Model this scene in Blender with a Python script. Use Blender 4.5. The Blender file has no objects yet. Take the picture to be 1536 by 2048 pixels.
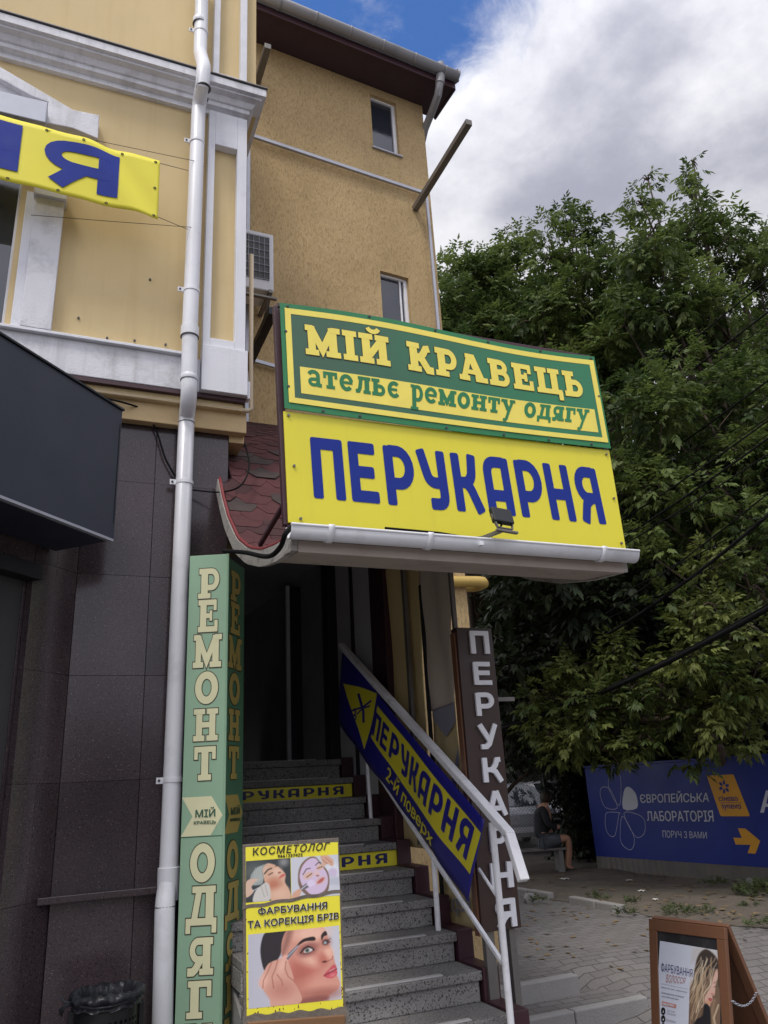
import bpy, bmesh, math, random
import numpy as np
from mathutils import Vector, Matrix
R_ = math.radians
SC = bpy.context.scene
COL = SC.collection
random.seed(7)
# ------------------------------------------------------------------ camera
PITCH, ROLL, YAW, FPX = R_(19.53211), R_(-3.24714), R_(23.57544), 1533.27
CAM = Vector((0, 0, 1.6))
def _basis():
    cx, sx = math.cos(PITCH), math.sin(PITCH); cy, sy = math.cos(ROLL), math.sin(ROLL)
    cz, sz = math.cos(YAW), math.sin(YAW)
    fw = Vector((sz*cx, cz*cx, sx)); r0 = Vector((cz, -sz, 0)); u0 = r0.cross(fw)
    return r0*cy+u0*sy, -r0*sy+u0*cy, fw
CR, CU, CF = _basis()
cam = bpy.data.cameras.new('camera'); camo = bpy.data.objects.new('camera', cam); COL.objects.link(camo)
camo.matrix_world = Matrix(((CR.x, CU.x, -CF.x, CAM.x), (CR.y, CU.y, -CF.y, CAM.y), (CR.z, CU.z, -CF.z, CAM.z), (0, 0, 0, 1)))
cam.sensor_fit = 'VERTICAL'; cam.sensor_height = 36; cam.lens = 36*FPX/2048
cam.clip_start = .05; cam.clip_end = 3000
SC.camera = camo
# ------------------------------------------------------------------ sky, sun, exposure
SUN_EL, SUN_AZ = R_(60), R_(228)          # azimuth clockwise from +Y: high, to the left of the viewer
SUN_STRENGTH, SUN_ANGLE, SKY_STRENGTH, EXPOSURE = 1.5, R_(15), .115, 0.5
sund = Vector((math.sin(SUN_AZ)*math.cos(SUN_EL), math.cos(SUN_AZ)*math.cos(SUN_EL), math.sin(SUN_EL)))
W = bpy.data.worlds.new('World'); SC.world = W; W.use_nodes = True
SC.view_settings.view_transform = 'Standard'; SC.view_settings.look = 'None'
SC.view_settings.gamma = 1; SC.view_settings.use_curve_mapping = False
SC.view_settings.exposure = EXPOSURE
SC.cycles.use_denoising = True
SC.cycles.max_bounces = 8; SC.cycles.diffuse_bounces = 4; SC.cycles.transparent_max_bounces = 8
sl = bpy.data.lights.new('sun', 'SUN'); sl.energy = SUN_STRENGTH; sl.angle = SUN_ANGLE; sl.color = (1, .95, .87)
so = bpy.data.objects.new('sun', sl); COL.objects.link(so); so.rotation_euler = sund.to_track_quat('Z', 'Y').to_euler()
def ray(px, py):
    return (CR*((px-768)/FPX) - CU*((py-1024)/FPX) + CF).normalized()
def build_world():
    nt = W.node_tree; N = nt.nodes; L = nt.links; N.clear()
    def nd(t, **k):
        n = N.new(t)
        for a, b in k.items(): setattr(n, a, b)
        return n
    def math_(op, a, b=None, clamp=False):
        n = nd('ShaderNodeMath', operation=op, use_clamp=clamp)
        for i, v in enumerate((a, b)):
            if v is None: continue
            if isinstance(v, (int, float)): n.inputs[i].default_value = v
            else: L.new(v, n.inputs[i])
        return n.outputs[0]
    def smooth(x, a, b):
        n = nd('ShaderNodeMapRange', interpolation_type='SMOOTHSTEP'); L.new(x, n.inputs[0])
        n.inputs[1].default_value = a; n.inputs[2].default_value = b
        return n.outputs[0]
    def mixc(f, a, b):
        n = nd('ShaderNodeMix', data_type='RGBA')
        if isinstance(f, float): n.inputs[0].default_value = f
        else: L.new(f, n.inputs[0])
        for i, v in ((6, a), (7, b)):
            if isinstance(v, tuple): n.inputs[i].default_value = v+(1,)
            else: L.new(v, n.inputs[i])
        return n.outputs[2]
    tc = nd('ShaderNodeTexCoord'); d = tc.outputs['Generated']
    sky = nd('ShaderNodeTexSky', sky_type='NISHITA', sun_disc=False)
    sky.sun_elevation = SUN_EL; sky.sun_rotation = SUN_AZ; sky.air_density = 1.0; sky.dust_density = .1; sky.ozone_density = 2.0
    def dot(v):
        n = nd('ShaderNodeVectorMath', operation='DOT_PRODUCT'); L.new(d, n.inputs[0]); n.inputs[1].default_value = v
        return n.outputs['Value']
    def noise(scale, det=7, rough=.55, dist=0., off=0.):
        m = nd('ShaderNodeMapping'); L.new(d, m.inputs[0]); m.inputs['Location'].default_value = (off, off*.7, off*1.3)
        m.inputs['Scale'].default_value = (1, 1, 1.5)
        n = nd('ShaderNodeTexNoise'); L.new(m.outputs[0], n.inputs['Vector'])
        n.inputs['Scale'].default_value = scale; n.inputs['Detail'].default_value = det; n.inputs['Roughness'].default_value = rough; n.inputs['Distortion'].default_value = dist
        return n.outputs['Fac']
    n1 = noise(4.2, 10, .6, .25, 3.1); n2 = noise(2.6, 8, .55, .1, 7.7); n3 = noise(11, 6, .6, .1, 1.7); n4 = noise(15, 9, .66, .5, 5.3)
    # break in the clouds: blue where the view direction is near these openings
    gap = None
    for (px, py, a0, a1, wt) in ((800, -50, 11.5, 0., .95), (640, -240, 17, 0, 1.), (900, -10, 8, 0, .8)):
        g = smooth(dot(ray(px, py)), math.cos(R_(a0)), math.cos(R_(a1)))
        g = math_('MULTIPLY', g, wt)
        gap = g if gap is None else math_('MAXIMUM', gap, g)
    gap = math_('ADD', gap, math_('MULTIPLY', math_('SUBTRACT', n1, .5), 1.9))
    gap = math_('ADD', gap, math_('MULTIPLY', math_('SUBTRACT', n4, .5), .9))
    gap = smooth(gap, .34, 1.05)
    # cloud body: bright tops, lavender grey undersides
    br = math_('ADD', n2, math_('MULTIPLY', math_('SUBTRACT', n1, .5), .55))
    for (px, py, a0, amt) in ((1010, 130, 9, .17), (940, 230, 6, .1), (1400, 60, 9, .10), (880, 480, 7, .12), (1130, 290, 8, -.11), (1350, 230, 9, -.08), (960, 400, 6, -.04)):
        b = smooth(dot(ray(px, py)), math.cos(R_(a0)), 1.0)
        br = math_('ADD', br, math_('MULTIPLY', b, amt))
    br = math_('ADD', br, math_('MULTIPLY', math_('SUBTRACT', n3, .5), .3))
    cl = mixc(smooth(br, .30, .76), (.36, .37, .45), (.82, .82, .85))
    glow = smooth(dot(sund), -.05, .95)
    cl2 = nd('ShaderNodeVectorMath', operation='SCALE'); L.new(cl, cl2.inputs[0]); L.new(math_('ADD', math_('MULTIPLY', glow, 1.0), CLOUD), cl2.inputs['Scale'])
    b1 = nd('ShaderNodeBackground'); dp = mixc(1.0, sky.outputs[0], (.56, .82, 1.2)); dp.node.blend_type = 'MULTIPLY'; L.new(dp, b1.inputs[0]); b1.inputs[1].default_value = SKY_STRENGTH
    b2 = nd('ShaderNodeBackground'); L.new(cl2.outputs[0], b2.inputs[0]); b2.inputs[1].default_value = 1
    mx = nd('ShaderNodeMixShader'); L.new(gap, mx.inputs[0]); L.new(b2.outputs[0], mx.inputs[1]); L.new(b1.outputs[0], mx.inputs[2])
    o = nd('ShaderNodeOutputWorld'); L.new(mx.outputs[0], o.inputs[0])
CLOUD = .70
build_world()
# ------------------------------------------------------------------ helpers
def at(px, py, ax, val):                   # photo pixel -> point on the world plane axis = val
    d = ray(px, py); t = (val-CAM[ax])/d[ax]
    return CAM+d*t
def atp(px, py, P0, N):
    d = ray(px, py); t = (P0-CAM).dot(N)/d.dot(N)
    return CAM+d*t
def s(r, g, b):
    f = lambda c: c/12.92 if c <= .04045 else ((c+.055)/1.055)**2.4
    return tuple(f(c/255) for c in (r, g, b))
ORG = {}
class MB:
    def __init__(self): self.v = []; self.f = []
    def add(self, v, f):
        n = len(self.v); self.v += [tuple(p) for p in v]; self.f += [tuple(i+n for i in q) for q in f]; return self
    def box(self, x0, x1, y0, y1, z0, z1):
        v = [(x, y, z) for z in (z0, z1) for y in (y0, y1) for x in (x0, x1)]
        return self.add(v, [(0, 2, 3, 1), (4, 5, 7, 6), (0, 1, 5, 4), (2, 6, 7, 3), (0, 4, 6, 2), (1, 3, 7, 5)])
    def obox(self, o, u, v, w):             # corner o and three edge vectors
        o, u, v, w = map(Vector, (o, u, v, w))
        p = [o, o+u, o+v, o+u+v, o+w, o+u+w, o+v+w, o+u+v+w]
        return self.add(p, [(0, 2, 3, 1), (4, 5, 7, 6), (0, 1, 5, 4), (2, 6, 7, 3), (0, 4, 6, 2), (1, 3, 7, 5)])
    def prism(self, pts, vec):
        pts = [Vector(p) for p in pts]; vec = Vector(vec); n = len(pts)
        return self.add(pts+[p+vec for p in pts], [tuple(range(n))[::-1], tuple(range(n, 2*n))]+[(i, (i+1) % n, n+(i+1) % n, n+i) for i in range(n)])
    def bar(self, a, b, w, h, up=(0, 0, 1)):
        a, b = Vector(a), Vector(b); d = (b-a); up = Vector(up)
        sd = d.cross(up).normalized()*w; u2 = sd.cross(d).normalized()*h
        return self.obox(a-sd/2-u2/2, sd, u2, d)
    def tube(self, path, r, n=12, cap=True, closed=False):
        P = [Vector(p) for p in path]; m = len(P); rs = r if isinstance(r, (list, tuple)) else [r]*m
        vs = []; fs = []; prev = None
        for i, p in enumerate(P):
            if closed: t = (P[(i+1) % m]-P[i-1]).normalized()
            else: t = (P[min(i+1, m-1)]-P[max(i-1, 0)]).normalized()
            if prev is None:
                a = Vector((0, 0, 1)) if abs(t.z) < .9 else Vector((1, 0, 0))
                prev = t.cross(a).normalized()
            prev = (prev-t*prev.dot(t)).normalized(); b = t.cross(prev)
            for k in range(n):
                an = 2*math.pi*k/n; vs.append(p+(prev*math.cos(an)+b*math.sin(an))*rs[i])
        for i in range(m if closed else m-1):
            j = (i+1) % m
            for k in range(n): fs.append((i*n+k, i*n+(k+1) % n, j*n+(k+1) % n, j*n+k))
        if cap and not closed: fs += [tuple(range(n))[::-1], tuple(range((m-1)*n, m*n))]
        return self.add(vs, fs)
    def lathe(self, c, prof, n=24, axis='z'):
        vs = []; fs = []; m = len(prof)
        for r, z in prof:
            for k in range(n):
                a = 2*math.pi*k/n; p = (r*math.cos(a), r*math.sin(a), z)
                if axis == 'y': p = (p[0], p[2], p[1])
                if axis == 'x': p = (p[2], p[0], p[1])
                vs.append((c[0]+p[0], c[1]+p[1], c[2]+p[2]))
        for i in range(m-1):
            for k in range(n): fs.append((i*n+k, i*n+(k+1) % n, (i+1)*n+(k+1) % n, (i+1)*n+k))
        return self.add(vs, fs)
    def grid(self, fn, nu, nv):
        vs = [fn(i/nu, j/nv) for j in range(nv+1) for i in range(nu+1)]
        fs = [(j*(nu+1)+i, j*(nu+1)+i+1, (j+1)*(nu+1)+i+1, (j+1)*(nu+1)+i) for j in range(nv) for i in range(nu)]
        return self.add(vs, fs)
    def build(self, name, mat, parent=None, smooth=False, bevel=0., solid=0., fix=True, org=None, seg=2):
        o0 = Vector(org) if org is not None else (ORG[parent] if parent else Vector((0, 0, 0)))
        me = bpy.data.meshes.new(name); me.from_pydata([Vector(p)-o0 for p in self.v], [], self.f)
        if fix:
            bm = bmesh.new(); bm.from_mesh(me); bmesh.ops.recalc_face_normals(bm, faces=bm.faces); bm.to_mesh(me); bm.free()
        if smooth is True: me.polygons.foreach_set('use_smooth', [True]*len(me.polygons))
        elif smooth:
            me.polygons.foreach_set('use_smooth', [True]*len(me.polygons)); me.set_sharp_from_angle(angle=R_(smooth))
        me.materials.append(mat); me.update()
        ob = bpy.data.objects.new(name, me); COL.objects.link(ob); ORG[ob] = o0
        if parent: ob.parent = parent
        else: ob.location = o0
        if solid: m = ob.modifiers.new('solid', 'SOLIDIFY'); m.thickness = solid; m.offset = 0
        if bevel: m = ob.modifiers.new('bevel', 'BEVEL'); m.width = bevel; m.segments = seg; m.limit_method = 'ANGLE'; m.angle_limit = R_(40)
        return ob
def thing(name, label, cat, loc, group=None, kind=None):
    o = bpy.data.objects.new(name, None); COL.objects.link(o); o.location = loc; o.empty_display_size = .1
    ORG[o] = Vector(loc); return tag(o, label, cat, group, kind)
def tag(o, label=None, cat=None, group=None, kind=None):
    for k, v in (('label', label), ('category', cat), ('group', group), ('kind', kind)):
        if v: o[k] = v
    return o
def copy_tree(o, parent=None):
    c = o.copy(); COL.objects.link(c); ORG[c] = ORG[o]
    if parent: c.parent = parent
    for ch in [x for x in o.children]: copy_tree(ch, c)
    return c
# ------------------------------------------------------------------ materials
def pm(name, col, rough=.6, var=.12, vs=2.5, bump=0., bs=60, metal=0., dirt=0., dcol=(.05, .045, .04), ds=1.6, streak=0., spec=.5, stretch=(1, 1, 1), fine=0., coat=0., trans=0.):
    m = bpy.data.materials.new(name); m.use_nodes = True; nt = m.node_tree; N = nt.nodes; L = nt.links
    b = N['Principled BSDF']; b.inputs['Roughness'].default_value = rough; b.inputs['Metallic'].default_value = metal
    b.inputs['Specular IOR Level'].default_value = spec
    if coat: b.inputs['Coat Weight'].default_value = coat; b.inputs['Coat Roughness'].default_value = .12
    tc = N.new('ShaderNodeTexCoord'); mp = N.new('ShaderNodeMapping'); L.new(tc.outputs['Object'], mp.inputs[0]); mp.inputs['Scale'].default_value = stretch
    def noise(sc, det=6, rg=.6, vec=None):
        n = N.new('ShaderNodeTexNoise'); L.new((vec or mp).outputs[0], n.inputs['Vector']); n.inputs['Scale'].default_value = sc; n.inputs['Detail'].default_value = det; n.inputs['Roughness'].default_value = rg; return n.outputs['Fac']
    def rng(x, a, b_, c=0., d=1.):
        n = N.new('ShaderNodeMapRange'); L.new(x, n.inputs[0])
        for i, v in enumerate((a, b_, c, d)): n.inputs[i+1].default_value = v
        return n.outputs[0]
    def mix(f, a, c, mode='MIX'):
        n = N.new('ShaderNodeMix'); n.data_type = 'RGBA'; n.blend_type = mode
        if isinstance(f, float): n.inputs[0].default_value = f
        else: L.new(f, n.inputs[0])
        for i, v in ((6, a), (7, c)):
            if isinstance(v, tuple): n.inputs[i].default_value = v+(1,)
            else: L.new(v, n.inputs[i])
        return n.outputs[2]
    lo = tuple(c*(1-var) for c in col); hi = tuple(min(.95, c*(1+var*.8)) for c in col)
    c = mix(rng(noise(vs), .3, .7), lo, hi)
    if fine: c = mix(rng(noise(bs*1.3, 3), .35, .65, 0, fine), c, tuple(x*.45 for x in col))
    if dirt: c = mix(rng(noise(ds, 9, .68), .52, .78, 0, dirt), c, dcol)
    if streak:
        m2 = N.new('ShaderNodeMapping'); L.new(tc.outputs['Object'], m2.inputs[0]); m2.inputs['Scale'].default_value = (7, 7, .45)
        c = mix(rng(noise(1.6, 7, .62, m2), .5, .8, 0, streak), c, dcol)
    L.new(c, b.inputs['Base Color'])
    rr = rng(noise(vs*3), .3, .7, max(0, rough-.08), min(1, rough+.08)); L.new(rr, b.inputs['Roughness'])
    if bump:
        bp = N.new('ShaderNodeBump'); bp.inputs['Strength'].default_value = bump; bp.inputs['Distance'].default_value = .01
        L.new(noise(bs, 5), bp.inputs['Height']); L.new(bp.outputs[0], b.inputs['Normal'])
    if trans:
        t = N.new('ShaderNodeBsdfTranslucent'); L.new(c, t.inputs[0]); mx = N.new('ShaderNodeMixShader'); mx.inputs[0].default_value = trans
        L.new(b.outputs[0], mx.inputs[1]); L.new(t.outputs[0], mx.inputs[2]); L.new(mx.outputs[0], N['Material Output'].inputs[0])
    return m
def nodes(m): return m.node_tree.nodes, m.node_tree.links, m.node_tree.nodes['Principled BSDF']
M = {}
M['stucco'] = pm('stucco_yellow', s(210, 188, 142), .85, .06, 1.1, .25, 220, dirt=.34, dcol=s(190, 158, 112), ds=.9, streak=.34)
M['white'] = pm('white_plaster', s(220, 221, 227), .75, .05, 1.6, .3, 120, dirt=.3, dcol=s(150, 150, 154), ds=2.4, streak=.22)
M['whitedirty'] = pm('weathered_plaster', s(218, 218, 223), .8, .07, 2.2, .4, 90, dirt=.6, dcol=s(104, 102, 100), ds=3.6, streak=.4)
M['ledgemetal'] = pm('ledge_flashing', s(120, 118, 118), .5, .2, 4, .1, 60, .4, dirt=.8, dcol=s(45, 42, 42), ds=3)
M['pipe'] = pm('white_pipe', s(224, 225, 230), .38, .03, 1.5, .05, 30, dirt=.42, dcol=s(148, 144, 138), ds=3.2, streak=.22)
M['pipegrey'] = pm('grey_gutter', s(142, 142, 146), .5, .08, 2, .05, 30, dirt=.55, dcol=s(78, 74, 72), ds=3.5)
M['seam'] = pm('pipe_seam', s(70, 70, 74), .6, .2)
M['maroon'] = pm('maroon_paint', s(62, 34, 42), .5, .15, 3, .1, 50, dirt=.3, dcol=s(36, 24, 28))
M['soffit'] = pm('dark_soffit', s(64, 46, 54), .7, .1, 2, .1, 30)
M['navy'] = pm('navy_panel', s(40, 45, 60), .45, .05, .9, .02, 20, spec=.5)
M['darkmetal'] = pm('dark_metal', s(44, 46, 50), .45, .15, 4, .05, 60, .5)
M['steel'] = pm('grey_steel', s(120, 116, 112), .5, .18, 5, .08, 60, .4, dirt=.4, dcol=s(84, 62, 48), ds=5)
M['silver'] = pm('silver_tube', s(170, 172, 182), .4, .08, 4, 0, 60, .4)
M['browns'] = pm('brown_sheet', s(62, 44, 40), .4, .06, 1.2, .02, 30)
M['rubber'] = pm('black_cable', s(20, 20, 21), .85, .2, 6, spec=.15)
M['glass'] = pm('window_glass', s(46, 50, 60), .06, .1, 1, spec=1.)
M['black'] = pm('black_plastic', s(24, 25, 27), .4, .15, 5)
M['concrete'] = pm('kerb_concrete', s(146, 144, 142), .85, .14, 3, .5, 80, dirt=.5, dcol=s(92, 88, 82), ds=3, fine=.2)
M['strip'] = pm('nosing_strip', s(168, 166, 166), .55, .1, 6, .1, 90, dirt=.3, dcol=s(90, 88, 86), ds=5)
M['white_paint'] = pm('chipped_white_paint', s(230, 230, 234), .5, .05, 3, .15, 50, dirt=.4, dcol=s(104, 96, 92), ds=9)
M['wood'] = pm('brown_wood', s(112, 76, 54), .45, .14, 3, .15, 30, stretch=(1, 1, .25), dirt=.25, dcol=s(84, 50, 30))
M['rawwood'] = pm('raw_wood', s(126, 92, 62), .7, .2, 4, .2, 40, stretch=(.3, 1, 1))
M['letterw'] = pm('white_letter', s(230, 231, 236), .4, .06, 3, dirt=.25, dcol=s(150, 148, 150), ds=6)
M['tan_tarp'] = pm('tan_tarp', s(204, 192, 178), .8, .06, 2, .35, 14, trans=.2)
M['yellow_tarp'] = pm('yellow_tarp', s(214, 198, 150), .7, .06, 2, .3, 10, trans=.2)
M['grey_print'] = pm('grey_print', s(142, 142, 152), .7, .08, 3)
M['sy'] = pm('sign_yellow', s(226, 215, 58), .35, .04, 1.2, .03, 8, spec=.4, dirt=.1, dcol=s(196, 180, 80), ds=2.5, streak=.16)
M['by'] = pm('banner_yellow', s(226, 215, 58), .45, .03, 1.5, .08, 6, spec=.4)
M['sb'] = pm('sign_blue', s(30, 50, 138), .6, .05, 2, spec=.2)
M['sg'] = pm('sign_green', s(30, 122, 72), .4, .2, 1.4, .03, 8, dirt=.2, dcol=s(70, 140, 100), ds=2)
M['sgd'] = pm('sign_dark_green', s(52, 96, 74), .35, .3, 1.3, .03, 8)
M['sly'] = pm('letter_yellow', s(240, 222, 96), .35, .06, 6, dirt=.35, dcol=s(226, 190, 96), ds=7)
M['sedge'] = pm('letter_edge', s(70, 62, 44), .4, .1)
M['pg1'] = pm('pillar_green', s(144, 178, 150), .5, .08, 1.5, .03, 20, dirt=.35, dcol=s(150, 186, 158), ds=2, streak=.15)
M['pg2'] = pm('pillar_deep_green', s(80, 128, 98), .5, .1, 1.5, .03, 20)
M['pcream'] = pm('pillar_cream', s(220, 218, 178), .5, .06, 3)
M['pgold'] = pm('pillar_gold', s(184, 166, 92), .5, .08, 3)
M['bb'] = pm('banner_blue', s(38, 36, 132), .42, .08, 2, .12, 5)
M['wallblue'] = pm('hoarding_blue', s(22, 46, 134), .42, .06, .7, .03, 12, dirt=.15, dcol=s(60, 80, 150), ds=1.5)
M['orange'] = pm('orange_print', s(226, 164, 50), .45, .04, 3)
M['wletter'] = pm('white_print', s(200, 204, 216), .5, .04, 3)
M['blackprint'] = pm('black_print', s(26, 24, 28), .5, .1, 5)
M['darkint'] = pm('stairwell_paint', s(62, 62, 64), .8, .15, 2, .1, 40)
M['panel'] = pm('grey_lining', s(206, 207, 208), .7, .06, 1.5, .05, 30)
M['gas'] = pm('yellow_gas_pipe', s(192, 162, 88), .5, .08, 4, .05, 50)
M['beige'] = pm('beige_paint', s(198, 172, 128), .7, .08, 3, .2, 60, dirt=.4, dcol=s(140, 104, 66), ds=3)
M['beigepipe'] = pm('beige_pipe', s(196, 178, 150), .55, .08, 3)
M['bag'] = pm('bin_liner', s(70, 72, 78), .2, .4, 14, .6, 26, trans=.5)
M['tape'] = pm('clear_tape', s(118, 108, 98), .25, .2, 9, .5, 40, trans=.2)
M['skin'] = pm('skin', s(196, 150, 124), .6, .06, 6)
M['cloth'] = pm('dark_cloth', s(34, 36, 42), .85, .2, 9, .2, 90)
M['denim'] = pm('grey_shorts', s(84, 90, 98), .85, .15, 12, .2, 90)
M['hair'] = pm('brown_hair', s(48, 36, 28), .6, .2, 30)
M['bark'] = pm('bark', s(72, 60, 50), .9, .25, 6, .8, 30, stretch=(1, 1, .3))
M['carp'] = pm('silver_car_paint', s(196, 200, 206), .25, .03, 1, metal=.3, coat=.6)
M['litter'] = pm('paper_litter', s(210, 208, 200), .8, .1)
M['brick'] = pm('dark_brick', s(70, 56, 50), .85, .2, 4, .5, 50)
M['stairwall'] = pm('stairwell_grey_paint', s(176, 176, 178), .8, .12, 2, .1, 40)
def stucco_bark():
    m = pm('bark_stucco_ochre', s(194, 168, 124), .9, .06, .8); N, L, b = nodes(m)
    tc = N.new('ShaderNodeTexCoord'); mp = N.new('ShaderNodeMapping'); L.new(tc.outputs['Object'], mp.inputs[0]); mp.inputs['Scale'].default_value = (44, 44, 15)
    n = N.new('ShaderNodeTexNoise'); L.new(mp.outputs[0], n.inputs['Vector']); n.inputs['Scale'].default_value = 1.5; n.inputs['Detail'].default_value = 5; n.inputs['Roughness'].default_value = .66; n.inputs['Distortion'].default_value = .8
    r = N.new('ShaderNodeMapRange'); L.new(n.outputs[0], r.inputs[0]); r.inputs[1].default_value = .34; r.inputs[2].default_value = .52
    n2 = N.new('ShaderNodeTexNoise'); L.new(tc.outputs['Object'], n2.inputs['Vector']); n2.inputs['Scale'].default_value = 1.1; n2.inputs['Detail'].default_value = 7
    r2 = N.new('ShaderNodeMapRange'); L.new(n2.outputs[0], r2.inputs[0]); r2.inputs[1].default_value = .38; r2.inputs[2].default_value = .68
    old = b.inputs['Base Color'].links[0].from_socket
    mx = N.new('ShaderNodeMix'); mx.data_type = 'RGBA'; L.new(r.outputs[0], mx.inputs[0]); mx.inputs[6].default_value = s(164, 138, 98)+(1,); L.new(old, mx.inputs[7])
    m2 = N.new('ShaderNodeMix'); m2.data_type = 'RGBA'; m2.blend_type = 'MULTIPLY'; L.new(r2.outputs[0], m2.inputs[0]); L.new(mx.outputs[2], m2.inputs[6]); m2.inputs[7].default_value = (.84, .83, .8, 1)
    L.new(m2.outputs[2], b.inputs['Base Color'])
    bp = N.new('ShaderNodeBump'); bp.inputs['Strength'].default_value = .5; bp.inputs['Distance'].default_value = .008; L.new(r.outputs[0], bp.inputs['Height']); L.new(bp.outputs[0], b.inputs['Normal'])
    return m
M['ochre'] = stucco_bark()
def speckle(name, base, specks, rough, scale, spec=.5, bump=0., dens=.5, big=None):
    m = bpy.data.materials.new(name); m.use_nodes = True; N, L, b = nodes(m)
    tc = N.new('ShaderNodeTexCoord'); prev = None
    n0 = N.new('ShaderNodeTexNoise'); L.new(tc.outputs['Object'], n0.inputs['Vector']); n0.inputs['Scale'].default_value = 2.2; n0.inputs['Detail'].default_value = 6
    r0 = N.new('ShaderNodeMapRange'); L.new(n0.outputs[0], r0.inputs[0]); r0.inputs[1].default_value = .3; r0.inputs[2].default_value = .7
    mx = N.new('ShaderNodeMix'); mx.data_type = 'RGBA'; L.new(r0.outputs[0], mx.inputs[0])
    mx.inputs[6].default_value = tuple(c*.78 for c in base)+(1,); mx.inputs[7].default_value = tuple(c*1.2 for c in base)+(1,); prev = mx.outputs[2]
    for k, (c, th, sc) in enumerate(specks):
        n = N.new('ShaderNodeTexNoise'); L.new(tc.outputs['Object'], n.inputs['Vector']); n.inputs['Scale'].default_value = scale*sc; n.inputs['Detail'].default_value = 3; n.inputs['Roughness'].default_value = .6; n.inputs['Distortion'].default_value = .4+k*.3
        r = N.new('ShaderNodeMapRange'); L.new(n.outputs[0], r.inputs[0]); r.inputs[1].default_value = th; r.inputs[2].default_value = th+.05
        q = N.new('ShaderNodeMix'); q.data_type = 'RGBA'; L.new(r.outputs[0], q.inputs[0]); L.new(prev, q.inputs[6]); q.inputs[7].default_value = c+(1,); prev = q.outputs[2]
    g = N.new('ShaderNodeNewGeometry'); rr = N.new('ShaderNodeMapRange'); L.new(g.outputs['Random Per Island'], rr.inputs[0]); rr.inputs[3].default_value = .8; rr.inputs[4].default_value = 1.2
    vm = N.new('ShaderNodeVectorMath'); vm.operation = 'SCALE'; L.new(prev, vm.inputs[0]); L.new(rr.outputs[0], vm.inputs['Scale'])     # slabs differ a little in tone
    L.new(vm.outputs[0], b.inputs['Base Color']); b.inputs['Roughness'].default_value = rough; b.inputs['Specular IOR Level'].default_value = spec
    if bump:
        bp = N.new('ShaderNodeBump'); bp.inputs['Strength'].default_value = bump; bp.inputs['Distance'].default_value = .004; L.new(n.outputs[0], bp.inputs['Height']); L.new(bp.outputs[0], b.inputs['Normal'])
    return m
M['granite'] = speckle('dark_granite', s(68, 58, 62), [(s(40, 33, 34), .58, 1.), (s(98, 78, 74), .61, 1.4), (s(156, 146, 142), .64, 2.)], .16, 95, .55)
M['terrazzo'] = speckle('grey_terrazzo', s(126, 124, 122), [(s(62, 60, 60), .55, 1.), (s(168, 164, 158), .63, 1.3)], .7, 95, .4, .2)
M['tread'] = speckle('worn_tread', s(104, 102, 102), [(s(66, 64, 64), .57, 1.), (s(132, 130, 126), .66, 1.3)], .75, 95, .4, .2)
def paving():
    m = bpy.data.materials.new('paving_blocks'); m.use_nodes = True; N, L, b = nodes(m)
    tc = N.new('ShaderNodeTexCoord'); mp = N.new('ShaderNodeMapping'); L.new(tc.outputs['Object'], mp.inputs[0]); mp.inputs['Rotation'].default_value = (0, 0, R_(3))
    br = N.new('ShaderNodeTexBrick'); L.new(mp.outputs[0], br.inputs['Vector']); br.inputs['Scale'].default_value = 1; br.inputs['Brick Width'].default_value = .21; br.inputs['Row Height'].default_value = .105; br.inputs['Mortar Size'].default_value = .006; br.inputs['Mortar Smooth'].default_value = .3
    br.inputs['Color1'].default_value = s(116, 113, 112)+(1,); br.inputs['Color2'].default_value = s(100, 97, 96)+(1,); br.inputs['Mortar'].default_value = s(58, 55, 52)+(1,)
    n = N.new('ShaderNodeTexNoise'); L.new(tc.outputs['Object'], n.inputs['Vector']); n.inputs['Scale'].default_value = 1.3; n.inputs['Detail'].default_value = 9; n.inputs['Roughness'].default_value = .65
    r = N.new('ShaderNodeMapRange'); L.new(n.outputs[0], r.inputs[0]); r.inputs[1].default_value = .36; r.inputs[2].default_value = .7; r.inputs[3].default_value = 0; r.inputs[4].default_value = .75
    q = N.new('ShaderNodeMix'); q.data_type = 'RGBA'; L.new(r.outputs[0], q.inputs[0]); L.new(br.outputs[0], q.inputs[6]); q.inputs[7].default_value = s(110, 105, 100)+(1,)
    n2 = N.new('ShaderNodeTexNoise'); L.new(tc.outputs['Object'], n2.inputs['Vector']); n2.inputs['Scale'].default_value = 90; n2.inputs['Detail'].default_value = 4
    r2 = N.new('ShaderNodeMapRange'); L.new(n2.outputs[0], r2.inputs[0]); r2.inputs[1].default_value = .3; r2.inputs[2].default_value = .7; r2.inputs[3].default_value = .8; r2.inputs[4].default_value = 1.12
    g = N.new('ShaderNodeVectorMath'); g.operation = 'SCALE'; L.new(q.outputs[2], g.inputs[0]); L.new(r2.outputs[0], g.inputs['Scale'])
    L.new(g.outputs[0], b.inputs['Base Color']); b.inputs['Roughness'].default_value = .85
    bp = N.new('ShaderNodeBump'); bp.inputs['Strength'].default_value = .6; bp.inputs['Distance'].default_value = .006; bp.invert = True; L.new(br.outputs['Fac'], bp.inputs['Height']); L.new(bp.outputs[0], b.inputs['Normal'])
    return m
M['paving'] = paving()
M['dirt'] = pm('bare_dirt', s(98, 90, 80), .95, .3, 1.4, .8, 40, dirt=.6, dcol=s(62, 58, 46), ds=2.2, fine=.35)
def vcmat(name, rough=.4):
    m = bpy.data.materials.new(name); m.use_nodes = True; N, L, b = nodes(m)
    a = N.new('ShaderNodeVertexColor'); a.layer_name = 'print'; L.new(a.outputs[0], b.inputs['Base Color']); b.inputs['Roughness'].default_value = rough
    return m
M['print'] = vcmat('printed_photo')
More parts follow.
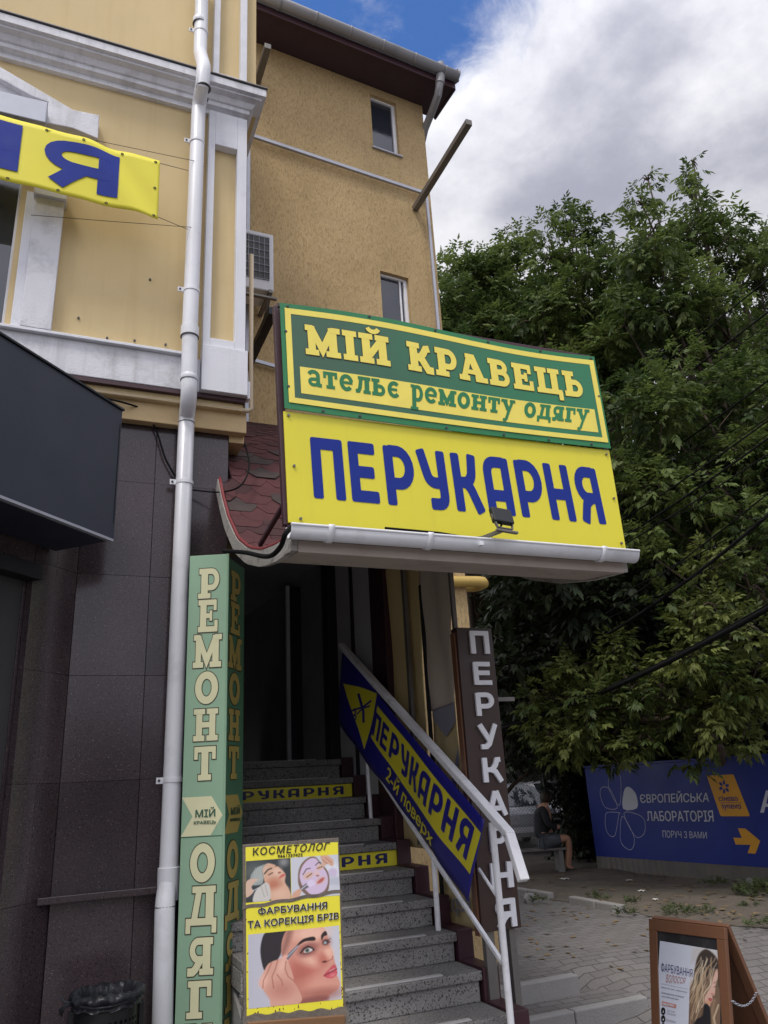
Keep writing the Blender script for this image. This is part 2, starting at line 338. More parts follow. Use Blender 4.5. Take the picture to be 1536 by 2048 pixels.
def leafmat(name, c1, c2, trans=.35):
    m = bpy.data.materials.new(name); m.use_nodes = True; N, L, b = nodes(m)
    at_ = N.new('ShaderNodeAttribute'); at_.attribute_name = 'shade'
    q = N.new('ShaderNodeMix'); q.data_type = 'RGBA'; L.new(at_.outputs['Fac'], q.inputs[0]); q.inputs[6].default_value = c1+(1,); q.inputs[7].default_value = c2+(1,)
    L.new(q.outputs[2], b.inputs['Base Color']); b.inputs['Roughness'].default_value = .55; b.inputs['Specular IOR Level'].default_value = .35
    t = N.new('ShaderNodeBsdfTranslucent'); L.new(q.outputs[2], t.inputs[0]); mx = N.new('ShaderNodeMixShader'); mx.inputs[0].default_value = trans
    L.new(b.outputs[0], mx.inputs[1]); L.new(t.outputs[0], mx.inputs[2]); L.new(mx.outputs[0], N['Material Output'].inputs[0])
    return m
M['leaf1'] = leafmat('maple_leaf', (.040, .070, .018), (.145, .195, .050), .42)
M['leafd'] = leafmat('painted_shade_leaf', (.012, .020, .008), (.034, .050, .018), .15)  # darker copy of the leaf colour: shade under the trees painted in
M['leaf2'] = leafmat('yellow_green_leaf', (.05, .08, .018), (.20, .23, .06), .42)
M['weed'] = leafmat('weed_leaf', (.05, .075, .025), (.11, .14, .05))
# ------------------------------------------------------------------ lettering
from mathutils.geometry import delaunay_2d_cdt
def arc(cx, cy, rx, ry, a0, a1, n=10):
    return [(cx+rx*math.cos(R_(a0+(a1-a0)*i/n)), cy+ry*math.sin(R_(a0+(a1-a0)*i/n))) for i in range(n+1)]
def fillet(pts, r, n=5):
    out = [pts[0]]
    for i in range(1, len(pts)-1):
        p, a, b = Vector(pts[i]), Vector(pts[i-1]), Vector(pts[i+1])
        rr = min(r, (a-p).length*.48, (b-p).length*.48)
        s0, s1 = p+(a-p).normalized()*rr, p+(b-p).normalized()*rr
        for k in range(n+1):
            t = k/n; q = s0*(1-t)**2+p*2*t*(1-t)+s1*t*t; out.append((q.x, q.y))
    return out+[pts[-1]]
def ribbon(pts, w, ext=0., rnd=0., closed=False):
    """outline quads of a stroke with mitred joints; returns list of polygons"""
    P = [Vector(p) for p in pts]; m = len(P)
    if ext and not closed:
        P[0] = P[0]+(P[0]-P[1]).normalized()*ext; P[-1] = P[-1]+(P[-1]-P[-2]).normalized()*ext
    Ls, Rs = [], []
    for i in range(m):
        if closed: d0 = (P[i]-P[i-1]).normalized(); d1 = (P[(i+1) % m]-P[i]).normalized()
        else:
            d0 = (P[i]-P[i-1]).normalized() if i else (P[1]-P[0]).normalized()
            d1 = (P[i+1]-P[i]).normalized() if i < m-1 else d0
        n0, n1 = Vector((-d0.y, d0.x)), Vector((-d1.y, d1.x)); nn = (n0+n1)
        nn = n0 if nn.length < 1e-4 else nn.normalized(); k = min(2.2, 1/max(.3, nn.dot(n0)))
        Ls.append(P[i]+nn*w/2*k); Rs.append(P[i]-nn*w/2*k)
    if closed: return [[Ls[i], Ls[(i+1) % m], Rs[(i+1) % m], Rs[i]] for i in range(m)]
    if rnd:                                      # ends with rounded corners: shorten, then add the cap polygons
        c = rnd; caps = []
        for i, j in ((0, 1), (-1, -2)):
            d = (P[i]-P[j]).normalized(); l, r = Ls[i], Rs[i]; inw = (r-l).normalized()
            caps.append([l-d*c, l-d*c*.3+inw*c*.3, l+inw*c, r-inw*c, r-d*c*.3-inw*c*.3, r-d*c]); Ls[i], Rs[i] = l-d*c, r-d*c
        return [[Ls[i], Ls[i+1], Rs[i+1], Rs[i]] for i in range(m-1)]+caps
    return [[Ls[i], Ls[i+1], Rs[i+1], Rs[i]] for i in range(m-1)]
S_, T_ = .27, .17
def sr(x, top, hw=.245, t=T_): y = 1-t/2 if top else t/2; return ([(x-hw, y), (x+hw, y)], t)
def st(x, w=S_, y0=.02, y1=.98): return ([(x, y0), (x, y1)], w)
def slab(c):
    t = T_
    G = {
     'М': ([st(.2, .23), st(.94, S_), ([(.2, .93), (.56, .2), (.94, .93)], .21), sr(.2, 0, .22), sr(.94, 0), ([(.0, .915), (.25, .915)], t), ([(.9, .915), (1.2, .915)], t)], 1.2),
     'І': ([st(.26), sr(.26, 0), sr(.26, 1)], .52),
     'Й': ([st(.24), st(.84), ([(.84, .88), (.24, .14)], .2), sr(.24, 0), sr(.84, 0), sr(.24, 1), sr(.84, 1), (arc(.54, 1.26, .2, .15, 195, 345), .13)], 1.1),
     'К': ([st(.24), ([(.3, .48), (.5, .52), (.62, .66), (.72, .84), (.86, .87)], .22), ([(.36, .52), (.54, .46), (.66, .26), (.76, .09), (.96, .085)], .24), sr(.24, 0), sr(.24, 1, .23)], .99),
     'Р': ([st(.24), ([(.02, .905), (.5, .905)]+arc(.52, .63, .22, .275, 80, -80)+[(.24, .355)], .19), sr(.24, 0, .25)], .86),
     'А': ([([(.16, .1), (.44, .95)], .19), ([(.5, .95), (.82, .1)], .28), ([(.2, .33), (.75, .33)], .14), ([(.28, .93), (.64, .93)], .14), sr(.17, 0, .2), sr(.86, 0, .24)], 1.1),
     'В': ([st(.24), ([(.02, .91), (.5, .91)]+arc(.5, .72, .2, .19, 80, -80)+[(.24, .53)], .18), ([(.24, .52), (.54, .52)]+arc(.54, .3, .22, .215, 80, -80)+[(.02, .085)], .18)], .92),
     'Е': ([st(.24), ([(.02, .915), (.8, .915)], t), ([(.02, .085), (.86, .085)], t), ([(.24, .5), (.56, .5)], .15), ([(.745, .98), (.745, .66)], .13), ([(.795, .02), (.795, .36)], .14), ([(.57, .34), (.57, .66)], .11)], .93),
     'Ц': ([st(.24), st(.82), ([(.02, .085), (1.12, .085)], t), sr(.24, 1), sr(.82, 1), ([(1.05, .1), (1.05, -.22)], .17)], 1.16),
     'Ь': ([st(.24), sr(.24, 1), ([(.24, .57), (.5, .57)]+arc(.5, .33, .24, .245, 80, -80)+[(.02, .085)], .19)], .9),
     'О': ([('c', arc(.44, .5, .31, .41, 0, 360, 28)[:-1], .24)], .9),
     'Н': ([st(.24), st(.82), ([(.24, .5), (.82, .5)], .17), sr(.24, 0), sr(.82, 0), sr(.24, 1), sr(.82, 1)], 1.08),
     'Т': ([st(.43), ([(.02, .915), (.84, .915)], t), ([(.085, .98), (.085, .62)], .14), ([(.775, .98), (.775, .62)], .14), sr(.43, 0, .25)], .88),
     'Д': ([([(.44, .93), (.28, .12)], .2), st(.8), ([(.2, .915), (1.0, .915)], t), ([(.0, .09), (1.04, .09)], .18), ([(.08, .12), (.08, -.2)], .16), ([(.96, .12), (.96, -.2)], .16)], 1.06),
     'Я': ([st(.68), ([(.9, .905), (.42, .905)]+arc(.4, .66, .22, .25, 100, 260)+[(.68, .41)], .19), ([(.48, .42), (.3, .16), (.2, .085), (.02, .085)], .22), sr(.68, 0, .24)], .94),
     'Г': ([st(.24), ([(.02, .915), (.76, .915)], t), ([(.7, .98), (.7, .58)], .14), sr(.24, 0, .25)], .8),
     'У': ([([(.2, .93), (.5, .36)], .25), ([(.78, .93), (.5, .3), (.38, .1), (.16, .085)], .16), sr(.18, 1, .2), sr(.8, 1, .18)], 1.0),
     'а': ([([(.62, .46), (.36, .44)]+arc(.34, .27, .2, .18, 110, 270)+[(.5, .1), (.62, .2)], .17), ([(.12, .74)]+arc(.38, .68, .26, .22, 140, 0)+[(.64, .3), (.68, .1), (.84, .09)], .2)], .86),
     'е': ([(arc(.44, .5, .31, .4, 12, 318, 20), .21), ([(.2, .5), (.8, .5)], .14)], .86),
     'є': ([(arc(.44, .5, .31, .4, 48, 318, 20), .21), ([(.2, .5), (.62, .5)], .14)], .82),
     'р': ([st(.24, .25, -.5, .98), ([(.02, .915), (.24, .915)], t), ([(.24, .88), (.46, .9)]+arc(.48, .49, .24, .41, 85, -85)+[(.24, .12)], .19), ([(.0, -.46), (.5, -.46)], .15)], .84),
     'у': ([([(.2, .93), (.5, .3)], .25), ([(.8, .93), (.5, .1), (.38, -.3), (.3, -.4), (.14, -.38)], .17), sr(.2, 1, .22), sr(.8, 1, .19)], 1.0),
    }
    al = {'т': 'Т', 'л': None, 'ь': 'Ь', 'м': 'М', 'о': 'О', 'н': 'Н', 'д': 'Д', 'я': 'Я', 'г': 'Г', 'к': 'К'}
    if c == 'л': return [([(.4, .93), (.32, .3), (.22, .1), (.06, .1)], .2), st(.76), ([(.22, .915), (.98, .915)], t), sr(.76, 0, .22)], .98
    if c == ' ': return [], .5
    return G[al.get(c, c) if al.get(c, c) in G else c]
def rnd_(c):
    w = .195; f = fillet
    G = {
     'П': ([[(.1, 0), (.1, 1)], [(.54, 0), (.54, 1)], [(.06, .902), (.58, .902)]], .68),
     'Е': ([[(.1, 0), (.1, 1)], [(.06, .902), (.55, .902)], [(.06, .098), (.57, .098)], [(.1, .5), (.51, .5)]], .66),
     'Р': ([f([(.1, 0), (.1, .915), (.54, .915), (.54, .36), (.1, .36)], .22, 8)[6:] if 0 else [(.1, 0), (.1, .85)], [(.1, .915), (.28, .915)]+arc(.3, .64, .235, .275, 85, -85)+[(.1, .365)], [(.1, .8), (.1, .998)]], .66),
     'У': ([f([(.07, 1), (.22, .44), (.52, .44)], .2), f([(.52, 1), (.52, .085), (.2, .085)], .2)], .68),
     'К': ([[(.1, 0), (.1, 1)], f([(.1, .5), (.34, .5), (.44, .62), (.49, 1)], .12), f([(.28, .5), (.38, .42), (.57, 0)], .1)], .66),
     'А': ([f([(.1, 0), (.1, .915), (.53, .915)], .3, 8), [(.53, 0), (.53, 1)], [(.1, .33), (.53, .33)]], .70),
     'Н': ([[(.1, 0), (.1, 1)], [(.53, 0), (.53, 1)], [(.1, .46), (.53, .46)]], .70),
     'Я': ([[(.53, 0), (.53, 1)], [(.53, .915), (.32, .915)]+arc(.3, .68, .205, .235, 95, 265)+[(.53, .445)], f([(.36, .44), (.22, .36), (.1, 0)], .1)], .68),
    }
    return [(p, w) for p in G[c][0]], G[c][1]
def sans_(c):                                  # plain grotesque for the raised letters
    w = .2
    G = {'П': [[(.1, 0), (.1, 1)], [(.7, 0), (.7, 1)], [(.1, .9), (.7, .9)]], 'Е': [[(.1, 0), (.1, 1)], [(.1, .91), (.72, .91)], [(.1, .52), (.68, .52)], [(.1, .09), (.75, .09)]],
         'Р': [[(.1, 0), (.1, 1)], [(.1, .91), (.42, .91)]+arc(.44, .66, .24, .25, 85, -85)+[(.1, .41)]], 'У': [[(.08, 1), (.44, .36)], [(.76, 1), (.42, .2), (.3, .09), (.08, .09)]],
         'К': [[(.1, 0), (.1, 1)], [(.1, .5), (.4, .5), (.55, .7), (.62, .9), (.76, .91)], [(.36, .5), (.52, .42), (.76, 0)]], 'А': [[(.08, 0), (.4, 1)], [(.42, 1), (.76, 0)], [(.2, .3), (.64, .3)]],
         'Н': [[(.1, 0), (.1, 1)], [(.7, 0), (.7, 1)], [(.1, .5), (.7, .5)]], 'Я': [[(.7, 0), (.7, 1)], [(.7, .91), (.38, .91)]+arc(.36, .68, .24, .23, 95, 265)+[(.7, .45)], [(.46, .45), (.3, .3), (.12, 0)]]}
    return [(p, w) for p in G[c]], .8
def layout(text, font, gap, grow=0.):
    """-> list of polygons in (x, y, layer), total width"""
    polys = []; x = 0
    for ch in text:
        it, adv = font(ch)
        for k, q in enumerate(it):
            closed = q[0] == 'c'
            pts, w = (q[1], q[2]) if closed else q
            for pg in ribbon(pts, w+2*grow, grow, .035 if font is rnd_ and not grow else 0, closed):
                polys.append([(p.x+x, p.y, k) for p in pg])
        x += adv+gap
    return polys, x-gap
def quadmap(Q, N=None):
    """Q = world points (bottom-left, bottom-right, top-right, top-left); maps (u, v) -> world"""
    a, b, c, d = [Vector(q) for q in Q]
    n = N or ((b-a).cross(d-a)).normalized()
    def f(u, v, h=0.):
        return (a*(1-u)+b*u)*(1-v)+(d*(1-u)+c*u)*v+n*h
    return f
def put_polys(mb, polys, wid, f, h0, step=.0004, sub=0):
    for pg in polys:
        if sub and len(pg) == 4:                 # fine grid so that the print follows a wavy cloth
            a, b, c, d = pg; n = sub
            mb.grid(lambda u, v: f(((a[0]*(1-u)+b[0]*u)*(1-v)+(d[0]*(1-u)+c[0]*u)*v)/wid, (a[1]*(1-u)+b[1]*u)*(1-v)+(d[1]*(1-u)+c[1]*u)*v, h0+a[2]*step), n, n); continue
        vs = [f(x/wid, y, h0+k*step) for x, y, k in pg]
        mb.add(vs, [tuple(range(len(vs)))])
def strokes_text(name, text, font, Q, mat, parent, h=.0015, gap=.06, grow=0., step=.0004, sub=0):
    f = quadmap(Q) if not callable(Q) else Q; tot = layout(text, font, gap, grow)[1]; x = 0; o = None
    for word in text.split(' '):                 # one mesh per word
        polys, w = layout(word, font, gap, grow); mb = MB()
        put_polys(mb, [[(p[0]+x, p[1], p[2]) for p in pg] for pg in polys], tot, f, h, step, sub)
        o = mb.build(name, mat, parent, fix=False); x += w+gap+font(' ')[1]+gap if ' ' in text else 0
    return o
def font_mesh(text, shear=0., space=1., thick=0.):
    """outlines of the built-in font, each outer contour filled with its own holes (glyphs of overlapping contours stay solid)"""
    c = bpy.data.curves.new('lettering', 'FONT'); c.body = text; c.size = 1; c.shear = shear; c.space_character = space; c.resolution_u = 5; c.fill_mode = 'NONE'
    o = bpy.data.objects.new('lettering', c); COL.objects.link(o)
    bpy.context.view_layer.update()
    me = bpy.data.meshes.new_from_object(o.evaluated_get(bpy.context.evaluated_depsgraph_get()))
    co = [Vector((p.co.x, p.co.y)) for p in me.vertices]; nb = {}
    for e in me.edges:
        a, b = e.vertices; nb.setdefault(a, []).append(b); nb.setdefault(b, []).append(a)
    seen = set(); loops = []
    for s0 in range(len(co)):                    # vertex order along a contour keeps its direction
        if s0 in seen or s0 not in nb: continue
        lp = [s0]; seen.add(s0); nx = [q for q in nb[s0] if q not in seen]
        cur = min(nx) if nx else None
        while cur is not None:
            lp.append(cur); seen.add(cur); nx = [q for q in nb[cur] if q not in seen]; cur = nx[0] if nx else None
        if len(lp) > 2: loops.append([co[k] for k in lp])
    bpy.data.objects.remove(o); bpy.data.meshes.remove(me); bpy.data.curves.remove(c)
    V2, E2, seg = [], [], []
    for L in loops:
        b = len(V2); n = len(L); V2 += L; E2 += [(b+k, b+(k+1) % n) for k in range(n)]; seg += [(*L[k], *L[(k+1) % n]) for k in range(n)]
    vo, _, fo = delaunay_2d_cdt(V2, E2, [], 0, 1e-5)[:3]
    sg = np.array(seg); F = []
    for tr in fo:                                # keep the triangles with a non-zero winding number
        cx, cy = sum(vo[k].x for k in tr)/3, sum(vo[k].y for k in tr)/3
        up = (sg[:, 1] <= cy) & (sg[:, 3] > cy); dn = (sg[:, 1] > cy) & (sg[:, 3] <= cy)
        side = (sg[:, 2]-sg[:, 0])*(cy-sg[:, 1])-(cx-sg[:, 0])*(sg[:, 3]-sg[:, 1])
        if int((up & (side > 0)).sum())-int((dn & (side < 0)).sum()) != 0: F.append(tuple(tr))
    return [(p.x, p.y, 0., 0.) for p in vo], F
def font_text(name, text, Q, mat, parent, h=.0015, bold=.02, shear=0., thick=0., space=1., mb=None):
    """built-in font, its ink box stretched to the quad Q"""
    v, f = font_mesh(text, shear, space)
    xs = [p[0] for p in v]; ys = [p[1] for p in v]; x0, x1, y0, y1 = min(xs), max(xs), min(ys), max(ys)
    fn = quadmap(Q) if not callable(Q) else Q
    m = mb or MB()
    k = bold*.6                                  # bolder weight: overlaid copies, each a hair in front of the last
    for i, (dx, dy) in enumerate([(0, 0)]+([(-k, 0), (k, 0), (0, k*.7), (0, -k*.7), (k*.7, k*.5), (-k*.7, k*.5), (k*.7, -k*.5), (-k*.7, -k*.5)] if bold >= .01 else [])):
        m.add([fn((p[0]-x0+dx+k)/(x1-x0+2*k), (p[1]-y0+dy+k*.7)/(y1-y0+1.4*k), h+i*.0003+p[3]*.0002) for p in v], f)
    return m if mb else m.build(name, mat, parent, fix=False)
def subquad(f, u0, v0, u1, v1):
    """a map for a sub-rectangle of the map f"""
    return lambda u, v, h=0.: f(u0+(u1-u0)*u, v0+(v1-v0)*v, h)
def flat(name, pts, mat, parent, h=0., f=None):
    mb = MB(); vs = [f(u, v, h) for u, v in pts]; mb.add(vs, [tuple(range(len(vs)))])
    return mb.build(name, mat, parent, fix=False)
# ------------------------------------------------------------------ printed pictures (photographs printed on posters)
def sdpoly(X, Y, P):
    P = np.array(P, float); d = np.full(X.shape, 1e9); sgn = np.ones(X.shape)
    for i in range(len(P)):
        a, b = P[i], P[i-1]; ex, ey = b[0]-a[0], b[1]-a[1]; wx, wy = X-a[0], Y-a[1]
        t = np.clip((wx*ex+wy*ey)/(ex*ex+ey*ey+1e-12), 0, 1); bx, by = wx-ex*t, wy-ey*t
        d = np.minimum(d, bx*bx+by*by)
        c1 = Y >= a[1]; c2 = Y < b[1]; c3 = ex*wy > ey*wx
        sgn = np.where((c1 & c2 & c3) | (~c1 & ~c2 & ~c3), -sgn, sgn)
    return sgn*np.sqrt(d)
class Picture:
    """pixel picture painted with soft shapes in picture coordinates (x right, y down)"""
    def __init__(self, w, h, nx, ny, bg):
        self.nx, self.ny = nx, ny
        x = (np.arange(nx)+.5)/nx*w; y = (np.arange(ny)+.5)/ny*h
        self.X, self.Y = np.meshgrid(x, y); self.px = w/nx
        self.c = np.zeros((ny, nx, 3)); self.c[:] = bg
    def over(self, m, col, a=1.):
        m = (np.clip(m, 0, 1)*a)[..., None]; self.c = self.c*(1-m)+np.array(col, float)*m; return self
    def poly(self, P, col, soft=1., a=1., smooth=True):
        if smooth and len(P) > 3:
            Q = []; n = len(P)
            for i in range(n):
                p0, p1, p2, p3 = [np.array(P[(i+k-1) % n], float) for k in range(4)]
                for t in (0, .25, .5, .75):
                    Q.append(.5*((2*p1)+(-p0+p2)*t+(2*p0-5*p1+4*p2-p3)*t*t+(-p0+3*p1-3*p2+p3)*t**3))
            P = Q
        d = sdpoly(self.X, self.Y, P); sft = max(soft, self.px*.7); return self.over(.5-d/sft/2, col, a)
    def ell(self, cx, cy, rx, ry, col, soft=.2, a=1., rot=0.):
        c, s_ = math.cos(R_(rot)), math.sin(R_(rot)); dx, dy = self.X-cx, self.Y-cy
        r = np.sqrt(((dx*c+dy*s_)/rx)**2+((-dx*s_+dy*c)/ry)**2); return self.over((1+soft-r)/(2*soft), col, a)
    def line(self, pts, w, col, soft=1., a=1.):
        d = np.full(self.X.shape, 1e9)
        for p, q in zip(pts[:-1], pts[1:]):
            ex, ey = q[0]-p[0], q[1]-p[1]; wx, wy = self.X-p[0], self.Y-p[1]; t = np.clip((wx*ex+wy*ey)/(ex*ex+ey*ey+1e-12), 0, 1)
            d = np.minimum(d, np.hypot(wx-ex*t, wy-ey*t))
        sft = max(soft, self.px*.7); return self.over(.5-(d-w/2)/sft/2, col, a)
    def build(self, name, f, parent, h=.001):
        nx, ny = self.nx, self.ny; mb = MB(); mb.grid(lambda u, v: f(u, v, h), nx, ny)
        o = mb.build(name, M['print'], parent, fix=False); me = o.data
        ca = me.color_attributes.new('print', 'FLOAT_COLOR', 'CORNER')
        g = self.c[::-1].reshape(-1, 3)/255.; g = np.where(g <= .04045, g/12.92, ((g+.055)/1.055)**2.4)
        col = np.ones((nx*ny, 4, 4), np.float32); col[:, :, :3] = g[:, None, :]
        ca.data.foreach_set('color', col.reshape(-1)); return o
# ------------------------------------------------------------------ ground
def gz(x, y):
    a = min(1, max(0, (x-4.15)/.5))                       # left part steps, right part ramps
    y0 = 6.45*(1-a)+5.2*a; y1 = 6.75*(1-a)+6.9*a
    t = min(1, max(0, (y-y0)/(y1-y0))); t = t*t*(3-2*t)
    return -.3+.3*t
def build_ground():
    xs = [-60, -20, -8]+[-4+.25*i for i in range(65)]+[15, 20, 30, 60, 400]
    ys = [-60, -20, -6]+[-2+.2*i for i in range(90)]+[18, 22, 30, 60, 600]
    mb = MB(); nx, ny = len(xs), len(ys)
    v = [(x, y, gz(x, y)) for y in ys for x in xs]
    mb.add(v, [(j*nx+i, j*nx+i+1, (j+1)*nx+i+1, (j+1)*nx+i) for j in range(ny-1) for i in range(nx-1)])
    tag(mb.build('pavement', M['paving'], smooth=True, fix=False), kind='structure')
    # two kerbed terrace steps beside the stairs
    for (y0, y1, z, x1) in ((6.24, 7.0, .004, 4.27), (5.87, 6.36, -.14, 4.66)):
        mb = MB().box(2.5, x1-.002, y0+.1, y1, -.32, z-.003); tag(mb.build('paved_step', M['paving']), kind='structure')
        mb = MB(); x = 2.5; L = .72
        n = max(2, round((x1-2.5)/L)); L = (x1-2.5)/n
        for k in range(n): mb.box(2.5+k*L+.003, 2.5+(k+1)*L-.003, y0, y0+.098, -.34, z)
        tag(mb.build('kerb', M['concrete'], bevel=.012), kind='structure')
    # bare earth between the paving and the hoarding, with an uneven edge
    rnd = random.Random(3)
    def f(u, v):
        y = 5.6+v*9.5; e = (6.95-.42*min(1, max(0, (y-6.7)/1.8))) if y < 8.5 else 6.55-.05*(y-8.5)
        e += .12*math.sin(y*2.3)+.06*math.sin(y*6.1) if y < 8.3 else .02*math.sin(y*5)
        x = e+u*(9.6-e); hgt = .03*math.sin(x*3.1)*math.sin(y*2.3)*min(1, u*6)+.012*math.sin(x*11+y*7)*min(1, u*6)
        return (x, y, gz(x, y)+.006+max(0, hgt)+.03*min(1, u*3))
    tag(MB().grid(f, 60, 120).build('dirt_ground', M['dirt'], smooth=True, fix=False), kind='structure')
    mb = MB(); y = 8.45
    while y < 14:
        L = .42+rnd.random()*.2; a = (rnd.random()-.5)*.03
        x = 6.53-.02*(y-8.4)
        if rnd.random() < .94: mb.obox((x-.06+a, y, -.05), (.11, a*.5, 0), (0, L-.015, 0), (0, 0, .11+rnd.random()*.03))
        y += L
    tag(mb.build('kerb', M['concrete'], bevel=.015), kind='structure')
build_ground()
# ------------------------------------------------------------------ front building (yellow stucco over dark granite)
YS, YP, YB, YG = 4.95, 4.88, 4.905, 5.08
CD = Vector((-.69, -.724, 0)).normalized(); CN = Vector((.724, -.69, 0)).normalized(); C0 = Vector((.07, YG, 0))   # chamfered corner
def cham(px, py, off=0.):
    return atp(px, py, C0+CN*off, CN)
def build_front():
    fb = thing('front_building', 'pale yellow stucco building with white plaster trim above dark polished granite', 'building', (0, YG, -.3))
    xj = at(24, 540, 1, 5.0).x; zt = 6.12; zb = 4.52
    w = MB()
    w.box(xj, 1.09, YS, 5.4, 4.2, 7.0).box(-3.5, -1.75, YS, 5.4, 4.2, 7.0).box(-1.75, xj, YS, 5.4, zt, 7.0).box(-1.75, xj, YS, 5.4, 4.2, zb)
    w.box(-3.5, 1.18, YS+.002, 5.4, 7.001, 9.8)
    w.box(.8, 1.088, 5.401, 6.85, 4.2, 7.0).box(.8, 1.178, 5.402, 6.85, 7.001, 9.8)
    w.build('wall', M['stucco'], fb)
    # ground floor core with the chamfered corner
    q = C0-CN*.05; e = q+CD*3.2
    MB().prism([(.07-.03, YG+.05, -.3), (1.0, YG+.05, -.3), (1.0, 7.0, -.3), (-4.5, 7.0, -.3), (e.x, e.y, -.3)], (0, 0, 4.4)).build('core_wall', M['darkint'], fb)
    bh = MB()
    for px, py in ((157, 637), (214, 677), (269, 682), (331, 690), (90, 205), (300, 560)):
        q_ = at(px, py, 1, YS); bh.lathe((q_.x, YS-.012, q_.z), [(0, 0), (.008, 0), (.008, .012)], 10, 'y')
    bh.build('wall_bolts', M['seam'], fb)
    # granite slabs
    g = MB(); rows = [-.3, .42, 1.10, 1.707, 2.325, 2.966, 3.623, 4.13]
    for a, b in zip(rows[:-1], rows[1:]):
        off = -.02 if b <= 1.11 else 0
        for x0, x1 in ((.07, .5135), (.5145, 1.017)):
            j = random.uniform(-.0015, .0015)
            g.box(x0+.001, x1-.001, YG+off+j, YG+.045, a+.0008, b-.0008)
    for k, (a, b) in enumerate(zip(rows[:-1], rows[1:])):       # right return
        g.box(1.0, 1.016, YG+.047, 6.4, a+.002, b-.002)
    tj = [(cham(62, 1200)-C0).dot(CD)]
    t1 = tj[0]
    for a, b in zip(rows[:-1], rows[1:]):
        for c0, c1 in ((0.003, t1*.5), (t1*.5+.0015, t1)):
            g.obox(C0+CD*c0+Vector((0, 0, a+.0008)), CD*(c1-c0), -CN*.045, (0, 0, b-a-.0016))
    zl = cham(62, 1160).z
    for c0, c1 in ((t1+.004, t1+.8), (t1+.804, t1+1.7)):
        g.obox(C0+CD*c0+Vector((0, 0, zl+.1)), CD*(c1-c0), -CN*.045, (0, 0, 4.1-zl-.1))
    # door jamb turning inwards
    g.obox(C0+CD*t1+CN*-.047+Vector((0, 0, -.3)), CD*.02, -CN*.3, (0, 0, zl+.3))
    g.build('granite_cladding', M['granite'], fb, bevel=.0008, seg=1)
    sl = MB().box(-.0+at(74, 1803, 1, 4.98).x, 1.02, YG-.1, YG-.001, 1.082, 1.12); sl.build('granite_sill', M['granite'], fb, bevel=.004)
    dr = thing_part = MB().obox(C0+CD*(t1+.02)-CN*.28+Vector((0, 0, -.3)), CD*1.6, -CN*.04, (0, 0, zl+.3)).build('door', M['glass'], fb)
    MB().obox(C0+CD*(t1-.02)+CN*.05+Vector((0, 0, zl)), CD*1.8, -CN*.32, (0, 0, .09)).build('door_lintel', M['darkmetal'], fb, bevel=.004)
    # pilaster with sunk panel
    p = MB(); xl, xr = .778, 1.09; pl, pr = .832, 1.012; zp0, zp1 = 4.725, 6.53
    p.box(xl, pl, YP, YS, 4.651, 6.87).box(pr, xr, YP, YS, 4.651, 6.87).box(pl, pr, YP, YS, zp1, 6.87).box(pl, pr, YP, YS, 4.651, zp0)
    p.box(.775, 1.105, YP-.02, YS, 4.283, 4.65).box(1.106, 1.128, YP, YS, 4.27, 4.41)
    p.box(.80, .85, YP, YS+.002, 7.12, 9.8).box(1.03, 1.085, YP, YS+.002, 7.12, 9.8).box(.85, 1.03, YP, YS+.002, 7.12, 7.3)
    p.build('pilaster', M['white'], fb, bevel=.004)
    # cornice swept round the corner
    prof = [(-.07, 6.86), (-.03, 6.86), (-.03, 6.905), (.015, 6.915), (.015, 6.955), (.03, 6.96), (.05, 6.985), (.055, 7.0), (.1, 7.01), (.1, 7.03), (.13, 7.035), (.13, 7.105), (-.07, 7.118)]
    c = MB(); v = []
    for pp, z in prof: v += [(-3.5, YP-pp, z), (1.09+pp, YP-pp, z), (1.09+pp, 6.6, z)]
    f = []
    for i in range(len(prof)-1):
        for k in (0, 1): f.append((i*3+k, i*3+k+1, (i+1)*3+k+1, (i+1)*3+k))
    c.add(v, f); c.build('cornice', M['whitedirty'], fb, smooth=30)
    MB().box(-3.5, 1.09+.142, YP-.142, YS, 7.119, 7.127).box(1.095, 1.232, YS+.001, 6.6, 7.119, 7.127).build('cornice_flashing', M['ledgemetal'], fb)
    # band course and its flashing, with the overhang below
    MB().box(-3.5, .772, YB, YS, 4.283, 4.545).build('band_course', M['whitedirty'], fb, bevel=.005)
    MB().box(-3.5, .640, YB-.035, YS-.001, 4.546, 4.569).build('band_ledge', M['white'], fb, bevel=.004)
    MB().box(-3.5, 1.1, YB+.004, 5.1, 4.25, 4.282).build('overhang_soffit', M['maroon'], fb)
    MB().box(-3.5, 1.13, 5.0, 5.075, 4.05, 4.249).box(1.02, 1.13, 5.076, 6.0, 4.0, 4.249).build('overhang_beam', M['beige'], fb, bevel=.006)
    MB().tube([(-2.5, 4.965, 4.2), (1.13, 4.965, 4.215), (1.16, 4.98, 4.24), (1.16, 5.0, 4.6), (1.16, 5.0, 5.62)], .017, 10).build('conduit', M['beigepipe'], fb, smooth=True)
    # window at the left edge
    x1 = at(103, 650, 1, 4.87).x; x0 = at(40, 644, 1, 4.87).x; ztc = at(120, 402, 1, 4.87).z
    cs = MB().box(x0, x1, 4.87, YS, 4.571, ztc).box(x0-.012, x1+.012, 4.845, YS, ztc+.001, ztc+.09); cs.build('window_casing', M['whitedirty'], fb, bevel=.005)
    MB().box(x0-.06, x0-.002, 4.91, YS, 4.571, ztc+.06).build('window_reveal', M['white'], fb, bevel=.003)
    wn = MB().box(xj-.02, xj+.05, 4.985, 5.05, zb, zt).box(-1.75, xj-.021, 4.985, 5.05, zt-.07, zt).box(-1.75, xj-.021, 4.985, 5.05, zb, zb+.07).build('window', M['white'], fb, bevel=.004)
    MB().box(-1.75, xj-.02, 5.01, 5.03, zb+.06, zt-.06).build('pane', M['glass'], wn)
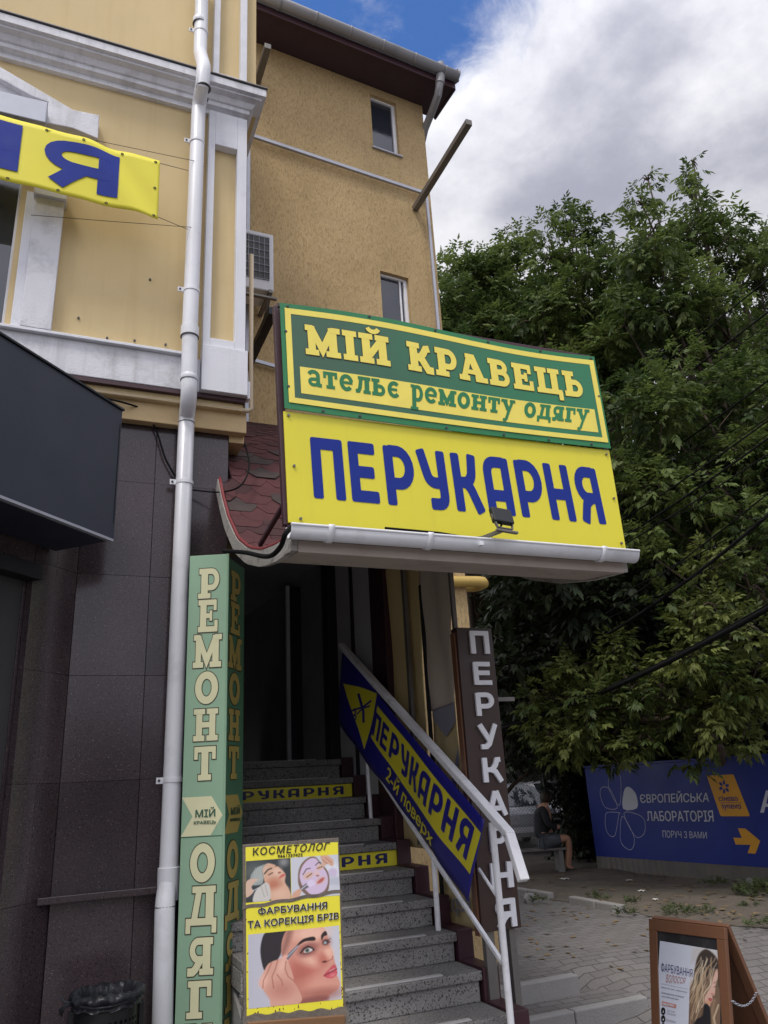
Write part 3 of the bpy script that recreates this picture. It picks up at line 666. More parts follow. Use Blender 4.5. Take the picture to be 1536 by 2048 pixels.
    MB().box(-1.75, xj+.05, 5.09, 5.38, zb, zt).build('room_interior', M['black'], wn)
    ring = [(-90, 78), (0, 133), (146, 219), (199, 230), (196, 277), (146, 256), (91, 245), (97, 204), (66, 193), (0, 157), (-90, 104)]
    pd = MB().prism([at(a, b, 1, 4.84) for a, b in ring], (0, .11, 0)).build('pediment', M['whitedirty'], fb, bevel=.006)
    tym = MB().prism([at(a, b, 1, 4.89) for a, b in [(-90, 104), (0, 157), (66, 193), (97, 204), (91, 240), (-90, 200)]], (0, .055, 0)).build('tympanum', M['white'], pd)
    hb = [(-90, 163), (0, 182), (96, 204), (91, 245), (0, 223), (-90, 203)]
    MB().prism([at(a, b, 1, 4.72) for a, b in hb], (0, .118, 0)).build('shutter_box', M['silver'], fb, bevel=.006)
build_front()
# ------------------------------------------------------------------ white downpipe on the front building
def build_downpipe():
    pts = [at(404, -60, 1, 4.838), at(403, 20, 1, 4.838), at(400.5, 104, 1, 4.838), at(403, 116, 1, 4.81), at(407.5, 132, 1, 4.68), at(406.5, 150, 1, 4.66), at(405, 172, 1, 4.67), at(401, 194, 1, 4.78), at(398, 212, 1, 4.835), at(397, 222, 1, 4.838),
           at(387, 480, 1, 4.838), at(380, 650, 1, 4.838), at(378, 772, 1, 4.838), at(377.5, 792, 1, 4.848), at(376, 812, 1, 4.90), at(374, 828, 1, 4.985), at(373, 842, 1, 5.0), at(361, 1150, 1, 5.0), at(345, 1560, 1, 5.0), at(338, 1735, 1, 5.0), at(335.5, 1768, 1, 4.99), at(331, 1800, 1, 4.95), at(329.5, 1822, 1, 4.93), at(325, 2048, 1, 4.93)]
    lastp = pts[-1].copy(); lastp.z = -.25; pts.append(lastp)
    r = [.0555]*len(pts)
    dp = thing('downpipe', 'white plastic rainwater downpipe running the full height of the yellow and granite facade', 'drainpipe', (pts[-1].x, 4.93, -.3))
    MB().tube(pts, r, 20).build('pipe', M['pipe'], dp, smooth=50)
    def sock(px, py, y, h=.14, rr=.064, n='socket'):
        a = at(px, py, 1, y); b = a-Vector((0, 0, h)); MB().tube([a+Vector((0, 0, .004)), a, b, b-Vector((0, 0, .004))], [.056, rr, rr, .056], 20).build(n, M['pipe'], dp, smooth=50)
        MB().tube([b-Vector((0, 0, .004)), b-Vector((0, 0, .008))], rr+.001, 20).build('seam', M['seam'], dp, smooth=50)
    sock(380, 655, 4.838, .075); sock(338, 1735, 5.0, .17); sock(400, 40, 4.838, .05, .059); sock(378, 752, 4.838, .03, .058)
    for (px, py, y) in ((330, 1812, 4.94), (373, 846, 5.0), (407, 176, 4.67), (402, 196, 4.78)):
        a = at(px, py, 1, y); MB().tube([a, a-Vector((0, 0, .005))], .0585, 20).build('seam', M['seam'], dp, smooth=50)
    for (px, py, y) in ((402, 64, 4.838), (394, 284, 4.838), (383, 580, 4.838), (369, 963, 5.0), (346, 1556, 5.0)):
        a = at(px, py, 1, y); m = MB().tube([a, a-Vector((0, 0, .024))], .0605, 20)
        m.box(a.x-.098, a.x-.055, a.y-.006, a.y+.004, a.z-.03, a.z+.006); m.box(a.x-.02, a.x+.02, a.y+.055, a.y+.11, a.z-.02, a.z)
        c = m.build('clamp', M['pipe'], dp, smooth=40)
        MB().lathe((a.x-.082, a.y-.012, a.z-.012), [(0, 0), (.008, 0), (.008, .007), (0, .007)], 10, 'y').build('screw', M['seam'], c)
build_downpipe()
# ------------------------------------------------------------------ navy fascia box over the entrance
def build_navy():
    P0 = Vector((.25, 4.6, 0)); z0, z1 = 3.05, 3.905
    nb = thing('fascia_box', 'dark navy blue blank fascia box over the granite entrance', 'shop fascia', (P0.x, P0.y, z0))
    MB().obox(P0+CD*0+Vector((0, 0, z0)), CD*3.2, -CN*.44, (0, 0, z1-z0)).build('box_panel', M['navy'], nb, bevel=.004)
    MB().obox(P0-CD*.006+CN*.012+Vector((0, 0, z1+.001)), CD*3.21, -CN*.46, (0, 0, .012)).build('top_flashing', M['darkmetal'], nb)
    MB().obox(P0+CD*.02+CN*.014+Vector((0, 0, z0-.016)), CD*3.17, -CN*.03, (0, 0, .015)).build('bottom_trim', M['silver'], nb)
    MB().obox(P0+CD*.012+CN*.002+Vector((0, 0, z0+.1)), CD*.004, CN*.002, (0, 0, z1-z0-.2)).build('panel_seam', M['black'], nb)
build_navy()
# ------------------------------------------------------------------ ochre building
OX, OY, OA = 1.67, 6.92, math.atan(.07)
oU = Vector((math.cos(OA), math.sin(OA), 0)); oV = Vector((-math.sin(OA), math.cos(OA), 0)); O0 = Vector((OX, OY, 0))
def ow(p): return O0+oU*(p[0]-OX)+oV*p[1]+Vector((0, 0, p[2]))       # (along wall, depth behind the face, height)
def ol(px, py, off=0.):
    q = atp(px, py, O0+oV*off, oV)-O0; return Vector((q.dot(oU)+OX, off, q.z))
def obuild(mb, *a, **k):
    mb.v = [tuple(ow(p)) for p in mb.v]; return mb.build(*a, **k)
def build_ochre():
    ob = thing('ochre_building', 'ochre rough stucco building with maroon eaves set back behind the sign', 'building', ow((3, 0, -.3)))
    xr = ol(885, 660).x; zt = 10.36
    u0, u1 = ol(740, 187), ol(800, 313); l0, l1 = ol(760, 541), ol(823, 640); l1.z = l0.z-1.06
    holes = [(u0.x, u1.x, u1.z, u0.z), (l0.x, l1.x, l1.z, l0.z), (1.0, 2.46, -.3, 3.72)]
    xs = sorted({1.0, xr}|{h[0] for h in holes}|{h[1] for h in holes}); zs = sorted({-.3, zt}|{h[2] for h in holes}|{h[3] for h in holes})
    w = MB()
    for a, b in zip(xs[:-1], xs[1:]):
        for c, d in zip(zs[:-1], zs[1:]):
            mx, mz = (a+b)/2, (c+d)/2
            if any(h[0] < mx < h[1] and h[2] < mz < h[3] for h in holes): continue
            w.add([(a, 0, c), (b, 0, c), (b, 0, d), (a, 0, d)], [(0, 1, 2, 3)])
    for h in holes:
        dp = .11
        for (a, b) in (((h[0], h[2]), (h[0], h[3])), ((h[0], h[3]), (h[1], h[3])), ((h[1], h[3]), (h[1], h[2])), ((h[1], h[2]), (h[0], h[2]))):
            w.add([(a[0], 0, a[1]), (b[0], 0, b[1]), (b[0], dp, b[1]), (a[0], dp, a[1])], [(0, 1, 2, 3)])
    w.add([(xr, 0, -.3), (xr, 5, -.3), (xr, 5, zt), (xr, 0, zt)], [(0, 1, 2, 3)])
    obuild(w, 'wall', M['ochre'], ob, fix=False)
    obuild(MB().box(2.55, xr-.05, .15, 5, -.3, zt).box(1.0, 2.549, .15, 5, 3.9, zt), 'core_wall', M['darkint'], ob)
    # dark stairwell behind the opening
    obuild(MB().box(.9, 1.0, .12, 3.2, 1.0, 3.89).box(2.47, 2.54, .12, 3.2, 1.0, 3.89).box(1.0, 2.47, 3.1, 3.2, 1.0, 3.89).box(1.0, 2.47, .12, 3.1, 3.8, 3.889), 'stairwell_wall', M['stairwall'], ob)
    for k, (h, nm) in enumerate(((holes[0], 'upper'), (holes[1], 'lower'))):
        a, b, c, d = h; t = .028
        f = MB().box(a, a+t, .05, .1, c, d).box(b-t*1.6, b, .05, .1, c, d).box(a+t, b-t*1.6, .05, .1, d-t, d).box(a+t, b-t*1.6, .05, .1, c, c+t)
        if k == 1: f.box(b-t*1.6-.055, b-t*1.6-.035, .06, .1, c+t, d-t)
        wn = obuild(f, 'window', M['letterw'], ob, bevel=.003)
        obuild(MB().box(a+t*.5, b-t, .078, .084, c+t*.5, d-t*.5), 'pane', M['glass'], wn)
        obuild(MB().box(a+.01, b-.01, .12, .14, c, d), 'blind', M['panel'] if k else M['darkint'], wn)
        obuild(MB().box(a-.02, b+.03, -.03, .049, c-.022, c-.002), 'window_sill', M['silver'], wn, bevel=.002)
    # eaves
    y0 = -.42
    obuild(MB().box(.6, 4.27, y0, .12, 10.37, 10.40), 'soffit', M['soffit'], ob)
    obuild(MB().box(.6, 4.275, y0-.03, y0-.001, 10.33, 10.43), 'fascia', M['maroon'], ob, bevel=.004)
    obuild(MB().box(4.271, 4.30, y0, .12, 10.35, 10.62), 'bargeboard', M['soffit'], ob, bevel=.004)
    rf = MB().prism([(.6, y0-.03, 10.60), (.6, 5, 13.0), (.6, 5, 12.9), (.6, y0-.03, 10.5)], (3.75, 0, 0)); obuild(rf, 'roof', M['soffit'], ob)
    gy, gzz, r = y0-.09, 10.50, .075
    def gut(u, v):
        an = math.pi*(1+u); return (1.0+v*3.28, gy+r*math.cos(an)*1.0, gzz+r*math.sin(an)*1.1)
    gt = obuild(MB().grid(gut, 14, 2).lathe((4.285, gy, gzz), [(0, 0), (r*1.02, 0), (r*1.02, -.03)], 24, 'x'), 'gutter', M['pipegrey'], ob, smooth=40, solid=.006)
    for k in range(7):
        x = 1.3+k*.46
        m = MB(); m.grid(lambda u, v: (x+v*.03, gy+(r+.006)*math.cos(math.pi*(1+u)), gzz+(r+.006)*1.1*math.sin(math.pi*(1+u))), 12, 1)
        obuild(m, 'gutter_bracket', M['pipegrey'], gt, smooth=True, solid=.005)
    return xr
XR = build_ochre()
def build_ochre_fittings():
    p = [at(881, 128, 1, 6.60), at(881, 152, 1, 6.60), at(879.5, 168, 1, 6.605), at(876, 190, 1, 6.66), at(866, 218, 1, 6.85), at(850, 258, 1, 7.10), at(846, 275, 1, 7.18)]
    e = p[-1].copy(); e.z -= .1; e.y += .1; p.append(e); e2 = e.copy(); e2.z = 0; p.append(e2)
    t = MB().tube(p, .05, 16).tube([p[1], p[2]], .06, 16)
    o = t.build('downpipe', M['pipegrey'], smooth=50, org=(e2.x, e2.y, 0)); tag(o, 'grey swan-neck downpipe at the right end of the maroon eaves', 'drainpipe')
    L = {'a': ('weathered grey steel beam sticking out past the right corner of the ochre wall', 830, 418, 940, 258, .075),
         'b': ('brown steel beam sticking out high up just below the maroon eaves', 515, 163, 536, 92, .075),
         'c': ('dark steel beam sticking out low down behind the green sign corner', 492, 738, 546, 627, .08)}
    for k in L:
        lab, x0, y0, x1, y1, w = L[k]; q = ow(ol(x0, y0)); e = at(x1, y1, 0, q.x)
        e.z = q.z; m = MB().bar(q+Vector((0, .06, 0)), e, w, w)
        o = m.build('steel_beam', M['steel'] if k == 'a' else (M['rawwood'] if k == 'x' else M['darkmetal'] if k == 'c' else M['steel']), bevel=.004, org=q); tag(o, lab, 'beam', 'beams projecting from the ochre wall')
    # light metal tube frame left on the wall
    fr = thing('tube_frame', 'thin silver square tube frame fixed across and down the ochre wall', 'metal frame', ow(ol(850, 385, -.05)))
    a, b, c = ow(ol(505, 272, -.05)), ow(ol(850, 387, -.05)), ow(ol(875, 668, -.05)); c2 = c.copy(); c2.z = 4; 
    MB().bar(a, b, .035, .045).build('cross_tube', M['silver'], fr, bevel=.003)
    MB().bar(b+Vector((0, -.03, .03)), c2+Vector((0, -.03, 0)), .035, .035, (0, 1, 0)).build('upright_tube', M['silver'], fr, bevel=.003)
    d, e = ow(ol(490, 716, -.05)), ow(ol(700, 775, -.05)); MB().bar(d, e, .03, .04).build('cross_tube', M['silver'], fr, bevel=.003)
    f = ow(ol(497, 300, -.03)); f2 = f.copy(); f2.z = 4.5; MB().bar(f, f2, .04, .03, (0, 1, 0)).build('upright_tube', M['silver'], fr, bevel=.003)
    # air conditioner
    Y = 6.5; x0, x1 = 1.1, at(547, 470, 1, Y).x; z1, z0 = at(530, 466, 1, Y).z, at(530, 580, 1, Y).z
    ac = thing('air_conditioner', 'white air conditioner unit with dark wire grille on the wall beside the pilaster', 'air conditioner', (x1-.3, Y+.15, z0))
    MB().box(x0, x1, Y, Y+.3, z0, z1).build('casing', M['white'], ac, bevel=.012)
    gx0, gx1, gz0, gz1 = x0+.1, at(538, 500, 1, Y).x, at(530, 560, 1, Y).z, at(525, 474, 1, Y).z
    MB().box(gx0, gx1, Y-.004, Y-.001, gz0, gz1).build('coil', M['black'], ac)
    g = MB()
    n = 6
    for k in range(n+1):
        z = gz0+(gz1-gz0)*k/n; g.tube([(gx0, Y-.014, z), (gx1, Y-.014, z)], .003, 6)
    for k in range(12):
        x = gx1-.055*k
        if x > gx0: g.tube([(x, Y-.014, gz0), (x, Y-.014, gz1)], .003, 6)
    g.build('wire_grille', M['silver'], ac, smooth=True)
    br = MB(); zb = z0-.1
    for x in (x1-.5, x1-.06): br.box(x, x+.04, Y-.03, 6.93, z0-.04, z0-.001).bar((x+.02, Y, z0-.03), (x+.02, 6.93, z0-.36), .03, .03)
    br.box(x0, x1+.02, Y-.05, Y-.01, z0-.12, z0-.1); br.build('bracket', M['steel'], ac)
    # gas pipe
    a = at(900, 1163, 1, 7.02); b = at(955, 1163, 1, 7.02)
    pts = [a-Vector((1, 0, 0)), a, b, b+Vector((.07, .01, 0)), b+Vector((.11, .06, 0)), b+Vector((.11, .16, 0)), b+Vector((.07, .22, 0)), b+Vector((0, .23, 0)), b+Vector((-.6, .23, 0))]
    o = MB().tube(pts, .058, 14).build('gas_pipe', M['gas'], smooth=50, org=a); tag(o, 'yellow gas pipe bending round the ochre wall corner under the canopy', 'gas pipe')
build_ochre_fittings()
# ------------------------------------------------------------------ canopy over the stairs
def build_canopy():
    X0, X1 = .955, 2.77
    cp = thing('canopy', 'entrance canopy with flared maroon shingle roof over the stairs', 'canopy', (1.9, 5.0, 2.64))
    prof = [(3.17, 2.685), (3.45, 2.71), (3.75, 2.77), (4.05, 2.87), (4.35, 3.02), (4.65, 3.26), (4.85, 3.48), (5.0, 3.68), (5.25, 3.95), (5.6, 4.26), (6.0, 4.56), (6.5, 4.87), (6.95, 5.14)]
    def interp(t):
        t = max(0, min(len(prof)-1.0001, t)); i = int(t); f = t-i; a, b = prof[i], prof[i+1]; return a[0]+(b[0]-a[0])*f, a[1]+(b[1]-a[1])*f
    # arclength table
    fine = [interp(i*.02) for i in range(int((len(prof)-1)/.02)+1)]; L = [0]
    for p, q in zip(fine[:-1], fine[1:]): L.append(L[-1]+math.hypot(q[0]-p[0], q[1]-p[1]))
    def atl(l):
        l = max(0, min(L[-1]-1e-6, l)); i = int(np.searchsorted(L, l, side='right'))-1; i = min(i, len(fine)-2); f = (l-L[i])/max(1e-9, L[i+1]-L[i])
        p, q = fine[i], fine[i+1]; ty, tz = q[0]-p[0], q[1]-p[1]; n = math.hypot(ty, tz)
        return p[0]+ty*f, p[1]+tz*f, -tz/n, ty/n           # y, z, normal
    def xl(y):                                              # roof tucks behind the granite corner
        return X0 if y < 5.0 else 1.03
    deck = MB(); v = []; f = []
    for i, (y, z) in enumerate(prof):
        for (x, dz) in ((xl(y), 0), (X1, 0), (X1, -.03), (xl(y), -.03)): v.append((x, y, z+dz))
    for i in range(len(prof)-1):
        for k in range(4): f.append((i*4+k, i*4+(k+1) % 4, i*4+4+(k+1) % 4, i*4+4+k))
    f += [(0, 1, 2, 3), tuple(len(v)-4+k for k in range(4))]
    deck.add(v, f); deck.build('roof_deck', M['maroon'], cp)
    # hexagonal tab shingles, laid from the eave upward
    rnd = random.Random(5); row = .125; tw = .25
    groups = [MB(), MB(), MB()]
    nrow = int(L[-1]/row)
    for r in range(nrow+1):
        l0 = r*row; x = X0-.3+(.5*tw if r % 2 else 0)
        while x < X1:
            pts2 = [(x+tw*.22, l0-.02), (x+tw*.78, l0-.02), (x+tw*.995, l0+row*.5), (x+tw*.995, l0+row*1.45), (x+tw*.005, l0+row*1.45), (x+tw*.005, l0+row*.5)]
            poly = []
            lift = rnd.uniform(.001, .003)+(.006 if rnd.random() < .08 else 0)
            for j, (a, l) in enumerate(pts2):
                y, z, ny, nz = atl(l); h = lift+.006 if j in (0, 1) else (lift+.003 if j in (2, 5) else .003)
                a = min(X1, max(xl(y)+.001, a)); poly.append((a, y+ny*h, z+nz*h))
            if max(p[0] for p in poly)-min(p[0] for p in poly) > .02:
                y, z, ny, nz = atl(l0); groups[rnd.choice((0, 0, 0, 1, 1, 2))].prism(poly, (0, -ny*.004, -nz*.004))
            x += tw
    allm = MB(); cnt = []
    for gm_ in groups: allm.add(gm_.v, gm_.f); cnt.append(len(gm_.f))
    sh = allm.build('shingles', SH[0], cp); sh.data.materials.append(SH[1]); sh.data.materials.append(SH[2])
    sh.data.polygons.foreach_set('material_index', [0]*cnt[0]+[1]*cnt[1]+[2]*cnt[2])
    # curved gable board on the left and right, red edge trim
    for x, w in ((X0-.03, .028), (X1+.002, .028)):
        g = MB(); v = []; f = []; n = 32; lm = 2.75
        for i in range(n+1):
            y, z, ny, nz = atl(lm*i/n)
            if x < 1.5 and y > 5.02: continue
            v += [(x, y+ny*.006, z+nz*.006), (x+w, y+ny*.006, z+nz*.006), (x+w, y-ny*.078, z-nz*.078), (x, y-ny*.078, z-nz*.078)]
        n2 = len(v)//4-1
        for i in range(n2):
            for k in range(4): f.append((i*4+k, i*4+(k+1) % 4, i*4+4+(k+1) % 4, i*4+4+k))
        f += [(0, 1, 2, 3), tuple(len(v)-4+k for k in range(4))]
        g.add(v, f); g.build('gable_board', PEEL, cp)
        t = MB().tube([(x+w/2, atl(lm*i/n)[0]+atl(lm*i/n)[2]*.014, atl(lm*i/n)[1]+atl(lm*i/n)[3]*.014) for i in range(n+1) if x > 1.5 or atl(lm*i/n)[0] < 5.02], .011, 6); t.build('edge_trim', M['redtrim'], cp, smooth=True)
    # boarded soffit: front box then a curved lining following the roof
    s0 = MB(); n = 24; v = []; f = []
    low = [(3.2, 2.612), (3.5, 2.65), (3.75, 2.728), (4.05, 2.828), (4.35, 2.955), (4.65, 3.12), (4.9, 3.36), (5.2, 3.7), (5.6, 3.78), (6.85, 3.79)]
    for y, z in low: v += [(xl(y)+.002, y, z), (X1-.02, y, z)]
    for i in range(len(low)-1): f.append((2*i, 2*i+1, 2*i+3, 2*i+2))
    s0.add(v, f); s0.build('soffit_lining', M['soffitboard'], cp, solid=.012)
    MB().box(X0, X1, 3.17, 3.198, 2.6, 2.67).build('front_fascia', M['soffitboard'], cp, bevel=.003)
    # right cheek closing the roof side
    ck = [(y, z-.05) for y, z in prof]+[(6.95, 3.8)]+[(y, z+.02) for y, z in low[::-1]]
    MB().prism([(X1-.015, y, z) for y, z in ck], (.012, 0, 0)).build('side_cheek', M['soffitboard'], cp)
    # white half-round gutter with brackets
    xa, xb = at(583, 1072, 1, 3.08).x, at(1281, 1124, 1, 3.08).x; gy, gz_, r = 3.12, 2.668, .043
    def gf(u, v): a = math.pi*(1.0+u); return (xa+(xb-xa)*v, gy+r*math.cos(a), gz_+.03+(r*math.sin(a))*1.25)
    gm = MB().grid(gf, 18, 2)
    gm.tube([(xa, gy-r, gz_+.03), (xb, gy-r, gz_+.03)], .006, 8).tube([(xa, gy+r, gz_+.035), (xb, gy+r, gz_+.035)], .004, 8)
    gt = gm.build('gutter', M['pipe'], cp, smooth=50, solid=.004)
    cpv = [(xb-.003, gy+r*math.cos(math.pi*(1+u/12)), gz_+.03+r*1.25*math.sin(math.pi*(1+u/12))) for u in range(13)]
    MB().prism(cpv, (.006, 0, 0)).build('gutter_end_cap', M['pipe'], gt)
    for px in (664, 863, 1207):
        x = at(px, 1090, 1, gy-r).x; m = MB()
        m.grid(lambda u, v: (x-.014+v*.028, gy+(r+.006)*math.cos(math.pi*(.96+1.0*u)), gz_+.032+(r+.006)*1.25*math.sin(math.pi*(.96+1.0*u))), 16, 1)
        m.build('gutter_bracket', M['pipe'], gt, smooth=True, solid=.006)
    x = at(963, 1118, 1, gy-r).x; MB().tube([(x, gy-r+.01, gz_), (x, gy-r-.025, gz_-.003)], .008, 8).box(x-.02, x+.0, gy-r-.034, gy-r-.02, gz_-.014, gz_+.006).build('outlet_nib', M['pipe'], gt, smooth=40)
    return atl
SH = [pm('shingle_red', s(86, 44, 46), .9, .2, 6, .9, 160, dirt=.3, dcol=s(60, 36, 36), ds=4, fine=.3), pm('shingle_dark', s(70, 38, 40), .9, .25, 6, .9, 160, fine=.35), pm('shingle_grey', s(70, 58, 56), .9, .25, 6, .9, 160, fine=.3)]
PEEL = pm('peeling_white_board', s(164, 160, 154), .8, .1, 5, .6, 40, dirt=1., dcol=s(52, 46, 44), ds=12, stretch=(1, 1, 2))
M['redtrim'] = pm('red_trim', s(120, 42, 46), .5, .1); M['soffitboard'] = pm('beige_boards', s(168, 156, 146), .75, .07, 3, .1, 30, dirt=.45, dcol=s(96, 82, 72), ds=5)
build_canopy()
# ------------------------------------------------------------------ the two boards standing on the canopy
SY = 3.25
def sq(pts): return [at(a, b, 1, SY) for a, b in pts]
def screws(mb, f, uv, r=.011):
    for u, v in uv:
        c = f(u, v, .002); mb.lathe(c-Vector((0, .008, 0)), [(0, 0), (r, 0.001), (r, .008)], 10, 'y')
def build_boards():
    g = thing('shop_sign', 'green tailor shop sign board with yellow frame and yellow slab lettering, upper of two', 'sign', (1.9, SY, 3.36))
    Q = sq([(567.5, 819), (1218, 899), (1185, 716), (558, 609)])
    def fg(u, v, h=0.):
        p = quadmap(Q, Vector((0, -1, 0)))(u, v, h); b = math.sin(math.pi*u)*.0
        p.z += .018*math.sin(u*math.pi*2.0)*v-.012*math.sin(u*math.pi)*(1-v); p.y -= .014
        return p
    def band(name, px, mat, h):
        """flat print given in board coordinates"""
        mb = MB(); n = 24; u0, v0, u1, v1 = px
        mb.grid(lambda u, v: fg(u0+(u1-u0)*u, v0+(v1-v0)*v, h), n, 1); return mb.build(name, mat, g, fix=False)
    pan = MB().grid(lambda u, v: fg(u, v, 0), 24, 4); pan.build('panel', M['sg'], g, fix=False, solid=.006)
    sqf = quadmap(Q, Vector((0, -1, 0)))
    def uv(px, py):
        p = at(px, py, 1, SY); a, b, c, d = [Vector(q) for q in Q]
        u = v = .5
        for _ in range(12):
            e = p-sqf(u, v); du = (b-a)*(1-v)+(c-d)*v; dv = (d-a)*(1-u)+(c-b)*u
            A = np.array([[du.x, dv.x], [du.z, dv.z]]); w = np.linalg.solve(A, [e.x, e.z]); u += w[0]; v += w[1]
        return u, v
    o0, o1 = uv(575.7, 808), uv(1182.5, 724); i0, i1 = uv(587.4, 799), uv(1174.5, 732)
    F = (o0[0], o0[1], o1[0], o1[1]); I = (i0[0], i0[1], i1[0], i1[1])
    for nm, r in (('frame_print', (F[0], F[1], F[2], I[1])), ('frame_print', (F[0], I[3], F[2], F[3])), ('frame_print', (F[0], I[1], I[0], I[3])), ('frame_print', (I[2], I[1], F[2], I[3]))): band(nm, r, M['sly'], .0075)
    band('title_ground', (I[0], I[1], I[2], I[3]), SGRAD, .0062)
    y0, y1 = uv(600, 790), uv(1182.5, 821); band('subtitle_ground', (y0[0], y0[1], y1[0]+.003, y1[1]), M['sly'], .0075)
    def tq(bl, br, tr, tl):
        a, b, c, d = [uv(*p) for p in (bl, br, tr, tl)]
        def f(u, v, h=0.):
            U = (a[0]*(1-u)+b[0]*u)*(1-v)+(d[0]*(1-u)+c[0]*u)*v; V = (a[1]*(1-u)+b[1]*u)*(1-v)+(d[1]*(1-u)+c[1]*u)*v; return fg(U, V, h)
        return f
    f1 = tq((611, 713), (1165, 797), (1157, 748), (607, 656))
    strokes_text('title_edge', 'МІЙ КРАВЕЦЬ', slab, f1, M['sedge'], g, .0082, .09, grow=.032, step=.0001)
    strokes_text('title_lettering', 'МІЙ КРАВЕЦЬ', slab, f1, M['sly'], g, .0098, .09, grow=.012, step=.0001)
    f2 = tq((613, 775), (1172, 850), (1174, 822), (611, 743))
    strokes_text('subtitle_lettering', 'ательє ремонту одягу', slab, f2, M['sg'], g, .009, .1, grow=.012, step=.0001)
    sc = MB(); screws(sc, fg, [(.25, .985), (.45, .98), (.62, .98), (.8, .985), (.985, .97), (.02, .97), (.1, .02), (.2, .02), (.45, .02), (.63, .02), (.78, .02), (.93, .02), (.012, .2), (.012, .72), (.988, .55)], .007); sc.build('screw', M['seam'], g)
    # yellow board
    y = thing('shop_sign', 'bright yellow hairdresser sign board with big blue rounded letters, lower of two', 'sign', (1.9, SY, 2.76))
    Q2 = sq([(577, 1045), (1252.5, 1100), (1218.5, 900.5), (567, 822)]); fy = quadmap(Q2, Vector((0, -1, 0)))
    MB().prism([fy(0, 0), fy(1, 0), fy(1, 1), fy(0, 1)], (0, .012, 0)).build('panel', M['sy'], y, bevel=.002)
    strokes_text('lettering', 'ПЕРУКАРНЯ', rnd_, quadmap(sq([(627.5, 996), (1217, 1049.5), (1193, 938), (619, 873.5)]), Vector((0, -1, 0))), M['sb'], y, .002, .075, step=.0001)
    sc = MB(); screws(sc, fy, [(.012, .96), (.02, .5), (.03, .04), (.985, .95), (.985, .5), (.985, .06)], .007); sc.build('screw', M['steel'], y)
    # steel frame behind both boards
    fr = thing('sign_frame', 'maroon steel frame holding up the two sign boards on the canopy', 'metal frame', (1.9, SY+.05, 2.75))
    a, b, c, d = sq([(577, 1047), (1252, 1101), (1185, 713), (556, 607)]); k = Vector((0, .035, 0))
    for n_, p, q in (('upright', a, d), ('upright', b, c), ('crossbar', d, c), ('crossbar', a, b), ('upright', (a+b)/2, (c+d)/2)):
        MB().bar(p+k, q+k, .035, .035, (0, 1, 0)).build(n_, M['maroon'], fr, bevel=.003)
    MB().bar(at(573, 1000, 1, 3.3), (at(573, 1000, 1, 3.3).x-.0, 3.82, 2.83), .022, .022).build('strut', M['maroon'], fr, bevel=.003)
    MB().bar(((b+c)/2+k), Vector((b.x, 4.3, 3.05)), .03, .03).build('strut', M['maroon'], fr, bevel=.003)
SGRAD = bpy.data.materials.new('green_fade_print'); SGRAD.use_nodes = True
def _sg():
    N, L, b = nodes(SGRAD); tc = N.new('ShaderNodeTexCoord'); sp = N.new('ShaderNodeSeparateXYZ'); L.new(tc.outputs['Generated'], sp.inputs[0])
    n = N.new('ShaderNodeTexNoise'); L.new(tc.outputs['Object'], n.inputs['Vector']); n.inputs['Scale'].default_value = 3
    a = N.new('ShaderNodeMath'); a.operation = 'MULTIPLY_ADD'; L.new(n.outputs[0], a.inputs[0]); a.inputs[1].default_value = .4; L.new(sp.outputs[0], a.inputs[2])
    r = N.new('ShaderNodeMapRange'); L.new(a.outputs[0], r.inputs[0]); r.inputs[1].default_value = .3; r.inputs[2].default_value = .95
    q = N.new('ShaderNodeMix'); q.data_type = 'RGBA'; L.new(r.outputs[0], q.inputs[0]); q.inputs[6].default_value = s(54, 92, 70)+(1,); q.inputs[7].default_value = s(38, 120, 80)+(1,)
    L.new(q.outputs[2], b.inputs['Base Color']); b.inputs['Roughness'].default_value = .35
_sg(); build_boards()
# ------------------------------------------------------------------ floodlight on its arm
def build_flood():
    Y = 3.02; c = at(1003, 1033, 1, Y)
    fl = thing('floodlight', 'black LED floodlight on a small steel arm in front of the yellow sign board', 'lamp', (c.x, Y, c.z-.1))
    up = Vector((.05, .35, .94)).normalized(); rt = Vector((1, .05, -.06)).normalized(); nn = rt.cross(up).normalized()
    w, h, d = .115, .088, .03
    MB().obox(c-rt*w/2-up*h/2-nn*d/2, rt*w, up*h, nn*d).build('housing', M['black'], fl, bevel=.006)
    fins = MB()
    for k in range(11): fins.obox(c-rt*(w*.36)+rt*(w*.72)*k/10-up*h*.05-nn*(d/2+.008), rt*.003, up*h*.3, nn*.009)
    fins.build('cooling_fins', M['black'], fl)
    MB().obox(c-rt*.02-up*h*.36-nn*(d/2+.002), rt*.036, up*.018, nn*.002).build('rating_label', M['silver'], fl)
    br = MB(); b0 = c-up*.075-Vector((0, 0, .0))
    for sgn in (-1, 1): br.bar(c+rt*sgn*(w/2+.004)-up*.0, b0+rt*sgn*(w*.36), .004, .016, nn)
    br.bar(b0-rt*w*.37, b0+rt*w*.37, .016, .004); br.build('yoke', M['steel'], fl)
    a0 = at(960, 1078, 1, 3.17); a1 = b0+Vector((-.02, 0, -.012))
    MB().bar(a0, a1, .018, .018).bar(a1-rt*.03, a1+rt*.09, .02, .012).build('arm', M['steel'], fl, bevel=.002)
    MB().tube([c-up*.04-nn*.02, c-up*.075-rt*.03, a0+Vector((.06, -.015, .015)), a0+Vector((-.05, 0, -.0)), at(880, 1066, 1, 3.18), at(770, 1056, 1, 3.18)], .006, 8).build('lead', M['rubber'], fl, smooth=True)
build_flood()
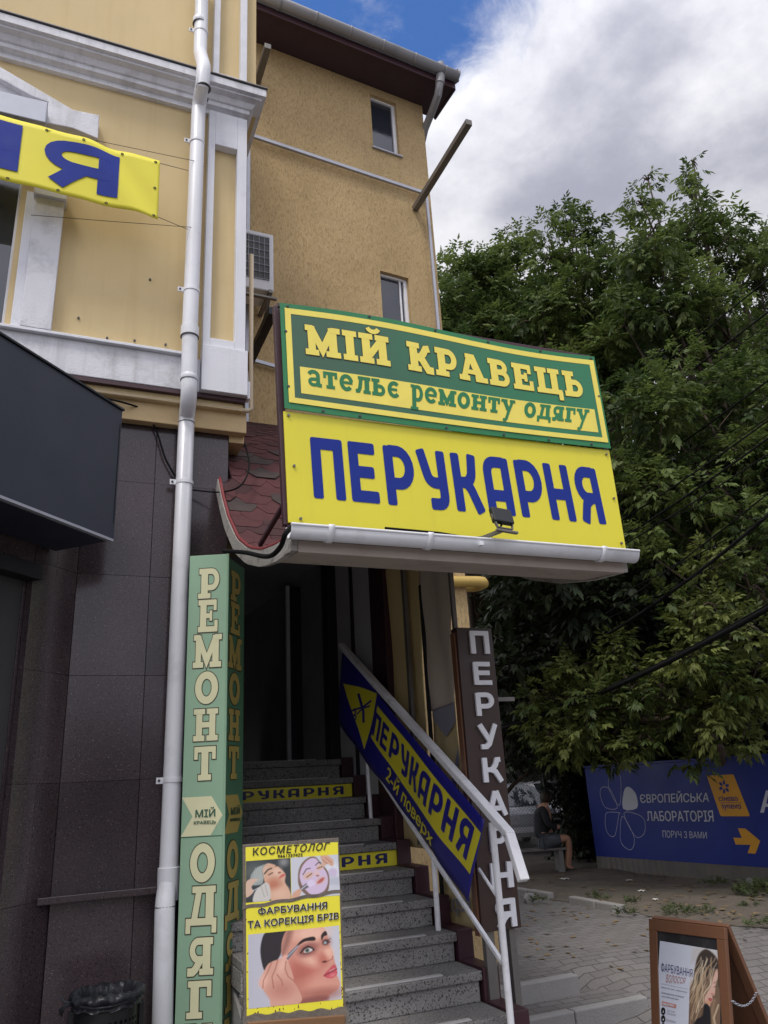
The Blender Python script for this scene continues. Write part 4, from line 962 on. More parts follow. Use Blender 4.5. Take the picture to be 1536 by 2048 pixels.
# ------------------------------------------------------------------ green corner pillar sign
def build_pillar():
    z1, z0 = 3.07, -.3
    A, B, C = Vector((.741, 4.9, 0)), Vector((.968, 4.80, 0)), Vector((1.135, 5.05, 0)); D = A+(C-B)
    ps = thing('pillar_sign', 'tall green corner pillar sign with cream slab letters down both faces', 'sign', ((A.x+C.x)/2, 4.95, z0))
    N1 = Vector(((B-A).y, -(B-A).x, 0)).normalized(); N2 = Vector(((C-B).y, -(C-B).x, 0)).normalized()
    U = Vector((0, 0, 1))
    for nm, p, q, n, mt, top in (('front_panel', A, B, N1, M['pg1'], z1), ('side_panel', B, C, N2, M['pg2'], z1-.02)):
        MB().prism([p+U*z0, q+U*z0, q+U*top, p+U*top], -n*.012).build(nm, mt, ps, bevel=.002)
    MB().prism([A-N1*.014+U*z0, B-(N1+N2)*.014+U*z0, C-N2*.014+U*z0, D+U*z0], U*(z1-z0-.05)).build('core', M['black'], ps)
    MB().bar(B+U*z0+N1*.002+N2*.002, B+U*z1+N1*.002+N2*.002, .012, .012, (0, 1, 0)).build('corner_trim', M['pg1'], ps, bevel=.002)
    z = lambda px, py, P, N: atp(px, py, P, N).z
    rows = [('Р', 80, 210), ('Е', 215, 355), ('М', 365, 508), ('О', 528, 662), ('Н', 685, 825), ('Т', 848, 995), ('О', 1270, 1430), ('Д', 1450, 1650), ('Я', 1672, 1835), ('Г', 1858, 2022), ('У', 2045, 2200)]
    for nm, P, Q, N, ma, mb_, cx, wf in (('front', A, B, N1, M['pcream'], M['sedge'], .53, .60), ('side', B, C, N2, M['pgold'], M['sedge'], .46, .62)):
        W = (Q-P).length; e = MB(); l = MB()
        for ch, y0, y1 in rows:
            if ch == 'О' and y0 > 1000:              # second word
                e.build('letter_edge', mb_, ps, fix=False); l.build('lettering', ma, ps, fix=False); e = MB(); l = MB()
            px = 880/2.16; zt, zb = z(420, 1100+y0/2.16, A, N1), z(410, 1100+y1/2.16, A, N1)
            if ch == 'Д': zb += (zt-zb)*.15
            h = zt-zb; ww = W*wf*(1.18 if ch in 'МД' else .92 if ch in 'ГТЕР' else 1.0)
            c = P+(Q-P)*cx; u = (Q-P).normalized()
            q4 = [c-u*ww/2+U*zb, c+u*ww/2+U*zb, c+u*ww/2+U*zt, c-u*ww/2+U*zt]
            for mbx, gr, hh in ((e, .03, .0015), (l, 0, .0035)):
                pl_, w = layout(ch, slab, 0, gr); put_polys(mbx, pl_, w, quadmap(q4, N), hh, .0001)
        e.build('letter_edge', mb_, ps, fix=False); l.build('lettering', ma, ps, fix=False)
        zt, zb = z(405, 1100+1065/2.16, A, N1), z(400, 1100+1235/2.16, A, N1)
        f = quadmap([P+U*zb, Q+U*zb, Q+U*zt, P+U*zt], N)
        flat('arrow_print', [(.0, 0), (.7, 0), (.97, .5), (.7, 1), (.0, 1), (.26, .5)], ma, ps, .0018, f)
        font_text('small_lettering', 'МІЙ', subquad(f, .33, .47, .8, .72), M['sgd'], ps, .0035, .03)
        font_text('small_lettering', 'КРАВЕЦЬ', subquad(f, .3, .28, .82, .38), M['sgd'], ps, .0035, .02)
    zs = z(400, 1100+1235/2.16, A, N1)-.006
    MB().prism([A+N1*.001+U*zs, B+N1*.001+U*zs, B+N1*.001+U*(zs+.004), A+N1*.001+U*(zs+.004)], N1*.0006).build('panel_joint', M['sgd'], ps)
build_pillar()
# ------------------------------------------------------------------ stairs
NY, NZ, DY, DZ = 4.063, .435, .279, .1547
SX0, SX1 = 1.04, 2.335
def build_stairs():
    sc = thing('staircase', 'grey terrazzo staircase climbing into the dark entrance under the canopy', 'stairs', (1.7, 2.95, -.3))
    for i in range(-4, 10):
        y, z = NY+DY*i, NZ+DZ*i
        m = MB().box(SX0, SX1-.0015*(i % 2), y, y+DY+.06 if i < 9 else 9.4, z-.048, z)
        m.box(SX0, SX1-.012, y+.022, y+DY+.02 if i < 9 else 9.4, max(-.32, z-DZ+.0005), z-.049)
        st_ = m.build('step', M['terrazzo'], sc, bevel=.006)
        x0, x1 = 1.16+random.uniform(-.02, .02), 2.12+random.uniform(-.03, .03)
        MB().box(x0, x1, y+.012, y+.05, z+.0005, z+.008).build('nosing_strip', M['strip'], st_, bevel=.002)
        if i in (8, 5):
            xe = at(704, 1581, 1, y+.02).x if i == 8 else at(794, 1722, 1, y+.02).x
            q = [(xe-1.2, y+.02, z-DZ+.004), (xe, y+.02, z-DZ+.004), (xe, y+.02, z-.052), (xe-1.2, y+.02, z-.052)]
            f = quadmap(q, Vector((0, -1, 0)))
            sk = MB().prism([f(0, 0), f(1, 0), f(1, 1), f(0, 1)], (0, .0015, 0)).build('riser_sticker', M['sy'], st_)
            strokes_text('lettering', 'ПЕРУКАРНЯ', rnd_, subquad(f, .035, .2, .945, .84), M['navyprint'], sk, .001, .16, step=.0001)
    # solid under the steps so that no light leaks
    MB().prism([(SX0+.01, NY-DY*4+.05, -.31), (SX0+.01, 6.9, -.31), (SX0+.01, 6.9, 1.5)], (SX1-SX0-.04, 0, 0)).build('stair_body', M['concrete'], sc)
    # maroon stepped stringer
    m = MB()
    for i in range(-4, 10):
        y, z = NY+DY*i, NZ+DZ*i; m.box(2.337, 2.44, y-.005, y+DY-.006, max(-.31, z-.42), z+.012)
    m.build('stringer', M['maroon'], sc, bevel=.004)
M['navyprint'] = pm('navy_print', s(34, 36, 96), .45, .05)
build_stairs()
# ------------------------------------------------------------------ things along the right side of the stairs
def build_side():
    HX = 2.28
    p = lambda a, b, x=HX: at(a, b, 0, x)
    hr = thing('handrail', 'chipped white metal handrail down the right side of the stairs', 'handrail', (HX, 4.0, .3))
    top = [p(682, 1290), p(966, 1608), p(1018, 1668), p(1046, 1757)]
    m = MB()
    for a, b in zip(top[:-1], top[1:]):
        d = (b-a).normalized()*.012; m.bar(a-d*.2, b+d, .056, .04, (0, 0, 1))
    m.build('top_rail', M['white_paint'], hr, bevel=.006)
    MB().bar(p(686, 1443), p(1006, 1927), .022, .022).build('lower_rail', M['white_paint'], hr, bevel=.003)
    MB().tube([p(958, 1738), p(996, 1796)], .009, 8).build('brace', M['white_paint'], hr, smooth=True)
    e = p(1024, 2070); 
    for a, b, r in (((984, 1645), (1024, 2070), .0185), ((734, 1512), (742, 1637), .015), ((867, 1712), (877, 1866), .017)):
        MB().tube([p(*a), p(*b)], r, 12).build('post', M['white_paint'], hr, smooth=50)
    # blue banner tied to the rail
    Q = [p(685, 1446), p(948, 1806), p(976, 1640), p(690, 1302)]
    f0 = quadmap([Vector(q)+Vector((-.03, 0, 0)) for q in Q], Vector((-1, 0, 0)))
    def f(u, v, h=0.):
        P = f0(u, v, h); P.x -= .007*math.sin(u*19)*math.sin(v*3.14)+.008*math.sin(u*7+v*4); P.z -= .008*math.sin(u*24)*(1-v); return P
    bn = thing('banner', 'dark blue banner with yellow arrow tied along the white handrail', 'banner', (HX, 5.0, 1.2))
    MB().grid(lambda u, v: f(u, v, 0), 60, 10).build('cloth', M['bb'], bn, fix=False, smooth=True, solid=.002)
    def uv(px, py):
        P = at(px, py, 0, HX-.03); a, b, c, d = [Vector(q) for q in Q]; u = v = .5
        for _ in range(15):
            g = f0(u, v); du = (b-a)*(1-v)+(c-d)*v; dv = (d-a)*(1-u)+(c-b)*u
            A = np.array([[du.y, dv.y], [du.z, dv.z]]); w = np.linalg.solve(A, [P.y-g.y, P.z-g.z]); u += w[0]; v += w[1]
        return u, v
    def strip(name, bot, topp, mat, h):
        b = [uv(*q) for q in bot]; t = [uv(*q) for q in topp]
        def g(u, v):
            k = u*(len(b)-1); i = min(int(k), len(b)-2); w = k-i
            B = (b[i][0]*(1-w)+b[i+1][0]*w, b[i][1]*(1-w)+b[i+1][1]*w); T = (t[i][0]*(1-w)+t[i+1][0]*w, t[i][1]*(1-w)+t[i+1][1]*w)
            return f(B[0]*(1-v)+T[0]*v, B[1]*(1-v)+T[1]*v, h)
        return MB().grid(g, 16*(len(b)-1), 6).build(name, mat, bn, fix=False, smooth=True)
    strip('arrow_print', [(689, 1367), (730, 1499)], [(689.2, 1366.5), (755, 1387)], M['by'], .003)
    strip('ribbon_print', [(741, 1473), (800, 1563), (880, 1672), (943, 1750)], [(755, 1411), (822, 1489), (900, 1590), (961, 1667)], M['by'], .003)
    def tq(bl, br, tr, tl):
        a, b, c, d = [uv(*q) for q in (bl, br, tr, tl)]
        return lambda u, v, h=0.: f((a[0]*(1-u)+b[0]*u)*(1-v)+(d[0]*(1-u)+c[0]*u)*v, (a[1]*(1-u)+b[1]*u)*(1-v)+(d[1]*(1-u)+c[1]*u)*v, h)
    strokes_text('lettering', 'ПЕРУКАРНЯ', rnd_, tq((742.5, 1466), (937, 1726), (951, 1658), (751, 1421)), M['bb'], bn, .006, .1, step=.0002, sub=4)
    font_text('small_lettering', '2-й поверх', tq((773, 1566), (864, 1698), (873, 1670), (779, 1531)), M['by'], bn, .014, .02)
    g = tq((702, 1450), (742, 1450), (752, 1385), (702, 1385)); sx = MB()
    for st_ in (([(.3, .95), (.55, .4), (.62, .05)], .09), ([(.15, .45), (.5, .52), (.85, .75)], .06), ([(.3, .3), (.52, .5), (.8, .58)], .05), (arc(.16, .36, .1, .08, 0, 360, 12), .05), (arc(.2, .2, .1, .08, 0, 360, 12), .05)):
        for pg in ribbon(*st_): sx.add([g(q.x, q.y, .0045) for q in pg], [tuple(range(len(pg)))])
    sx.build('scissors_print', M['bb'], bn, fix=False)
    ties = MB()
    for u in (.12, .3, .5, .7, .88, .985):
        a = f(u, .985, .002); ties.tube([a, a+Vector((.0, 0, .04)), a+Vector((.04, 0, .03))], .002, 5)
    ties.build('tie', M['rubber'], bn)
    # maroon post and lining
    T = 2.45
    q = lambda a, b: at(a, b, 0, T)
    z_at = lambda y: NZ+DZ*((y-NY)/DY)
    o = MB().box(T-.02, T+.05, q(768, 1140).y, q(740, 1140).y, .9, 3.75).build('post', M['maroon'], bevel=.005, org=(T, q(755, 1140).y, .9)); tag(o, 'square maroon post standing between the grey lining and the yellow tarpaulin', 'post')
    y0 = q(740, 1140).y+.003
    ln = thing('side_lining', 'pale grey wall lining panels inside the dark stair entrance', 'wall panel', (T, 6.4, 1.4))
    MB().box(T+.0, T+.03, y0, 6.45, 1.2, 3.75).build('panel', M['panel'], ln); MB().box(T+.0, T+.03, 6.455, 6.9, 1.2, 3.75).build('panel', M['panel'], ln)
    MB().box(T-.02, T-.001, 6.43, 6.475, 1.5, 3.75).build('cover_strip', M['black'], ln)
    MB().box(T-.09, T+.05, 6.905, 7.08, 1.5, 3.75).build('end_post', M['darkmetal'], ln, bevel=.004)
    # tarpaulins
    def tarp(name, pts, mat, lab, x=T, amp=.012, ph=0.):
        Q = [at(a, b, 0, x) for a, b in pts]; ff = quadmap(Q, Vector((-1, 0, 0)))
        def g(u, v): P = ff(u, v); P.x += amp*(math.sin(u*9+ph+v*3)+.6*math.sin(v*11+u*4+ph)); return P
        o = MB().grid(g, 16, 24).build(name, mat, fix=False, smooth=True, solid=.002, org=Q[0]); return tag(o, lab, 'tarpaulin', 'tarpaulins screening the stairs')
    tarp('tarpaulin', [(791, 1688), (862, 1700), (843, 1128), (768, 1128)], M['yellow_tarp'], 'yellowish tarpaulin hung left of the grey steel stake', T+.03)
    tarp('tarpaulin', [(857, 1424), (912, 1402), (895, 1128), (840, 1128)], M['tan_tarp'], 'wrinkled grey beige tarpaulin hanging beside the top of the brown letter sign', T+.0, .01, 2.)
    t3 = tarp('tarpaulin', [(893, 1866), (950, 1862), (910, 1400), (862, 1404)], M['yellow_tarp'], 'pale printed tarpaulin hanging lowest, below the grey beige one', T+.035, .008, 4.)
    ff = quadmap([at(a, b, 0, T+.02) for a, b in ((893, 1866), (950, 1862), (910, 1400), (862, 1404))], Vector((-1, 0, 0)))
    flat('print', [(.05, .99), (.98, .99), (.98, .90), (.55, .83), (.05, .92)], M['grey_print'], t3, .004, ff)
    flat('print', [(.1, .74), (.55, .6), (.98, .78), (.98, .72), (.6, .5), (.2, .6)], M['grey_print'], t3, .004, ff)
    font_text('lettering', 'верх', lambda u, v, h=0.: ff(.95-.85*u, .06+.075*v, h), M['grey_print'], t3, .004, .02)
    for lab, a, b, w in (('tall grey steel stake in the middle of the yellow tarpaulin', (806, 1136), (842, 1690), .05), ('dark steel stake between the grey beige tarpaulin and the brown letter sign', (900, 1136), (925, 1420), .03)):
        a_, b_ = at(*a, 0, T-.01), at(*b, 0, T-.01); b_ = Vector((a_.x, a_.y, b_.z))
        o = MB().bar(a_, b_, w, .03, (1, 0, 0)).build('stake', M['steel'], bevel=.003, org=b_); tag(o, lab, 'stake')
    a_ = at(862, 1420, 0, T); o = MB().bar(Vector((T-.015, a_.y, a_.z+.9)), Vector((T-.015, a_.y, -.2)), .022, .022, (1, 0, 0)).build('stake', M['darkmetal'], org=(T, a_.y, -.2)); tag(o, 'thin dark stake at the left edge of the pale printed tarpaulin', 'stake')
    # brown vertical sign with raised letters
    Y = 4.30; x0, x1 = 2.335, 2.592; z0, z1 = .782, 2.52
    bs = thing('letter_sign', 'tall narrow brown sign with raised white letters reading downward', 'sign', (2.46, Y, -.3))
    MB().box(x0, x1, Y, Y+.08, z0, z1).build('box_panel', M['browns'], bs, bevel=.003)
    MB().box(x0-.012, x0-.001, Y+.02, Y+.07, z0-.02, z1-.03).build('side_batten', M['wood'], bs)
    MB().box(2.36, 2.42, Y+.02, Y+.06, -.3, z0-.001).box(2.52, 2.56, Y+.02, Y+.06, -.3, z0-.001).build('leg', M['steel'], bs)
    MB().box(x1-.02, x1+.17, Y+.081, Y+.1, 2.065, 2.09).build('mounting_bar', M['steel'], bs)
    LT = [('П', 938, 976, 1263, 1308), ('Е', 945, 983, 1325, 1370), ('Р', 949, 987, 1386, 1432), ('У', 953, 992, 1449, 1498), ('К', 964, 1003, 1515, 1564), ('А', 972, 1013, 1582, 1631), ('Р', 977, 1012, 1651, 1704), ('Н', 979, 1024, 1724, 1776), ('Я', 989, 1031, 1797, 1854)]
    for ch, xa, xb, ya, yb in LT:
        c = at((xa+xb)/2, (ya+yb)/2, 1, Y); zt = at((xa+xb)/2, ya, 1, Y).z; zb = at((xa+xb)/2, yb, 1, Y).z
        w = (at(xb, (ya+yb)/2, 1, Y).x-at(xa, (ya+yb)/2, 1, Y).x)*.97; cx = 2.487+(c.x-2.487)*.5
        Qd = [Vector((cx-w/2, Y, zb)), Vector((cx+w/2, Y, zb)), Vector((cx+w/2, Y, zt)), Vector((cx-w/2, Y, zt))]
        lm = MB(); fq = quadmap(Qd, Vector((0, -1, 0))); pl_, wd = layout(ch, sans_, 0)
        for pg in pl_:
            a_ = [fq(min(1.03, (x-.0)/wd), y, .003) for x, y, k in pg]; lm.prism(a_, Vector((0, -.016-.0006*pg[0][2], 0)))
        lm.build('letter', M['letterw'], bs)
build_side()
# interior door at the head of the stairs
def build_inner_door():
    d = thing('inner_door', 'thin framed glass door half lost in the dark stairwell', 'door', (1.7, 7.9, 1.83))
    zb = NZ+DZ*9+.002; Y = 7.9; m = MB()
    xs = [at(px, 1400, 1, Y).x for px in (578, 622, 668)]
    for x in xs: m.box(x-.02, x+.02, Y, Y+.05, zb, 3.7)
    m.build('door_frame', M['letterw'], d, bevel=.003)
    MB().box(xs[0]+.021, xs[1]-.021, Y+.02, Y+.03, zb, 3.7).build('pane', M['glass'], d); MB().box(xs[1]+.021, xs[2]-.021, Y+.02, Y+.03, zb, 3.7).build('pane', M['glass'], d)
    MB().box(xs[1]+.021, xs[2]-.021, Y-.004, Y+.018, zb+1.0, zb+1.04).build('crossbar', M['white'], d)
build_inner_door()
# ------------------------------------------------------------------ yellow banner on the yellow wall
def build_wall_banner():
    Y = 4.66
    Q = [at(-330, 275, 1, Y), at(316, 437, 1, Y), at(320, 322, 1, Y), at(-330, 132, 1, Y)]
    f0 = quadmap(Q, Vector((0, -1, 0)))
    def f(u, v, h=0.):
        P = f0(u, v, h)
        d = (u-.86)*6.5+(v-.5)*1.15                              # one big diagonal fold towards the lower right corner
        P.y -= .020*math.exp(-(d+.05)**2*5)-.022*math.exp(-(d-.35)**2*9)
        P.y += .003*math.sin(u*40+v*5)*(1-v)+.004*math.sin(u*17)
        P.z -= .004*abs(math.sin(u*21))*v
        return P
    b = thing('banner', 'bright yellow vinyl banner with blue letters roped across the yellow facade', 'banner', Q[1])
    MB().grid(lambda u, v: f(u, v), 110, 14).build('cloth', M['by'], b, fix=False, smooth=True, solid=.002)
    def uv(px, py):
        P = at(px, py, 1, Y); a, b_, c, d = [Vector(q) for q in Q]; u = v = .5
        for _ in range(15):
            g = f0(u, v); du = (b_-a)*(1-v)+(c-d)*v; dv = (d-a)*(1-u)+(c-b_)*u
            A = np.array([[du.x, dv.x], [du.z, dv.z]]); w = np.linalg.solve(A, [P.x-g.x, P.z-g.z]); u += w[0]; v += w[1]
        return u, v
    def letter(ch, px):
        a, b_, c, d = [uv(*p) for p in px]
        fn = lambda u, v, h=0.: f((a[0]*(1-u)+b_[0]*u)*(1-v)+(d[0]*(1-u)+c[0]*u)*v, (a[1]*(1-u)+b_[1]*u)*(1-v)+(d[1]*(1-u)+c[1]*u)*v, h)
        mb = MB(); G = {'Я': ([([(.86, 0), (.86, .5)], .28), ([(.86, .45), (.86, 1)], .28), ([(.9, .89), (.4, .89)]+arc(.38, .66, .27, .225, 95, 265)+[(.9, .435)], .22), ([(.5, .44), (.36, .27), (.17, .02)], .25)], 1.),
                         'Н': ([([(.15, 0), (.15, .5)], .28), ([(.15, .5), (.15, 1)], .28), ([(.86, 0), (.86, .5)], .28), ([(.86, .5), (.86, 1)], .28), ([(.1, .5), (.9, .5)], .22)], 1.)}[ch]
        polys = []
        for k, (pts, w) in enumerate(G[0]):
            P2 = []
            for a2, b2 in zip(pts[:-1], pts[1:]):
                for t in range(4): P2.append((a2[0]+(b2[0]-a2[0])*t/4, a2[1]+(b2[1]-a2[1])*t/4))
            P2.append(pts[-1])
            for pg in ribbon(P2, w): polys.append([(q.x, q.y, k) for q in pg])
        put_polys(mb, polys, 1., fn, .006, .0003, 6); mb.build('lettering', M['sb'], b, fix=False)
    letter('Я', [(84, 361), (234, 398), (240, 312), (92, 270)])
    letter('Н', [(-150, 296), (35, 344), (46, 252), (-140, 200)])
    ey = MB(); 
    for u, v in [(x, .955) for x in (.12, .28, .45, .62, .74, .87, .985)]+[(x, .045) for x in (.12, .3, .5, .66, .82, .985)]+[(.985, .5)]:
        c = f(u, v, .003); ey.lathe(c, [(.005, 0), (.0085, -.003), (.011, 0)], 12, 'y')
    ey.build('eyelet', M['darkmetal'], b, smooth=True)
    wr = MB()
    pa = lambda px, py, y: at(px, py, 1, y)
    wr.tube([f(.985, .95, .004), pa(376, 341, 4.79)], .0022, 6).tube([f(.985, .045, .004), pa(376, 459, 4.8)], .0022, 6)
    wr.tube([f(.62, .95, .004), pa(390, 322, 4.79), pa(408, 334, 4.82)], .002, 6)
    wr.tube([pa(62, 430, 4.83), pa(200, 441, 4.8), pa(390, 455, 4.79), pa(401, 458, 4.83)], .002, 6)
    wr.build('tie_wire', M['darkmetal'], b, smooth=True)
build_wall_banner()
# ------------------------------------------------------------------ printed boards
def pic_brow():
    # picture coordinates measured on the enlarged poster: x 0..990, y 0..790
    P = Picture(990, 790, 132, 106, (188, 187, 196))
    X, Y = P.X, P.Y
    P.over(np.clip((X-600)/500, 0, 1)*.5, (206, 208, 216)).over(np.clip((400-X)/500, 0, 1)*.5, (170, 168, 180))
    k = lambda L: [(x-85, y-1105+100*(x-85)/990) for x, y in L]
    sk = (205, 146, 128)
    P.poly(k([(500, 1050), (380, 1050), (265, 1085), (222, 1190), (212, 1310), (232, 1440), (262, 1500), (330, 1450), (420, 1330), (450, 1180), (520, 1060)]), (40, 34, 38), 6)
    P.poly(k([(500, 1050), (620, 1000), (800, 980), (890, 1020), (930, 1090), (962, 1180), (955, 1215), (990, 1290), (1002, 1345), (1018, 1420), (1034, 1470), (1030, 1530), (1050, 1590), (1062, 1640), (1030, 1700), (950, 1745), (900, 1800), (620, 1860), (560, 1620), (520, 1450), (440, 1340), (440, 1180)]), sk, 5)
    P.ell(*k([(760, 1090)])[0], 190, 90, (236, 190, 168), .5, .8).ell(*k([(660, 1480)])[0], 190, 130, (186, 98, 84), .6, .75, -20)
    P.ell(*k([(720, 1390)])[0], 110, 60, (232, 186, 164), .6, .8, 20).ell(*k([(620, 1600)])[0], 110, 190, (170, 98, 84), .6, .6).ell(*k([(820, 1640)])[0], 190, 80, (214, 150, 130), .6, .6)
    P.ell(*k([(870, 1740)])[0], 220, 60, (156, 92, 80), .6, .7).poly(k([(900, 1760), (905, 1815), (640, 1860), (620, 1800)]), (120, 66, 60), 20, .7)
    P.ell(*k([(890, 1380)])[0], 50, 60, (188, 108, 92), .6, .8).ell(*k([(950, 1290)])[0], 45, 75, (232, 182, 160), .6, .9, -20).ell(*k([(915, 1190)])[0], 60, 60, (176, 112, 98), .6, .7)
    P.poly(k([(500, 1050), (470, 1150), (430, 1300), (460, 1330), (520, 1200), (560, 1060)]), (110, 70, 62), 26, .55)
    P.ell(*k([(720, 1270)])[0], 100, 62, (122, 66, 62), .5, .8, -18).ell(*k([(726, 1278)])[0], 52, 24, (214, 208, 206), .15, 1, -14).ell(*k([(712, 1280)])[0], 26, 26, (110, 124, 116), .15).ell(*k([(712, 1280)])[0], 11, 11, (20, 18, 20), .2)
    P.line(k([(640, 1310), (672, 1262), (720, 1235), (770, 1258), (785, 1276)]), 14, (28, 18, 20), 4).line(k([(660, 1318), (720, 1318), (780, 1278)]), 6, (70, 34, 34), 4, .8)
    P.poly(k([(602, 1222), (650, 1170), (700, 1145), (790, 1130), (800, 1170), (705, 1178), (640, 1210), (606, 1236)]), (38, 24, 24), 5)
    P.poly(k([(872, 1112), (918, 1066), (938, 1108), (898, 1128), (876, 1170)]), (44, 28, 28), 6)
    P.ell(*k([(918, 1190)])[0], 36, 30, (74, 44, 46), .4).ell(*k([(914, 1196)])[0], 18, 16, (150, 160, 160), .2).line(k([(930, 1180), (975, 1150)]), 5, (40, 30, 34), 4).line(k([(935, 1190), (972, 1185)]), 5, (40, 30, 34), 4)
    P.ell(*k([(900, 1402)])[0], 26, 10, (86, 40, 40), .5).line(k([(930, 1395), (985, 1375), (992, 1345)]), 8, (160, 86, 76), 6)
    P.poly(k([(884, 1553), (940, 1486), (992, 1436), (1022, 1440), (1032, 1490), (1034, 1535), (968, 1580)]), (196, 84, 92), 5).line(k([(890, 1552), (960, 1512), (1032, 1478)]), 8, (96, 30, 38), 4).line(k([(950, 1504), (1010, 1476)]), 6, (220, 196, 190), 4).ell(*k([(985, 1545)])[0], 34, 14, (226, 132, 136), .6, .8, -20)
    # hand with tweezers
    hd = (208, 156, 138)
    P.poly(k([(480, 1345), (500, 1390), (540, 1500), (560, 1590), (545, 1600), (600, 1680), (630, 1830), (340, 1880), (300, 1790), (230, 1690), (196, 1625), (230, 1540), (280, 1440), (330, 1400), (400, 1375)]), hd, 5)
    P.ell(*k([(240, 1600)])[0], 40, 70, (228, 180, 162), .6, .8, 20).ell(*k([(430, 1700)])[0], 120, 80, (176, 112, 98), .7, .6).ell(*k([(440, 1440)])[0], 40, 80, (226, 178, 160), .6, .8, 20)
    for a in ([(330, 1405), (290, 1500), (240, 1600), (232, 1680)], [(395, 1380), (370, 1470), (330, 1560), (345, 1680)], [(480, 1400), (470, 1480), (500, 1560), (548, 1595)], [(385, 1540), (430, 1600), (440, 1650)]): P.line(k(a), 9, (150, 88, 76), 6, .8)
    P.poly(k([(488, 1335), (600, 1228), (624, 1228), (520, 1360), (500, 1380)]), (108, 106, 116), 3).line(k([(500, 1345), (612, 1232)]), 5, (226, 226, 230), 3).ell(*k([(472, 1352)])[0], 34, 20, (224, 170, 154), .3, 1, -35)
    return P
def pic_cap():
    P = Picture(470, 440, 64, 60, (52, 56, 58)); k = lambda L: [(x-62, y-305) for x, y in L]
    P.ell(*k([(460, 345)])[0], 50, 45, (150, 150, 150), .6, .8).ell(*k([(150, 420)])[0], 130, 100, (84, 90, 88), .6)
    P.poly(k([(300, 345), (380, 375), (430, 420), (478, 480), (470, 560), (510, 640), (520, 750), (330, 750), (300, 640), (260, 560), (235, 430), (250, 370)]), (206, 164, 138), 6)
    P.ell(*k([(350, 580)])[0], 70, 60, (178, 106, 82), .6, .8).ell(*k([(390, 440)])[0], 50, 40, (226, 190, 168), .6, .8).ell(*k([(420, 680)])[0], 100, 60, (220, 180, 156), .6, .8)
    P.poly(k([(300, 345), (180, 380), (110, 470), (120, 560), (200, 570), (240, 540), (235, 430), (250, 370)]), (150, 156, 152), 6)
    for i in range(7): P.line(k([(130+i*18, 560-i*8), (160+i*22, 380)]), 4, (205, 208, 205), 3, .7)
    P.line(k([(255, 455), (290, 415), (330, 402)]), 12, (36, 26, 24), 4).line(k([(300, 470), (340, 450)]), 9, (50, 34, 32), 4).line(k([(372, 384), (398, 376)]), 8, (60, 40, 36), 4)
    P.poly(k([(400, 520), (440, 478), (478, 478), (450, 502)]), (196, 92, 92), 4).ell(*k([(412, 455)])[0], 16, 10, (150, 90, 78), .5)
    P.poly(k([(62, 540), (110, 500), (190, 510), (150, 540), (120, 590), (140, 640), (62, 690)]), (204, 172, 152), 5).poly(k([(140, 750), (150, 650), (200, 590), (270, 550), (310, 600), (300, 750)]), (196, 192, 186), 6).line(k([(130, 630), (190, 600)]), 8, (210, 214, 216), 3)
    P.line(k([(220, 590), (250, 700)]), 5, (150, 146, 142), 4).line(k([(260, 570), (285, 690)]), 5, (150, 146, 142), 4)
    return P
def pic_mask():
    P = Picture(520, 440, 68, 58, (196, 198, 206)); k = lambda L: [(x-535, y-275) for x, y in L]
    P.ell(*k([(980, 480)])[0], 90, 120, (214, 216, 224), .3).ell(*k([(985, 470)])[0], 55, 50, (196, 182, 206), .3).ell(*k([(1010, 560)])[0], 90, 50, (182, 184, 196), .4)
    P.poly(k([(620, 600), (608, 470), (640, 360), (720, 290), (800, 285), (870, 370), (930, 450), (945, 560), (900, 690), (720, 700)]), (120, 96, 84), 6)
    P.poly(k([(640, 560), (625, 470), (660, 370), (730, 305), (800, 300), (860, 380), (915, 460), (930, 560), (880, 660), (760, 690), (690, 640)]), (204, 184, 210), 6)
    P.ell(*k([(720, 480)])[0], 55, 32, (214, 176, 154), .4, 1, -25).ell(*k([(850, 400)])[0], 45, 28, (214, 176, 154), .4, 1, -25).ell(*k([(850, 545)])[0], 55, 30, (214, 170, 150), .4, 1, -30).poly(k([(790, 430), (850, 470), (820, 500), (790, 490)]), (216, 186, 186), 8)
    P.line(k([(660, 468), (700, 410), (740, 405)]), 8, (66, 48, 42), 4).line(k([(800, 375), (830, 350), (860, 355)]), 8, (66, 48, 42), 4)
    P.line(k([(700, 500), (755, 462)]), 7, (56, 40, 38), 3).line(k([(820, 412), (872, 395)]), 7, (56, 40, 38), 3)
    P.poly(k([(808, 572), (850, 525), (892, 518), (860, 562)]), (176, 92, 92), 4).ell(*k([(818, 490)])[0], 16, 9, (150, 96, 92), .5)
    P.poly(k([(612, 628), (700, 560), (725, 600), (625, 640)]), (96, 92, 100), 4).line(k([(630, 628), (710, 572)]), 8, (226, 226, 232), 3).poly(k([(700, 560), (760, 530), (790, 580), (725, 605)]), (214, 200, 224), 6)
    P.poly(k([(535, 690), (560, 650), (610, 620), (640, 640), (600, 720), (535, 725)]), (206, 158, 134), 5).poly(k([(860, 275), (930, 275), (1000, 340), (985, 400), (930, 370), (890, 390), (870, 330)]), (206, 162, 140), 6).line(k([(880, 320), (930, 370)]), 5, (160, 110, 92), 4).line(k([(910, 300), (975, 360)]), 5, (160, 110, 92), 4)
    return P
